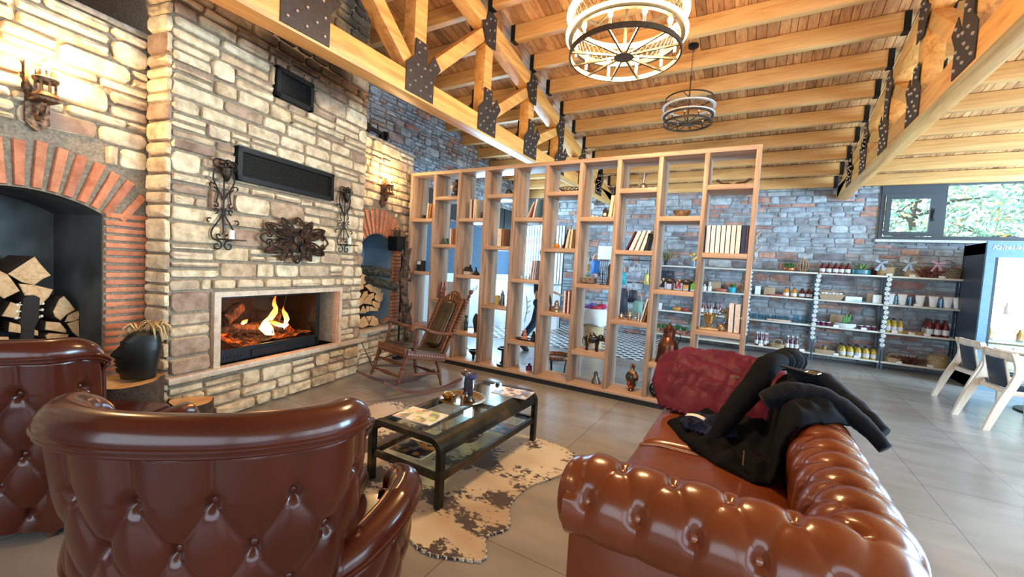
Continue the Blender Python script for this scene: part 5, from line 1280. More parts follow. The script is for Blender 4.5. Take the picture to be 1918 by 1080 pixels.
# bay 7
T=empty('lantern_clock','little dark metal lantern clock on the seventh bay shelf','clock',at(7,.25,2.07)); mb=MB(); mb.box(-.03,.03,-.02,.02,0,.085,bev=.003); mb.prism([(-.034,.085),(.034,.085),(0,.125)],-.022,.022,RX(pi/2)); mb.tube([(.008*cos(k),0,.132+.008*sin(k)) for k in range(6)],.002,5,closed=True); mb.build('case',M_dk,T,smooth=False); MB(RX(pi/2)).cyl(.02,.021,.023,16,TR(0,.045,0)).build('dial',cc,T)
for dx,s,l,m_ in ((.05,.018,'small amber crystal piece at the left of the seventh bay','a'),(.095,.022,'pale crystal pebble in the seventh bay','w'),(.145,.018,'milky crystal pebble in the seventh bay','w'),(.185,.022,'clear pointed crystal in the seventh bay','c')):
    o=MB().ball((0,0,s),s,8,(1,1,1)).build('crystal_pebble',M_amber if m_=='a' else (M_white if m_=='w' else glassmat('quartz',(.9,.95,1),.3)),loc=at(7,dx,2.07),smooth=False); tag(o,l,'ornament','crystals on the seventh bay shelf')
T=empty('driftwood_centrepiece','grey driftwood planter with small purple and green blooms on the seventh bay shelf','ornament',at(7,.10,1.29)); MB().box(-.08,.09,-.05,.05,0,.07,bev=.02).build('driftwood_block',plain('driftwood',(.17,.14,.12),.9,var=.4),T)
for x,c_,nm in ((-.01,(.10,.30,.2),'g'),(.045,(.3,.25,.6),'p'),(.09,(.35,.5,.65),'b')):
    mb=MB(); [mb.ball((x+random.uniform(-.02,.02),random.uniform(-.02,.02),.085+random.uniform(0,.03)),.013,6) for k in range(7)]; mb.build('bloom',col_('bloom_'+nm,c_),T)
T=empty('ship_wheel_ornament','small wrought ornament with crossed bars at the right of the seventh bay','ornament',at(7,.27,1.29)); mb=MB(); mb.cyl(.03,0,.01,12); mb.tube([(0,0,0),(0,0,.16)],.005,6); mb.tube([(-.05,0,.13),(.05,0,.12)],.004,6); mb.tube([(-.04,0,.06),(.04,0,.05)],.004,6); mb.build('stand',M_iron,T); MB(TR(.075,0,0)).lathe([(0,0),(.03,0),(.022,.08),(.018,.16),(.025,.20),(.012,.24),(0,.25)],12).build('figure',plain('dark_wood_figure',(.05,.03,.02),.5),T)
# elephant (bay 7)
T=empty('elephant_figurine','black carved elephant figurine with gold saddle band on the low seventh bay shelf','figurine',at(7,.20,.49)); M_ele=plain('black_lacquer',(.015,.015,.017),.28,coat=.3)
mb=MB(); mb.grid(lambda u,v:((-.105+.19*u),.048*sin(pi*min(1,max(0,u*.94+.03)))**.6*cos(2*pi*v),.135+.010*sin(pi*u)+.058*sin(pi*min(1,max(0,u*.94+.03)))**.6*sin(2*pi*v)),16,16,cv=True); mb.build('body',M_ele,T,ang=None)
mb=MB(); mb.ball((.10,0,.165),.042,12,(1,.85,1)); mb.tube([(.125,0,.16),(.16,0,.13),(.185,0,.135),(.20,0,.165),(.195,0,.195)],[.022,.017,.013,.010,.008],10); 
for s in(-1,1): mb.ball((.085,s*.035,.165),.034,10,(.35,.35,1.1))
mb.build('head_and_trunk',M_ele,T,ang=None)
for x,y in ((-.075,.028),(-.055,-.028),(.045,.028),(.07,-.028)): MB().lathe([(.019,0),(.017,.02),(.018,.07),(.026,.12)],10,TR(x,y,0)).build('leg',M_ele,T)
mb=MB(); mb.tube([(-.035+.004*cos(a),.055*cos(a),.137+.062*sin(a)) for a in [2*pi*k/20 for k in range(20)]],.006,6,closed=True); mb.build('gold_band',BR,T); MB().tube([(-.10,0,.16),(-.125,0,.13),(-.125,0,.07)],.005,6).build('tail',M_ele,T)
MB().lathe([(.0,.185),(.035,.185),(.04,.195),(.03,.215),(0,.215)],12,TR(-.01,0,0)).build('saddle',M_pew,T)
T=empty('pewter_cats','pair of embracing pewter figures on the bottom board of the seventh bay','figurine',at(7,.27,Z1)); MB().lathe([(0,0),(.05,0),(.04,.05),(.02,.08),(.028,.11),(.02,.14),(0,.15)],12,Matrix.Diagonal((1,.7,1,1))).build('seated_figure',M_pew,T); MB(TR(.035,0,0)@RY(-.25)).lathe([(0,0),(.03,0),(.028,.06),(.016,.09),(.02,.12),(0,.13)],12).build('leaning_figure',M_silv,T)
# bay 8
T=empty('silver_jug','tall slender silver ewer with curved handle on the eighth bay top shelf','jug',at(8,.22,2.38)); MB().lathe([(0,0),(.032,0),(.03,.008),(.045,.03),(.042,.05),(.02,.07),(.013,.09),(.013,.13),(.024,.165),(.028,.18),(.022,.178),(0,.13)],20).build('body',M_silv,T); MB().tube([(-.015,0,.14),(-.055,0,.13),(-.045,0,.10),(-.05,0,.07),(-.035,0,.05)],.005,8).build('handle',M_silv,T); MB().tube([(.02,0,.17),(.05,0,.185),(.065,0,.175)],[.012,.008,.004],8).build('spout',M_silv,T)
for dx,l in ((.105,'first small silver cup left of the tall silver ewer'),(.145,'second small silver cup left of the tall silver ewer'),(.32,'small silver cup right of the tall silver ewer')): L1('silver_cup',[(0,0),(.014,0),(.016,.04),(.013,.04),(.011,.005),(0,.005)],M_silv,at(8,dx,2.38),l,'cup','silver cups by the ewer')
L1('clear_tumbler',[(0,0),(.02,0),(.024,.09),(.021,.09),(.018,.005),(0,.005)],glassmat('tumbler',(.85,.92,.95),.2),at(8,.05,1.70),'clear glass tumbler left of the leaning binders','glass')
for dx,h,l in ((.08,.07,'squat silver sugar bowl on the eighth bay shelf'),(.175,.125,'tall silver coffee pot on the eighth bay shelf'),):
    T=empty('silver_pot',l,'pot',at(8,dx,.91),0,'silver pots on the eighth bay shelf'); k=h/.1; MB().lathe([(0,0),(.022,0),(.030,.015*k),(.034,.045*k),(.022,.075*k),(.018,.085*k),(.006,.09*k),(.008,.1*k),(0,.11*k)],16).build('body',M_silv,T); MB().tube([(-.03,0,.07*k),(-.055,0,.06*k),(-.03,0,.03*k)],.004,6).build('handle',M_silv,T); MB().tube([(.03,0,.04*k),(.055,0,.075*k)],[.007,.004],6).build('spout',M_silv,T)
o=L1('silver_mug',[(0,0),(.025,0),(.024,.01),(.022,.09),(.019,.09),(.019,.01),(0,.01)],M_silv,at(8,.275,.91),'straight silver mug with ring handle on the eighth bay shelf','mug'); MB().tube([(-.022,0,.075),(-.045,0,.065),(-.045,0,.035),(-.022,0,.025)],.004,6).build('handle',M_silv,o)
for i,(dx,c_,l) in enumerate(((.33,cw,'white-rimmed plate leaning at the right of the eighth bay'),(.36,cb_,'brown and white leather folder leaning at the right of the eighth bay'))):
    o=MB(TR(X0(8)+dx-.02,4.70,.911)@RY(.22)).box(0,.014,0,.17,0,.27,bev=.003).build('leaning_folder',c_); tag(o,l,'folder')
t=NT('painted_vase'); v=t.coord(); vo=t.n('ShaderNodeTexVoronoi',{'Vector':v,'Scale':26}).outputs['Color']; q=t.n('ShaderNodeSeparateColor',{0:vo}).outputs[0]; t.set(col=t.ramp(q,[(0,(.03,.02,.02)),(.45,(.35,.22,.10)),(.6,(.5,.06,.03)),(.72,(.55,.50,.38)),(.86,(.04,.10,.08))],'CONSTANT'),rough=.2,coat=.4); 
L1('painted_vase',[(0,0),(.035,0),(.038,.015),(.03,.025),(.05,.06),(.072,.13),(.074,.17),(.055,.215),(.027,.24),(.022,.27),(.034,.285),(.036,.30),(.028,.305),(0,.29)],t.m,at(8,.25,Z1),'tall oriental painted vase with dark neck on the bottom board','vase',n=28)
# bay 9
L1('silver_bowl',[(0,0),(.035,0),(.035,.008),(.06,.02),(.085,.05),(.095,.075),(.09,.075),(.055,.025),(0,.016)],M_silv,at(9,.20,2.07),'round engraved silver bowl on the ninth bay shelf','bowl',n=26)
for dx,l in ((.13,'left one of two silver and black elephant figurines'),(.30,'right one of two silver and black elephant figurines')):
    T=empty('animal_figurine',l,'figurine',at(9,dx,1.29),0,'silver and black animal figurines'); mb=MB(); mb.grid(lambda u,v:((-.06+.12*u),.030*sin(pi*min(1,max(0,u*.9+.05)))**.5*cos(2*pi*v),.095+.030*sin(pi*min(1,max(0,u*.9+.05)))**.5*sin(2*pi*v)),12,12,cv=True); mb.build('body',M_ele,T,ang=None)
    mb=MB(); mb.ball((-.065,0,.105),.024,10); mb.tube([(-.08,0,.10),(-.095,0,.06),(-.10,0,.02)],[.012,.009,.007],8); mb.build('head',M_silv,T,ang=None)
    for x in(-.04,.035):
        for y in(-.016,.016): MB().cyl(.010,0,.085,8,TR(x,y,0)).build('leg',M_silv if x<0 else M_ele,T)
T=empty('copper_jug','tall dark copper milk can with conical lid on the ninth bay shelf','jug',at(9,.17,.49,4.77)); MB().lathe([(0,0),(.125,0),(.128,.012),(.118,.03),(.108,.10),(.105,.19),(.100,.215),(.075,.265),(.062,.285),(.064,.295),(.060,.34),(.068,.35),(.066,.36)],30).build('body',M_cop,T); MB().lathe([(.07,.358),(.072,.368),(.035,.40),(.014,.425),(.016,.44),(0,.445)],26).build('lid',M_cop,T); MB().tube([(.06,0,.34),(.115,0,.33),(.12,0,.28),(.10,0,.22)],.005,8).build('handle',M_iron,T)
T=empty('wicker_ball','black woven wicker ornament on the bottom board beside the jacket','ornament',at(9,.10,Z1,4.74)); mb=MB()
for k in range(12):
    a=k*pi/12; mb.tube([(.085*cos(b)*cos(a),.085*cos(b)*sin(a),.085+.085*sin(b)) for b in [2*pi*q/18 for q in range(18)]],.005,5,closed=True)
mb.build('weave',M_black,T)
# bay 10
o=MB(); o.grid(lambda u,v:((.16*(u*2-1)),.06*(v*2-1)*sqrt(max(0.02,1-(2*u-1)**2))*1.2,.055*abs(2*u-1)**2+.02*abs(2*v-1)+.006*sin(22*u)),24,8); o=o.build('leaf_dish',M_silv,loc=at(10,.22,2.385)); o.modifiers.new('s','SOLIDIFY').thickness=.004; tag(o,'long leaf-shaped silver dish on the last bay top shelf','dish')
T=empty('brass_mortar','brass mortar with its pestle standing in it on a pale board','mortar',at(10,.105,.925)); MB().lathe([(0,0),(.045,0),(.045,.008),(.02,.02),(.022,.035),(.045,.05),(.052,.10),(.058,.135),(.07,.145),(.062,.148),(.045,.1),(0,.06)],24).build('cup',plain('polished_brass',(.62,.48,.22),.25,.9),T); MB().turned((-.0,0,.08),(-.055,0,.24),[(0,.012),(.5,.007),(.85,.008),(.92,.014),(1,.008)],10).build('pestle',M_silv,T)
o=MB().box(-.09,.10,-.07,.07,0,.013,bev=.003).build('pale_board',col_('pale_board',(.68,.50,.30)),loc=at(10,.10,.911)); tag(o,'small pale wooden board under the brass mortar','board')
T=empty('hurricane_lantern','old metal hurricane lantern with glass chimney on the last bay shelf','lantern',at(10,.225,.911)); MB().lathe([(0,0),(.045,0),(.048,.01),(.042,.05),(.035,.06),(.02,.065),(0,.065)],18).build('tank',plain('old_brass',(.35,.27,.16),.4,.8,var=.4),T); MB().lathe([(.022,.07),(.036,.10),(.034,.15),(.02,.18)],16,cap=False).build('globe',glassmat('globe_glass',(.85,.95,1),.25),T); mb=MB(); mb.lathe([(.022,.18),(.032,.19),(.028,.205),(.018,.21),(.016,.225),(0,.23)],14)
for s in(-1,1): mb.tube([(s*.045,0,.03),(s*.05,0,.12),(s*.03,0,.20)],.004,6)
mb.tube([(.03*cos(a),0,.22+.03*sin(a)) for a in [pi*k/8 for k in range(9)]],.002,5); mb.build('frame',M_pew,T)
o=MB(TR(X0(10)+.275,4.88,.911)@RX(-.12)).box(-.035,.03,-.012,.012,0,.24,bev=.004).build('carved_plank',plain('weathered_plank',(.16,.10,.06),.8,var=.4,scale=12)); tag(o,'weathered wooden plank leaning behind the hurricane lantern','plank')
# carved scroll bracket on divider end
T=empty('scroll_bracket','carved pale scroll ornament fixed to the right end of the divider','ornament',(-.03,4.72,1.62)); mb=MB()
for z0,s in ((.0,1),(.17,.9)): mb.tube([(.005+ .05*s*(.2+t_)*abs(cos(3*t_)),0,z0+.17*t_*s) for t_ in [k/14 for k in range(15)]],[.014*(1-.5*abs(k/7-1)) for k in range(15)],8)
mb.tube([(.01+.025*cos(a)*(1-a/9),0,.03+.025*sin(a)*(1-a/9)) for a in [k*.5 for k in range(14)]],.007,6); mb.box(.0,.012,-.03,.03,-.02,.33); mb.build('scrollwork',plain('limed_carving',(.42,.33,.26),.7),T)
# ------------------------------------------------------------------ wall decorations on the chimney (fireplace frame)
def wall_T(name,label,cat,s,z,grp=None,y=-.02): return empty(name,label,cat,CH@Vector((s,y,z)),CH_A,grp)
def scroll_candle(s,z0,h,label):
    T=wall_T('scroll_wall_holder',label,'wall ornament',s,z0,'wrought iron scrolls flanking the medallion'); k=h/.74; R_=.0065
    def sp_(cx,cz,r0,a0,turn,sg=1,n=20): return [(cx+sg*r0*(1-.75*i/n)*cos(a0+turn*i/n),-.02,cz+r0*(1-.75*i/n)*sin(a0+turn*i/n)) for i in range(n+1)]
    mb=MB(); mb.tube([(0,-.02,.10*k),(0,-.02,.60*k)],R_,8)
    for sg in (-1,1):
        f_,L_=polypath([(sg*.004,-.02,.40*k),(sg*.03,-.02,.45*k),(sg*.085,-.02,.56*k),(sg*.075,-.02,.64*k),(sg*.035,-.02,.665*k),(sg*.012,-.02,.64*k)]); mb.tube([f_(L_*i/30) for i in range(31)],R_,7)
        mb.tube(sp_(sg*.105,.505*k,.028,pi*.9,-3.6,sg),R_*.9,6); 
        f_,L_=polypath([(sg*.08,-.02,.50*k),(sg*.05,-.02,.46*k),(sg*.055,-.02,.40*k),(sg*.065,-.02,.365*k)]); mb.tube([f_(L_*i/14) for i in range(15)],R_*.9,6)
        mb.tube(sp_(sg*.065,.345*k,.026,pi/2,-5,-sg),R_*.9,6); mb.tube(sp_(sg*.065,.30*k,.026,-pi/2,5,-sg),R_*.9,6)
        f_,L_=polypath([(sg*.02,-.02,.33*k),(sg*.012,-.02,.27*k),(sg*.05,-.02,.20*k),(sg*.095,-.02,.12*k),(sg*.085,-.02,.06*k),(sg*.04,-.02,.05*k)]); mb.tube([f_(L_*i/26) for i in range(27)],R_,7)
        mb.tube(sp_(sg*.115,.205*k,.026,pi*.7,-3.8,sg),R_*.9,6); mb.tube(sp_(sg*.035,.085*k,.025,-pi/2,5,sg),R_*.9,6)
        mb.tube(sp_(sg*.05,.0,.045,pi*.5,6.5,sg),R_*.95,7)
    mb.build('scrollwork',M_iron,T)
    mb=MB(); mb.box(-.02,.14,-.11,-.0,.052*k,.062*k); mb.build('shelf_plate',M_iron,T,smooth=False)
    MB(TR(.04,-.065,.062*k)).cyl(.022,0,.075,12).build('candle',col_('ivory_wax',(.8,.75,.6)),T)
    mb=MB()
    for q in range(5): a=2*pi*q/5; mb.ball((.0+.045*cos(a),-.045,.695*k+.03*sin(a)),.030,8,(1,.5,.7))
    mb.ball((.02,-.07,.70*k),.022,8); mb.lathe([(.0,.55*k),(.02,.57*k),(.04,.62*k),(.045,.66*k),(0,.66*k)],12,TR(0,-.045,0)); mb.build('cast_flowers',plain('dark_bronze_flower',(.045,.03,.018),.45,.6,var=.5),T)
    f2=MB()
    for sg in(-1,1): f2.tube([(sg*.055+.045*cos(a),-.035,.70*k+.035*sin(a)) for a in [2*pi*i/16 for i in range(16)]],.006,6,closed=True)
    f2.build('flower_loops',M_iron,T)
scroll_candle(2.425,1.475,.70,'black wrought iron scroll candle holder left of the oval medallion')
scroll_candle(3.805,1.525,.70,'black wrought iron scroll candle holder right of the oval medallion')
M_med=plain('rusty_cast_iron',(.055,.028,.014),.55,.6,var=.6,scale=18,bump=.4)
T=wall_T('oval_medallion','large oval openwork medallion of rusty cast iron above the fire','wall ornament',3.145,1.575,None,-.035)
A_,Bm=.40,.225
mb=MB(); mb.lathe([(0,-.005),(.075,-.005),(.09,.01),(.075,.03),(.055,.03),(.05,.045),(.02,.055),(0,.055)],24,RX(pi/2)); mb.build('centre_boss',M_med,T)
for k in range(12):
    a=2*pi*k/12; ex=abs(cos(a))>.95; ey=abs(sin(a))>.95
    ln=(A_ if ex else (.235 if ey else .30*abs(cos(a))+.19*abs(sin(a))+.05)); dx,dz=cos(a),sin(a)*(.62 if not ey else .95); 
    mb=MB(); wd=.055 if not(ex or ey) else .075
    def PT(t_,s_): # t along, s across
        nx,nz=-dz,dx; return (dx*ln*t_+nx*s_,-.03-.012*sin(pi*t_),dz*ln*t_+nz*s_)
    for sg in(-1,1):
        mb.tube([PT(.22+.78*t_,sg*wd*sin(pi*min(1,t_*.92+.08))**.7) for t_ in [q/20 for q in range(21)]],.010,7)
        if not(ex or ey):
            mb.tube([PT(.22+.72*t_,sg*wd*.62*sin(pi*t_)*cos(2.5*pi*t_)) for t_ in [q/24 for q in range(25)]],.0085,6)
            mb.tube([PT(.25+.7*t_,sg*wd*.32*cos(4*pi*t_+1)) for t_ in [q/24 for q in range(25)]],.007,6)
        else:
            c=PT(.80,sg*wd*.55); mb.tube([(c[0]+.035*(1-q/16)*cos(q*.55),-.04,c[2]+.035*(1-q/16)*sin(q*.55)*sg) for q in range(15)],.009,6)
    mb.build('openwork_petal',M_med,T)
mb=MB(); mb.grid(lambda u,v:(.19*(v)*cos(2*pi*u),-.018-.01*(1-v),.12*v*sin(2*pi*u)),32,4,cu=True); mb.build('back_plate',M_med,T)
# sewing machine on the right ledge
T=empty('sewing_machine','old black hand-crank sewing machine on the masonry ledge above the small niche','sewing machine',CH@Vector((5.10,.62,3.066)),CH_A)
MB().box(-.26,.26,-.11,.11,0,.045,bev=.01).build('base',M_dk,T)
mb=MB(); mb.box(.10,.18,-.035,.035,.045,.25,bev=.02); mb.box(-.20,.18,-.03,.03,.21,.27,bev=.02); mb.box(-.22,-.15,-.035,.035,.11,.30,bev=.015); mb.cyl(.006,.045,.12,8,TR(-.19,0,0)); mb.build('arm_and_head',M_ele,T)
MB(TR(.215,0,.22)@RY(pi/2)).lathe([(0,-.02),(.07,-.02),(.08,-.01),(.08,.01),(.065,.015),(.03,.018),(0,.02)],24).build('hand_wheel',M_dk,T)
MB().cyl(.012,.27,.36,8,TR(.05,0,0)).build('spool_pin',M_pew,T)
# mask head on stump
o=MB(); rs=lambda a,z:.185*(1+.06*sin(3*a+z*4)+.05*sin(5*a))*(1+.10*(1-z/.5)**2)
def stumpf(h,r0):
    def f(u,v):
        a=2*pi*v; r=r0/.185*rs(a,u*h); return (r*cos(a),r*sin(a),u*h+.012*sin(2*a)*u)
    return f
T=empty('log_stump_table','rough log stump serving as side table beside the brick jamb','stump',(-3.71,1.14,0))
f_=stumpf(.50,.185); mb=MB(); mb.grid(f_,14,40,cv=True); mb.build('bark_side',M_bark,T,ang=None); mb=MB(); mb.add([f_(1,j/40) for j in range(40)],[tuple(range(40))]); mb.build('sawn_top',M_cut,T,smooth=False)
T=empty('small_log_stool','small low log stool with sawn top behind the armchair','stool',(-3.56,1.46,0)); f_=stumpf(.30,.13); mb=MB(); mb.grid(f_,10,30,cv=True); mb.build('bark_side',M_bark,T,ang=None); mb=MB(); mb.add([f_(1,j/30) for j in range(30)],[tuple(range(30))]); mb.build('sawn_top',M_cut,T,smooth=False)
T=empty('head_sculpture','dark green-black sculpted head in profile with straw-like hair on the stump','sculpture',(-3.69,1.18,.512),radians(242))
M_mask=plain('dark_green_patina',(.008,.010,.008),.4)
FRONT=[(0,.095),(.03,.10),(.05,.118),(.072,.122),(.085,.112),(.098,.130),(.11,.120),(.122,.134),(.138,.122),(.150,.130),(.162,.150),(.175,.148),(.205,.122),(.235,.098),(.255,.096),(.29,.072),(.32,.040),(.335,.010)]
BACK=[(0,-.095),(.08,-.105),(.2,-.125),(.30,-.125),(.325,-.11),(.335,-.07)]
def lerp_(T_,z):
    for (a,b),(c,d) in zip(T_,T_[1:]):
        if z<=c: return b+(d-b)*(z-a)/(c-a+1e-9)
    return T_[-1][1]
def headf(u,v):
    z=.335*u; a=2*pi*v; f_,b_=lerp_(FRONT,z),lerp_(BACK,z); base=min(f_,.085+.01*sin(9*z)) if z<.27 else f_; c,s=cos(a),sin(a)
    mid=(base+b_)/2; h=(base-b_)/2; w=(.062+.018*sin(pi*min(1,u*1.05)))*(1 if u<.93 else max(.35,1-(u-.93)*9))
    x=mid+h*(abs(c)**.8)*(1 if c>0 else -1); y=w*(abs(s)**.8)*(1 if s>0 else -1)
    if c>0: x+=(f_-base)*c**7
    return (x,y,z)
mb=MB(); mb.grid(headf,90,96,cv=True); mb.add([headf(1,j/96) for j in range(96)],[tuple(range(96))]); mb.build('head',M_mask,T,ang=None)
for s in(-1,1):
    MB().ball((.060,s*.048,.232),.020,12,(1,.8,.55)).build('eyelid',M_mask,T,ang=None)
    MB().tube([(.092,s*.030,.262),(.070,s*.052,.268),(.040,s*.064,.258)],[.003,.007,.003],6).build('brow',M_mask,T,ang=None)
M_straw=plain('dry_straw',(.62,.40,.16),.7,var=.25)
mb=MB()
for k in range(11):
    a=random.uniform(.6*pi,1.4*pi) if k>2 else random.uniform(-.3,.3); r=random.uniform(.03,.06); l=random.uniform(.05,.11); cx,cy=r*cos(a),r*sin(a)
    mb.tube([(cx-.04,cy,.325),(cx*1.7-.04,cy*1.5,.365+l*.3),(cx*2.4-.04,cy*2,.355),(cx*2.9-.04,cy*2.3,.31-l*.5)],[.004,.008,.007,.0015],6,flat=1.6)
for k in range(3): mb.tube([(-.03+.03*cos(q*.5+k),.03*sin(q*.5+k),.33+.07*sin(pi*q/10)) for q in range(11)],.003,5)
mb.build('straw_hair',M_straw,T,ang=None)
# guitar head behind the left armchair
T=empty('guitar','guitar standing behind the left armchair, only its headstock and tuning pegs in sight','guitar',(-3.87,.665,.03),radians(-75)); M_gt=plain('guitar_dark',(.02,.014,.01),.3)
mb=MB(TR(0,0,0)@RX(radians(-8))); outl_=[]
for k in range(32):
    a=2*pi*k/32; zz=.22+.22*sin(a); w=.155+.03*math.cos(2*a)*1 ; w=w*(1-.14*math.exp(-((zz-.27)/.05)**2)) if True else w; outl_.append((w*cos(a),zz))
mb.prism(outl_,-.035,.035,RX(pi/2)); mb.build('body',plain('guitar_top',(.30,.14,.05),.3),T)
MB(RX(radians(-8))).box(-.025,.025,-.06,-.035,.30,.88).build('neck',M_gt,T,smooth=False)
hd=MB(RX(radians(-8))); hd.prism([(-.028,.88),(.028,.88),(.04,.92),(.036,1.06),(.015,1.075),(-.015,1.075),(-.036,1.06),(-.04,.92)],.035,.055,RX(pi/2)); hd.build('headstock',M_gt,T,smooth=False)
mb=MB(RX(radians(-8)))
for s in(-1,1):
    for q in range(3): z_=.94+.04*q; mb.cyl(.006,0,.03,8,TR(s*.022,-.06,z_)@RX(pi/2)); mb.box(s*.04-.006,s*.04+.006,-.05,-.04,z_-.003,z_+.003); mb.ball((s*.055,-.045,z_),.009,8)
mb.build('tuning_pegs',plain('ivory_pegs',(.7,.65,.5),.35),T)
# driftwood post and black basket left end of divider
T=empty('driftwood_post','tall gnarled driftwood trunk standing at the left end of the shelf divider','driftwood',(-4.33,4.42,0)); M_drift=plain('gnarled_wood',(.11,.075,.05),.9,var=.5,scale=14,bump=1)
def df(u,v): a=2*pi*v; p=Vector((cos(a)*1.3,sin(a)*1.3,u*5)); r=.055*(1+.55*noise.noise(p)+.25*noise.noise(p*3)); return (r*cos(a)+.05*sin(u*6)-.02*u,r*sin(a)+.03*cos(u*5),1.62*u)
mb=MB(); mb.grid(df,60,26,cv=True); mb.add([df(1,j/26) for j in range(26)],[tuple(range(26))]); mb.build('trunk',M_drift,T,ang=None)
mb=MB(); 
for k in range(9):
    z=.25+.15*k; a=k*2.1; mb.tube([(.04*cos(a),.04*sin(a),z),(.10*cos(a),.08*sin(a)-.02,z+.06),(.09*cos(a+.4),.09*sin(a+.4)-.02,z+.14)],[.025,.02,.008],8)
mb.build('knotty_branches',M_drift,T,ang=None)
T=empty('black_basket','black woven basket with twig figures on top hanging beside the small niche','basket',(-4.44,4.28,1.56))
mb=MB(); mb.box(-.085,.085,-.07,.07,0,.21,bev=.02)
for z in range(8):
    for s in(-1,1): mb.box(-.09,.09,s*.072-.004,s*.072+.004,.015+z*.025,.027+z*.025); mb.box(s*.087-.004,s*.087+.004,-.075,.075,.027+z*.025,.039+z*.025)
mb.build('woven_body',M_black,T); mb=MB()
for k in range(7): a=k*.9; mb.tube([(.03*cos(a),.03*sin(a),.20),(.05*cos(a),.04*sin(a),.27),(.10*cos(a*1.7),.05*sin(a),.31+.02*sin(k))],[.014,.011,.004],6)
mb.tube([(.07*cos(b),0,.22+.12*sin(b)) for b in [pi*q/10 for q in range(11)]],.005,6); mb.build('twig_bundle',M_drift,T); MB().box(-.01,.01,-.02,.0,-1.56,0,M=TR(.03,.10,0)).build('stand_rod',M_black,T,smooth=False)
MB(TR(0,.0,-1.56)).cyl(.08,0,.02,16,TR(.03,.09,0)).build('stand_foot',M_black,T)
# poker beside the chimney
o=MB().tube([(-4.20,3.50,.44),(-4.02,3.60,.02)],.005,6).build('fire_poker',M_iron); tag(o,'thin black fire poker leaning against the chimney corner','poker')
# ================================================================== SHOP
SHY0,SHY1=9.65,9.99
SHZ=(.115,.64,1.135,1.635)
M_shp=wood('shop_shelf_board',(.42,.40,.34),(.62,.60,.52),(.72,.70,.62),0,.6,.5,knots=False); M_post=plain('blue_grey_steel',(.07,.10,.13),.4,.5)
UN=[(-1.95,-1.03),(-1.01,-.07),(-.05,1.03),(1.05,2.03),(2.05,3.02)]
posn=['leftmost','second from the left','middle','fourth from the left','rightmost']
for i,(a,b) in enumerate(UN):
    T=empty('display_shelf',f'pale four-tier display shelf on steel posts, {posn[i]} unit by the wall','shelf',(0,0,0),0,'shop display shelves')
    for x in (a,b-.025):
        for y in (SHY0,SHY1-.03): MB().box(x,x+.025,y,y+.03,0,1.635).build('post',M_post,T,smooth=False)
    for z in SHZ: MB().box(a,b,SHY0-.01,SHY1,z,z+.03,bev=.003).build('board',M_shp,T)
SZ=[z+.031 for z in SHZ]
t=NT('disc_print'); v=t.noise(t.coord(),60,3); t.set(col=t.ramp(v,[(.42,(.30,.33,.33)),(.5,(.72,.76,.74)),(.7,(.8,.85,.84))]),rough=.4); M_disc=t.m
for gi,(x,l) in enumerate(((-.06,'first'),(1.04,'second'),(2.04,'third'),(3.02,'last'))):
    T=empty('disc_garland',f'{l} hanging string of round printed discs on the shelf posts, counted from the left','garland',(x,SHY0-.03,0),0,'disc garlands'); 
    p=None
    for k in range(15 if gi else 16):
        z=1.60-k*.083
        if p is None: p=MB(RX(pi/2)).lathe([(0,0),(.036,0),(.038,.004),(.036,.008),(0,.008)],18).build('disc',M_disc,T); o=p
        else: o=p.copy(); COL.objects.link(o); o.parent=T
        o.location=(random.uniform(-.012,.012),0,z)
    MB().tube([(0,.004,1.62),(0,.004,1.60-15*.083)],.002,4).build('string',M_white,T)
def put(o,x,lv,y): o.location=(x,y,SZ[lv]); return o
def dup(o,x,lv,y,label=None):
    c=copy_tree(o); c.location=(x,y,SZ[lv]); 
    if label: c['label']=label
    return c
lvn=['bottom','third','second','top']
def bottle_proto(glass,cap,labelm,h,r,label,grp,name='bottle',neck=.3):
    o=MB().lathe([(0,0),(r,0),(r*1.03,.01),(r,h*(1-neck)*.85),(r*.45,h*(1-neck)+.03),(r*.33,h-.03),(r*.36,h-.03),(0,h-.03)],14).build(name,glass); tag(o,label,'bottle' if name=='bottle' else 'jar',grp)
    MB().lathe([(0,h-.03),(r*.42,h-.03),(r*.42,h),(0,h)],10).build('cap',cap,o); MB().lathe([(r*1.035,h*.12),(r*1.035,h*.42)],14,cap=False).build('paper_label',labelm,o); return o
M_red=col_('red_syrup',(.12,.008,.015),.12,coat=.5); M_gold=col_('golden_oil',(.50,.36,.04),.12,coat=.5); M_hon=col_('honey',(.60,.24,.03),.12,coat=.5); M_pur=col_('purple_jam',(.12,.01,.06),.15,coat=.4)
M_capd=col_('dark_cap',(.03,.03,.04)); M_capw=col_('white_cap',(.75,.8,.85)); M_lab=plain('printed_label',(.75,.78,.82),.5,var=.25,scale=90)
# syrup bottles on top shelf
def row(proto,lv,spots,lab):
    base=proto['label']; ys=sorted(set(round((q[1]-.04)/.08) for q in spots))
    rn=['front','second','third','back','rear']
    for i,(x,y) in enumerate(spots):
        if i==0: put(proto,x,lv,y); o=proto
        else: o=dup(proto,x,lv,y)
        if isinstance(lab,(list,tuple)): o['label']=lab[i]
        elif lab is None: pass
        else: c_=i%lab; r_=i//lab; o['label']=f'{base}, {rn[r_]} row, {ords[c_]} from the left'
p=bottle_proto(M_red,M_capd,M_lab,.20,.042,'x','dark red syrup bottles on the top shelf')
row(p,3,[(1.10,9.76),(1.20,9.77),(1.30,9.76),(1.39,9.77),(1.48,9.76)],[f'{a} dark red syrup bottle of the top shelf row, counting from the left' for a in ords[:5]])
p=bottle_proto(M_hon,M_capd,M_lab,.185,.05,'x','square jars on the second shelf',name='syrup_jar'); row(p,2,[(.56,9.77),(.69,9.77)],['left amber syrup jar on the second shelf','right amber syrup jar on the second shelf'])
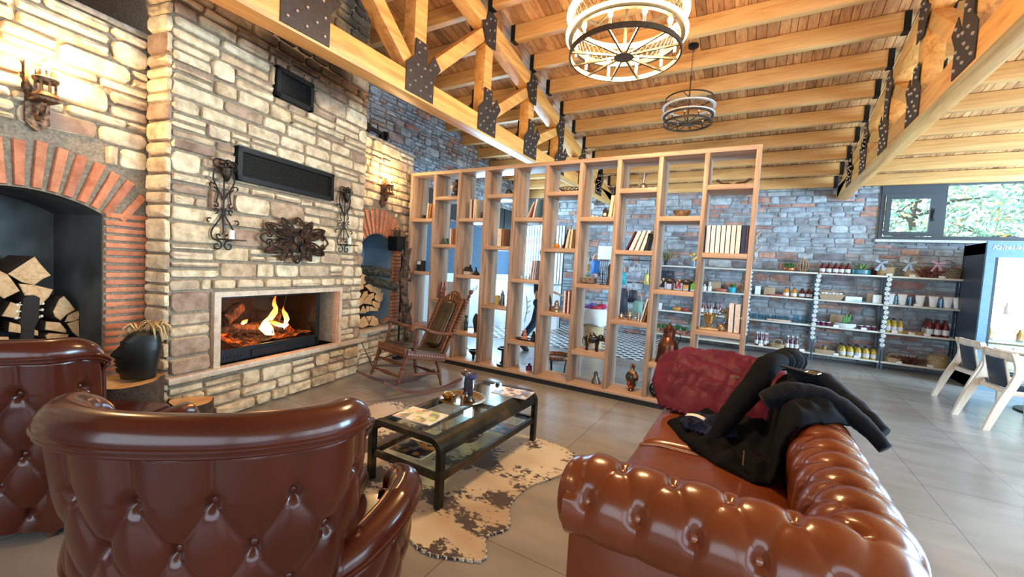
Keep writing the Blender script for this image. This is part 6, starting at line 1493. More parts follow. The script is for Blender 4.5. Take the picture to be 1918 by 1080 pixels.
p=bottle_proto(M_red,M_capd,M_lab,.185,.05,'x','square jars on the second shelf',name='syrup_jar'); row(p,2,[(.82,9.77),(.93,9.77)],['left dark red syrup jar beside the amber ones','right dark red syrup jar next to the shelf post'])
p=bottle_proto(M_red,M_capw,M_lab,.26,.032,'red white-necked bottle left of the small basket','red drink bottles left of the basket',neck=.45)
row(p,0,[(.14+.075*(k%3)+.03*(k//3%2),9.74+.075*(k//3)) for k in range(9)],3)
p=bottle_proto(M_red,M_capw,M_lab,.26,.032,'red white-necked bottle right of the small basket','red drink bottles right of the basket',neck=.45)
row(p,0,[(.66+.075*(k%3)+.02*(k//3%2),9.73+.075*(k//3)) for k in range(9)],3)
p=bottle_proto(M_gold,M_capd,M_lab,.22,.048,'golden oil bottle on the bottom shelf','golden oil bottles on the bottom shelf')
row(p,0,[(1.52+.112*(k%5),9.72+.105*(k//5)) for k in range(13)],5)
p=bottle_proto(M_gold,M_capd,M_lab,.25,.038,'yellow-green vinegar bottle on the third shelf','vinegar bottles on the third shelf')
row(p,1,[(2.12+.082*(k%3),9.74+.09*(k//3)) for k in range(5)],3)
p=bottle_proto(M_red,M_capd,M_lab,.29,.045,'tall dark red bottle at the shelf end','dark red bottles on the third shelf')
row(p,1,[(2.66+.10*(k%3),9.74+.10*(k//3)) for k in range(7)],3)
p=bottle_proto(M_red,M_capd,M_lab,.27,.036,'dark red bottle behind the brass mortar','wine bottles behind the divider end',neck=.4)
row(p,1,[(-.92+.085*k,9.76+.04*(k%2)) for k in range(5)],5)
def jar_proto(m,label,grp,h=.075,r=.038):
    o=MB().lathe([(0,0),(r,0),(r,h*.75),(r*.8,h*.85),(0,h*.85)],14).build('jam_jar',m); tag(o,label,'jar',grp); MB().lathe([(0,h*.85),(r*.88,h*.85),(r*.88,h),(0,h)],14).build('lid',M_capw,o); return o
row(jar_proto(M_pur,'x','purple jam jars left on the third shelf'),1,[(1.10,9.74),(1.185,9.74),(1.27,9.74)],['first small purple jam jar right of the second disc garland','second small purple jam jar right of the second disc garland','third small purple jam jar right of the second disc garland'])
row(jar_proto(M_pur,'x','purple jam jars right on the third shelf'),1,[(1.75,9.74),(1.84,9.74),(1.93,9.74)],['first small purple jam jar right of the white planter','second small purple jam jar right of the white planter','third small purple jam jar right of the white planter'])
M_cg=glassmat('jar_glass',(.70,.88,.95),.25)
def glass_jar(x,lv,h,r,label,grp): o=MB().lathe([(0,0),(r,0),(r,h),(r*.93,h),(r*.93,.006),(0,.006)],14).build('glass_jar',M_cg); put(o,x,lv,9.76); return tag(o,label,'jar',grp)
for i,x in enumerate((.06,.17,.28,.40,.50,.60)): glass_jar(x,1,.11,.045,f'{ords[i]} empty glass jar from the left on the third shelf','empty glass jars on the third shelf')
for i,x in enumerate((.76,.90)): glass_jar(x,1,.15,.05,f'taller glass jar near the second garland, {["left","right"][i]} one','tall glass jars on the third shelf')
o=put(MB().box(-.2,.2,-.05,.05,0,.035,bev=.01).build('wooden_spoon_set',col_('peach_tray',(.65,.45,.35))),.48,1,9.70); tag(o,'flat peach wooden tray in front of the empty glass jars','tray')
M_kraft=col_('kraft_card',(.42,.30,.19),.85); M_card=col_('white_card',(.80,.86,.90),.5)
def cbox(name,x,lv,w,d,h,m,label,cat='box',y=9.78): return tag(put(MB().box(-w/2,w/2,-d/2,d/2,0,h,bev=.004).build(name,m),x,lv,y),label,cat)
cbox('white_card_box',.08,2,.10,.08,.17,M_card,'upright white card box at the left of the second shelf')
cbox('kraft_box',.28,2,.19,.14,.16,M_kraft,'brown kraft box with handle behind the white card box')
cbox('red_packet',.40,2,.24,.08,.03,col_('red_packet',(.45,.10,.08)),'flat red packet lying in front of the kraft box','packet',9.70)
o=tag(put(MB().add([(-.15,-.09,0),(.15,-.09,0),(.15,.09,0),(-.15,.09,0),(-.20,-.12,.11),(.20,-.12,.11),(.20,.12,.17),(-.20,.12,.17)],[(0,1,2,3),(0,1,5,4),(1,2,6,5),(2,3,7,6),(3,0,4,7)]).build('kraft_tray',M_kraft,smooth=False),1.27,2,9.80),'open flared kraft tray of white sachets on the second shelf','tray'); 
mb=MB(); [mb.box(-.15+.055*k,-.105+.055*k,-.06,.05,.03,.13+.01*(k%2)) for k in range(6)]; mb.build('sachets',M_card,o,smooth=False)
cbox('white_tub',1.60,2,.24,.14,.09,M_card,'low white tub beside the kraft tray on the second shelf','tub')
cbox('glass_tray',1.72,2,.20,.10,.035,M_cg,'shallow clear tray in front of the round wooden box','tray',9.71)
o=tag(put(MB().cyl(.06,0,.17,18).build('round_wood_box',col_('pale_round_wood',(.6,.45,.32))),1.86,2,9.86),'round pale wooden box at the right of the second shelf','box')
cbox('white_card_box',1.93,2,.12,.07,.15,M_card,'white card box with pink corner next to the third disc garland',y=9.73)
def pouch(x,label,m=M_card,w=.125,h=.19):
    o=MB().grid(lambda u,v:(w*(.36+.14*v)*(2*u-1)*1.0,-.03*(1-v)*(1-(2*u-1)**2)-.005,h*v),8,6).build('stand_pouch',m); o.modifiers.new('s','SOLIDIFY').thickness=.02; put(o,x,2,9.75); tag(o,label,'pouch','white pouches on the second shelf'); return o
for i,x in enumerate((2.11,2.27,2.50,2.67,2.85,2.97)): pouch(x,f'{ords[i]} white stand-up pouch from the left on the second shelf')
for i,x in enumerate((2.19,2.38,2.77)): glass_jar(x,2,.15,.035,f'{ords[i]} clear jar between the white pouches','clear jars between pouches')
cbox('kraft_box',1.42,1,.22,.05,.22,M_kraft,'square kraft board box behind the white planter',y=9.92)
M_leaf=plain('plant_green',(.05,.20,.04),.6,var=.4,scale=20); M_leaf2=plain('cactus_green',(.10,.30,.08),.6)
def tuftpl(n,r,h,m,z0=0,lean=1.0,w=.006,seed=1):
    mb=MB(); rg=random.Random(seed)
    for k in range(n):
        a=rg.uniform(0,2*pi); q=rg.uniform(.1,1)*r; hh=h*rg.uniform(.5,1)
        mb.tube([(q*.3*cos(a),q*.3*sin(a),z0),(q*.7*cos(a),q*.7*sin(a),z0+hh*.6),(q*cos(a)*lean,q*sin(a)*lean,z0+hh)],[w,w*1.2,w*.2],5,flat=1.8)
    return mb
T=empty('white_planter','white oval planter with a green cactus on the third shelf','planter'); put(T,1.52,1,9.76); MB().lathe([(0,0),(.11,0),(.14,.03),(.145,.08),(.13,.08),(0,.07)],24,Matrix.Diagonal((1.15,.75,1,1))).build('pot',col_('stone_white',(.7,.74,.76)),T); mb=MB(); [mb.turned((.02*k-.02,0,.07),(.03*k-.02,0,.17+.05*(k%2)+.04),[(0,.014),(.5,.02),(.9,.014),(1,.002)],8) for k in range(4)]; mb.build('cactus',M_leaf2,T); tuftpl(14,.10,.05,M_leaf,.07,seed=5).build('greens',M_leaf,T)
T=empty('copper_planter','copper bowl planter with leafy greens at the left of the top shelf','planter'); put(T,.57,3,9.77); MB().lathe([(0,0),(.07,0),(.11,.03),(.115,.06),(.105,.07),(0,.06)],24).build('bowl',plain('bright_copper',(.65,.30,.14),.25,.9),T); tuftpl(50,.12,.12,M_leaf,.06,w=.007,seed=2).build('leaves',M_leaf,T)
T=empty('wooden_pumpkin','slatted wooden pumpkin ornament behind the copper planter','ornament'); put(T,.80,3,9.88)
mb=MB(); [mb.tube([(.10*sin(a)*cos(b),.05*cos(a)*cos(b),.12+.12*sin(b)) for b in [2*pi*q/18 for q in range(18)]],.008,6,closed=True) for a in [pi*k/6 for k in range(6)]]; mb.build('slats',col_('tan_wood',(.45,.28,.16)),T); MB().tube([(0,0,.23),(.01,0,.29)],.012,6).build('stalk',col_('orange_silk',(.7,.3,.1)),T)
T=empty('teal_planter','teal oval planter with pale succulents on the top shelf','planter'); put(T,1.67,3,9.78); MB().lathe([(0,0),(.10,0),(.12,.02),(.12,.085),(.105,.09),(0,.08)],24,Matrix.Diagonal((1.2,.8,1,1))).build('pot',col_('teal_glaze',(.02,.16,.22),.25),T); tuftpl(50,.13,.13,M_leaf,.08,w=.010,seed=3).build('succulents',plain('succulent',(.20,.32,.12),.6,var=.4),T)
o=put(tuftpl(40,.14,.18,None,.0,w=.004,seed=4).build('dried_bouquet',plain('dried_maroon',(.12,.03,.025),.8)),1.88,3,9.90); tag(o,'dark red dried bouquet behind the teal planter','dried flowers')
# baskets
t=NT('wicker'); v=t.coord(); b_=t.n('ShaderNodeTexBrick',{'Vector':v,'Scale':1,'Mortar Size':.003,'Brick Width':.03,'Row Height':.012,'Color1':(.66,.50,.28,1),'Color2':(.50,.35,.18,1),'Mortar':(.18,.11,.05,1)}); t.set(col=b_.outputs[0],rough=.7,normal=t.bump(b_.outputs[1],-.8,.004)); M_wick=t.m
t=NT('wicker_side'); v=t.coord('Object',(1,1,1),(pi/2,0,0)); b_=t.n('ShaderNodeTexBrick',{'Vector':v,'Scale':1,'Mortar Size':.003,'Brick Width':.035,'Row Height':.014,'Color1':(.70,.54,.32,1),'Color2':(.52,.38,.20,1),'Mortar':(.20,.13,.06,1)}); t.set(col=b_.outputs[0],rough=.7,normal=t.bump(b_.outputs[1],-.8,.004)); M_wks=t.m
t=NT('grey_wicker'); v=t.coord('Object',(1,1,1),(pi/2,0,0)); b_=t.n('ShaderNodeTexBrick',{'Vector':v,'Scale':1,'Mortar Size':.006,'Brick Width':.045,'Row Height':.024,'Color1':(.42,.36,.28,1),'Color2':(.30,.25,.19,1),'Mortar':(.08,.06,.045,1)}); t.set(col=b_.outputs[0],rough=.8,normal=t.bump(b_.outputs[1],-1,.006)); M_wkg=t.m
def basket(name,x,lv,rx,ry,h,mat,label,handle=True,bow=None,y=9.80,flare=1.15,hr=None):
    T=empty(name,label,'basket'); put(T,x,lv,y) if isinstance(lv,int) else setattr(T,'location',(x,y,lv))
    n=36; mb=MB(); D=Matrix.Diagonal((rx,ry,1,1)); mb.lathe([(0,0),(1,0),(flare,h),(flare*.96,h),(.96,.01),(0,.01)],n,D,cap=False); mb.build('woven_body',mat,T,ang=50)
    MB().tube([(rx*flare*cos(a),ry*flare*sin(a),h) for a in [2*pi*k/30 for k in range(30)]],.008,6,closed=True).build('rim',mat,T)
    if handle: hr_=hr or rx*.8; MB().tube([(hr_*cos(a),0,h+hr_*1.25*sin(a)) for a in [pi*k/16 for k in range(17)]],.009,8).build('handle',mat,T)
    if bow:
        mb=MB(); bx=-rx*.8
        
        for a0,l_ in ((-2.0,.15),(-1.2,.13),(.3,.09),(2.6,.09)):
            e_=Vector((bx+l_*cos(a0),-ry*flare-.03,h+.07+l_*sin(a0))); c_=Vector((bx,-ry*flare-.02,h+.07)); w_=Vector((-sin(a0),0,cos(a0)))*.028
            mb.add([c_-w_*.3,c_+w_*.3,e_+w_,e_-w_,c_-w_*.3+Vector((0,.006,0)),c_+w_*.3+Vector((0,.006,0)),e_+w_+Vector((0,.006,0)),e_-w_+Vector((0,.006,0))],[(0,1,2,3),(7,6,5,4),(0,4,5,1),(1,5,6,2),(2,6,7,3),(3,7,4,0)])
        mb.ball((bx,-ry*flare-.025,h+.07),.018,8); mb.build('ribbon_bow',bow,T,smooth=False)
    return T
M_gry=col_('grey_ribbon',(.32,.42,.52)); M_pnk=col_('pink_ribbon',(.62,.40,.55))
basket('wicker_basket',2.02,3,.115,.09,.15,M_wks,'small pale wicker basket with round handle and grey-blue bow on the top shelf',bow=M_gry)
basket('wicker_basket',2.40,3,.13,.10,.16,M_wks,'medium pale wicker basket with a grey bow on the top shelf',bow=M_gry)
basket('wicker_hamper',2.80,3,.19,.11,.17,M_wkg,'large grey willow basket with a pink bow at the right end of the top shelf',bow=M_pnk,hr=.11)
basket('handled_basket',.50,0,.105,.08,.07,M_wks,'small shallow basket with tall hoop handle between the red bottles',y=9.72,hr=.075)
basket('handled_basket',2.22,0,.105,.08,.07,M_wks,'small shallow basket with hoop handle right of the oil bottles',y=9.74,hr=.06)
T=basket('lidded_basket',2.82,0,.15,.12,.17,M_wks,'round lidded pale basket at the right of the bottom shelf',handle=False,flare=.95); MB().lathe([(.15,.17),(.155,.19),(.10,.215),(0,.22)],28).build('lid',M_wick,T); MB().tube([(.03*cos(a),0,.215+.03*sin(a)) for a in [pi*k/8 for k in range(9)]],.006,6).build('lid_loop',M_wks,T)
M_dry=plain('dried_heather',(.20,.06,.04),.9,var=.4)
o=tuftpl(160,.30,.20,None,0,1.1,.004,6).build('dried_heather',M_dry); put(o,2.56,3,9.72); o.scale=(1,.6,1); tag(o,'wide bushy bundle of dried heather behind the baskets on the top shelf','dried flowers')
o=tuftpl(150,.26,.14,None,0,1.2,.004,7).build('dried_lavender',M_dry); put(o,2.47,0,9.80); tag(o,'dried lavender heap on the bottom shelf left of the lidded basket','dried flowers')
o=tuftpl(60,.22,.05,None,0,1.2,.006,8).build('dried_herbs',M_straw); put(o,2.45,1,9.78); tag(o,'pale dried herb stalks lying on the third shelf','dried herbs')
T=empty('gift_tray','kraft gift tray tied with raffia on the bottom shelf','tray'); put(T,1.25,0,9.76); MB().box(-.15,.15,-.09,.09,0,.07,bev=.004).build('tray',M_kraft,T); tuftpl(20,.11,.09,None,.06,.6,.004,9).build('raffia',M_straw,T)
# price cards
PCS=((.22,0),(.90,0),(1.42,0),(1.72,0),(2.30,0),(2.70,0),(2.35,3),(2.72,3),(2.05,3),(1.38,1),(1.78,1),(2.42,1),(2.62,1),(2.20,1),(2.45,2))
for i,(x,lv) in enumerate(PCS):
    o=MB(TR(0,0,0)@RX(-.5)).box(-.04,.04,0,.002,0,.045).build('price_card',M_card,smooth=False); put(o,x,lv,9.655); tag(o,'small white price card on the '+lvn[lv]+f' shop shelf, {ords[sum(1 for (a,b) in PCS if b==lv and a<x)]} from the left','card','price cards on the shop shelves')
# left shop shelves behind the divider
potn=['leftmost','second','third','fourth','fifth']
for i,x in enumerate((-1.80,-1.66,-1.52,-1.38,-1.24)):
    T=empty('potted_succulent',f'small terracotta pot of green succulents on the low shelf behind the copper can, {potn[i]}','potted plant',group='terracotta pots'); put(T,x,0,9.76); MB().lathe([(0,0),(.045,0),(.06,.09),(.064,.09),(.064,.105),(.055,.105),(0,.09)],16).build('pot',col_('terracotta',(.42,.16,.09)),T); tuftpl(26,.08,.11+.03*(i%2),None,.09,1.1,.008,20+i).build('leaves',M_leaf,T)
T=empty('potted_cactus','tall columnar cactus in a terracotta pot at the right of the low shelf','potted plant'); put(T,-1.10,0,9.76); MB().lathe([(0,0),(.045,0),(.06,.09),(.064,.105),(0,.09)],16).build('pot',col_('terracotta',(.42,.16,.09)),T); MB().turned((0,0,.09),(0,0,.34),[(0,.02),(.5,.03),(.9,.024),(1,.004)],12).build('cactus',M_leaf2,T)
for x,rr,c,l in ((-1.62,.07,'teal','small teal bowl on the shelf behind the ninth bay'),(-1.42,.10,'orange','wide orange bowl on the shelf behind the ninth bay'),(-1.25,.08,'red','red bowl right of the orange bowl behind the ninth bay')):
    cc_={'teal':(.03,.25,.30),'orange':(.7,.28,.06),'red':(.5,.08,.05)}[c]
    o=MB().lathe([(0,0),(rr*.4,0),(rr,.05),(rr,.065),(rr*.93,.06),(0,.012)],22).build('ceramic_bowl',col_(c+'_glaze',cc_,.25)); put(o,x,1,9.78); tag(o,l,'bowl','ceramic bowls')
    if c=='orange': MB().lathe([(0,.055),(rr*.8,.055),(rr*.9,.085),(0,.09)],18).build('fruit_fill',M_hon,o)
cbox('white_card_box',-1.80,1,.10,.07,.14,M_card,'white card box at the left of the bowls behind the ninth bay')
for i,x in enumerate((-1.86,-1.66)):
    T=empty('black_crate',f'black slotted crate under the top shelf behind the ninth bay, {["left","right"][i]} one','crate',group='black crates'); put(T,x,2,9.86); mb=MB(); w=.085
    for z in (0,.11,.22,.33): mb.box(-w,w,-.08,.08,z,z+.055,bev=.012)
    for s in(-1,1): mb.box(s*w-.012,s*w+.012,-.08,.08,0,.38)
    mb.build('slotted_body',plain('navy_plastic',(.02,.03,.05),.4),T)
for x,c,l,r_ in ((-1.48,(.45,.03,.05),'crimson cap-like bowl on the upper shelf',.10),(-1.27,(.75,.35,.08),'orange bowl upside down on the upper shelf',.09),(-1.14,(.25,.60,.05),'lime green bowl on the upper shelf',.07)):
    o=MB().lathe([(r_,0),(r_*.95,.06),(r_*.6,.12),(0,.15)],20).build('dome_bowl',col_(l[:6].strip()+'_dome',c,.35)); put(o,x,2,9.8); tag(o,l,'bowl')
o=put(MB(RX(-.15)).box(-.09,.09,0,.008,0,.16).build('greeting_card',col_('pink_card',(.75,.6,.7))),-1.60,2,9.70); tag(o,'pink and white greeting card behind the animal figurines','card')
T=empty('dried_arrangement','vase of dried grasses and seed heads at the left of the top shelf','dried flowers'); put(T,-1.74,3,9.74); MB().lathe([(0,0),(.05,0),(.03,.04),(.05,.09),(.04,.13),(0,.13)],16).build('vase',M_dk,T); tuftpl(70,.24,.30,None,.10,1.2,.005,11).build('grasses',plain('dried_grass',(.28,.24,.13),.8,var=.4),T)
T=empty('orange_flower_vase','glass vase with orange and yellow flowers on the top shelf','flowers'); put(T,-1.17,3,9.8); MB().lathe([(0,0),(.04,0),(.045,.12),(0,.12)],14).build('vase',col_('steel_blue_glass',(.1,.2,.28),.2),T); mb=MB(); [mb.ball((random.uniform(-.09,.09),random.uniform(-.04,.04),.17+random.uniform(-.03,.12)),.03,8) for k in range(11)]; mb.build('blooms',col_('yellow_orange',(.75,.45,.12)),T)
cbox('kraft_box',-.72,2,.24,.16,.20,M_kraft,'brown kraft box behind the last bay of the divider',y=9.86)
for i,x in enumerate((-.90,-.80)):
    o=MB().lathe([(0,0),(.04,0),(.04,.09),(.012,.11),(.012,.14+.05*i),(0,.14+.05*i)],14).build('pump_bottle',M_card); put(o,x,2,9.72); tag(o,['short','tall'][i]+' white pump bottle in front of the kraft box','bottle')
o=MB().lathe([(0,0),(.08,0),(.12,.04),(.10,.06),(0,.07)],20).build('red_dish',col_('coral_glaze',(.6,.18,.12),.3)); put(o,-.58,2,9.74); tag(o,'coral red dish on the shelf behind the last bay','dish')
T=empty('turquoise_planter','turquoise pot of green succulents on the shelf behind the last bay','potted plant'); put(T,-.38,2,9.76); MB().lathe([(0,0),(.07,0),(.08,.11),(.07,.11),(0,.10)],20).build('pot',col_('turquoise_glaze',(.02,.38,.48),.25),T); tuftpl(30,.08,.09,None,.10,1,.01,13).build('leaves',M_leaf,T)
o=put(tuftpl(40,.10,.22,None,0,1.1,.012,14).build('driftwood_ornament',plain('pale_driftwood',(.40,.30,.20),.8)),-.18,2,9.80); tag(o,'pale spiky driftwood ornament left of the first disc garland','ornament')
# ------------------------------------------------------------------ fridge
T=empty('drinks_fridge','tall dark display fridge with a brightly lit glass door','fridge',(2.97,9.0,0)); M_frd=col_('fridge_body',(.03,.04,.055),.35); M_frf=col_('fridge_frame',(.16,.28,.38),.3,.3)
mb=MB(); mb.box(0,.03,0,.75,0,2.22); mb.box(1.17,1.20,0,.75,0,2.22); mb.box(0,1.2,.72,.75,0,2.22); mb.box(0,1.2,0,.75,2.05,2.22); mb.box(0,1.2,0,.75,0,.25); mb.build('cabinet',M_frd,T,smooth=False)
mb=MB(); mb.box(0,1.2,-.05,.0,2.06,2.24); mb.box(0,1.2,-.05,0,0,.25); mb.box(0,.10,-.05,0,.25,2.06); mb.box(1.1,1.2,-.05,0,.25,2.06); mb.box(.1,1.1,-.045,0,2.0,2.06); mb.build('door_frame',M_frf,T,smooth=False)
mb=MB(); mb.box(.10,.13,-.052,-.03,.28,2.0); mb.build('door_seal',M_frd,T,smooth=False)
MB().box(.13,1.1,-.03,-.024,.25,2.0).build('door_glass',glassmat('fridge_glass',(.95,1,1),.1),T,smooth=False)
mb=MB(); mb.box(.04,1.16,.68,.70,.26,2.04); li=mb.build('lit_back',emis('fridge_light',(.92,.97,1.0),2.6),T,smooth=False)
for z in (.75,1.15,1.55):
    MB().box(.04,1.16,.05,.66,z,z+.015).build('shelf',col_('wire_shelf',(.35,.4,.42),.4),T,smooth=False)
MB().box(.15,1.1,.05,.45,.26,.70,bev=.01).build('wood_crate',col_('crate_pine',(.75,.62,.42)),T)
for i in range(4): 
    o=MB().lathe([(0,0),(.04,0),(.04,.10),(.02,.13),(.02,.17),(0,.17)],12).build('juice_bottle',[M_hon,col_('salmon',(.7,.3,.2)),M_hon,M_white][i],loc=(3.22+.16*i,9.30,1.166 if i%2 else .766)); tag(o,['amber juice bottle on the middle fridge shelf','salmon-coloured bottle on the upper fridge shelf','second amber juice bottle on the middle fridge shelf','white bottle on the upper fridge shelf'][i],'bottle')
fc=bpy.data.curves.new('lettering','FONT'); fc.body='Kaltesler'; fc.size=.092; fc.extrude=.002; fc.shear=.25; fo=bpy.data.objects.new('tmp_lettering',fc); COL.objects.link(fo)
bpy.context.view_layer.update(); me=bpy.data.meshes.new_from_object(fo.evaluated_get(bpy.context.evaluated_depsgraph_get())); bpy.data.objects.remove(fo)
me.materials.clear(); me.materials.append(M_white); fo=bpy.data.objects.new('door_lettering',me); COL.objects.link(fo); fo.parent=T; fo.location=(.05,-.055,2.12); fo.rotation_euler=(pi/2,0,0)
# ------------------------------------------------------------------ dining chairs and round table
M_ash=wood('pale_ash',(.50,.40,.30),(.66,.55,.43),(.74,.64,.52),2,.7,.45,knots=False)
M_blue=leather('navy_leatherette',(.008,.018,.045),(.012,.028,.065),.2)
def dchair(loc,rz,label):   # local faces +x
    T=empty('dining_chair',label,'chair',loc,rz,'pale wooden dining chairs')
    for s in(-1,1):
        f_,L_=polypath([(-.22,s*.27,0),(-.12,s*.26,.30),(-.02,s*.25,.55),(.0,s*.245,.68),(-.05,s*.24,.84)])
        k=12; P=[f_(L_*i/k) for i in range(k+1)]; vs=[]
        for i,p in enumerate(P):
            w=.030+.012*sin(pi*i/k); th=.016
            for dx,dy in((-w,-th),(w,-th),(w,th),(-w,th)): vs.append((p.x+dx*.9,p.y+dy,p.z))
        MB().add(vs,[(i*4+j,i*4+(j+1)%4,(i+1)*4+(j+1)%4,(i+1)*4+j) for i in range(k) for j in range(4)]+[(0,1,2,3),tuple(k*4+j for j in range(4))]).build('rear_leg',M_ash,T,ang=40)
        MB().beam((.42,s*.25,0),(.40,s*.24,.44),.032,.045,up=(1,0,0),bev=.004).build('front_leg',M_ash,T)
        MB().beam((-.06,s*.25,.42),(.42,s*.245,.43),.025,.05,bev=.004).build('seat_rail',M_ash,T)
    mb=MB(); mb.grid(lambda u,v:(-.045-.035*sin(pi*u),-.245+.49*u,.745+.10*v),12,2); o=mb.build('top_rail',M_ash,T); o.modifiers.new('s','SOLIDIFY').thickness=.022
    mb=MB(); mb.beam((-.04,.25,.42),(-.04,-.25,.42),.025,.05); mb.build('cross_rail',M_ash,T,smooth=False)
    for s in(-1,1): MB().beam((-.0,s*.15,.44),(-.065,s*.155,.76),.022,.018,up=(1,0,0)).build('back_stile',M_ash,T,smooth=False)
    MB(TR(-.005,0,.47)@RY(-.2)).box(-.02,.012,-.14,.14,0,.30,bev=.008).build('back_pad',col_('navy_pad',(.02,.03,.05),.4),T)
    MB().box(-.02,.43,-.235,.235,.445,.50,bev=.02).build('seat_pad',M_blue,T)
dchair((2.43,6.64,0),radians(8),'pale ash dining chair with navy seat, nearer one beside the round table')
dchair((2.53,7.66,0),radians(8),'pale ash dining chair with navy back pad, farther one by the lidded basket')
dchair((3.95,7.1,0),radians(185),'pale ash dining chair on the far right side of the round table')
T=empty('round_table','round pale wooden cafe table on a chrome pedestal','table',(3.35,7.75,0)); MB().lathe([(0,.72),(.56,.72),(.58,.735),(.58,.755),(0,.755)],48).build('top',M_ash,T); MB().cyl(.04,.03,.72,20).build('pedestal',plain('chrome_green',(.4,.5,.45),.2,.9),T); MB().lathe([(0,0),(.36,0),(.36,.02),(.06,.045),(0,.045)],40).build('base',M_black,T)
for i,(x,y,l) in enumerate(((3.10,7.45,'dark folded napkin set on the round table, nearer'),(3.45,7.50,'dark folded napkin set on the round table, farther'))):
    o=MB().box(-.11,.11,-.08,.08,0,.006).build('placemat',ck,loc=(x,y,.7555),smooth=False); o.rotation_euler=(0,0,.4+i); tag(o,l,'placemat')
o=MB().box(-.05,.05,-.02,.02,0,.03,bev=.008).build('napkin_holder',M_card,loc=(2.98,7.82,.7555)); tag(o,'white napkin box near the left rim of the round table','napkins')
# ------------------------------------------------------------------ tray table, laundry basket, rack, slat screen, counter, camera, person
T=empty('tray_table','round copper tray table on thin legs behind the divider','table',(-2.30,5.30,0)); MB().lathe([(0,.20),(.19,.20),(.215,.225),(.22,.255),(.21,.255),(.19,.215),(0,.21)],36).build('tray',plain('engraved_copper',(.45,.22,.12),.28,.9,var=.5,scale=70),T)
for k in range(3): a=2*pi*k/3+.5; MB().rod((.12*cos(a),.12*sin(a),0),(.14*cos(a),.14*sin(a),.20),.010).build('leg',M_black,T)
T=empty('laundry_basket','tall pale rope basket with cloth liner full of coloured textiles','basket',(-2.36,6.95,0)); 
MB().lathe([(0,0),(.15,0),(.19,.45),(.20,.70),(.185,.70),(.17,.02),(0,.02)],30).build('woven_body',M_wks,T,ang=50)
def lin_(u,v): a=2*pi*u; r=.20+.04*sin(v*2.2)+.015*sin(5*a)*v; return (r*cos(a),r*sin(a),.80-.28*v+.02*sin(3*a)*v)
mb=MB(); mb.grid(lin_,48,10,cu=True); o=mb.build('cloth_liner',col_('pale_liner',(.62,.66,.66),.8),T,ang=None); o.modifiers.new('s','SOLIDIFY').thickness=.008
for i,(x,y,z,r_,c) in enumerate(((-.08,-.05,.80,.10,(.15,.05,.30)),(.06,-.06,.80,.10,(.45,.03,.06)),(.0,.07,.82,.11,(.05,.35,.45)),(.11,.05,.84,.09,(.40,.02,.08)),(-.05,.02,.85,.07,(.1,.1,.4)))):
    mb=MB(); mb.grid(lambda u,v:(x+r_*sin(pi*v)*cos(2*pi*u)*(1+.3*noise.noise(Vector((u*5,v*5,i)))),y+r_*sin(pi*v)*sin(2*pi*u),z-r_*.5*cos(pi*v)*(1+.3*noise.noise(Vector((v*6,u*6,i+3))))),16,8); mb.build('folded_textile',col_('textile_%d'%i,c,.9),T,ang=None)
T=empty('garment_rack','metal rack crowded with hanging bags and garments behind the eighth bay','rack',(-2.18,8.75,0)); mb=MB()
for x in(-.42,.36): mb.rod((x,0,0),(x,0,1.72),.012); mb.rod((x,-.25,.03),(x,.25,.03),.012)
mb.rod((-.42,0,1.72),(.36,0,1.72),.012); mb.rod((-.42,0,1.25),(.36,0,1.25),.010); mb.build('frame',M_post,T)
def hang(name,x,z,w,h,c,label,cat,d=.06,taper=.7,y=-.10,strap=True):
    o=MB(); o.grid(lambda u,v:((2*u-1)*w/2*(taper+(1-taper)*v**.5)*(1+.05*sin(9*v)),-d*sin(pi*u)*sin(pi*min(1,v+.1))-.01,-h*v+.01*noise.noise(Vector((u*6,v*6,x*9)))),12,12); ob=o.build(name,col_(name+'_%d'%int(abs(x*1000)+z*77),c,.7),loc=(x,8.75+y,z),ang=None); ob.modifiers.new('s','SOLIDIFY').thickness=d*.6; tag(ob,label,cat)
    if strap: MB().tube([(w*.3*cos(a),0,.16*sin(a)) for a in [pi*k/10 for k in range(11)]],.006,6).build('strap',col_('strap_cream',(.6,.55,.45)),ob)
    return ob
hang('shoulder_bag',-2.42,1.46,.26,.26,(.03,.42,.50),'turquoise shoulder bag hanging on the rack','bag')
hang('shoulder_bag',-2.10,1.50,.24,.20,(.35,.38,.45),'pale grey handbag hanging on the rack','bag')
hang('shoulder_bag',-2.13,1.10,.20,.26,(.02,.02,.03),'small black backpack hanging on the rack','bag')
hang('tote_bag',-2.62,1.62,.18,.30,(.50,.48,.44),'striped tote at the left of the rack','bag')
hang('apron',-2.33,1.12,.26,.62,(.03,.035,.055),'dark navy apron hanging on the rack','apron',taper=.4)
hang('striped_shirt',-2.58,.80,.22,.42,(.50,.25,.28),'red striped shirt at the lower left of the rack','shirt',strap=False)
hang('green_scarf',-2.02,.90,.22,.36,(.18,.32,.26),'muted green tote low on the right of the rack','bag')
hang('yellow_pennant',-1.88,1.45,.09,.22,(.65,.50,.12),'narrow yellow strap bag at the right of the rack','bag')
hang('blue_sweater',-3.16,1.68,.24,.34,(.02,.12,.35),'royal blue knit hanging behind the seventh bay','garment',y=.42)
hang('yellow_bag',-3.37,1.60,.12,.18,(.65,.42,.08),'little yellow bag hanging behind the seventh bay','bag',y=.42)
o=MB().box(-.17,.17,-.03,.03,0,.30,bev=.005).build('white_carton',M_card,loc=(-2.95,9.2,1.72)); tag(o,'pale blue-white carton on top of the narrow rack behind the seventh bay','box')
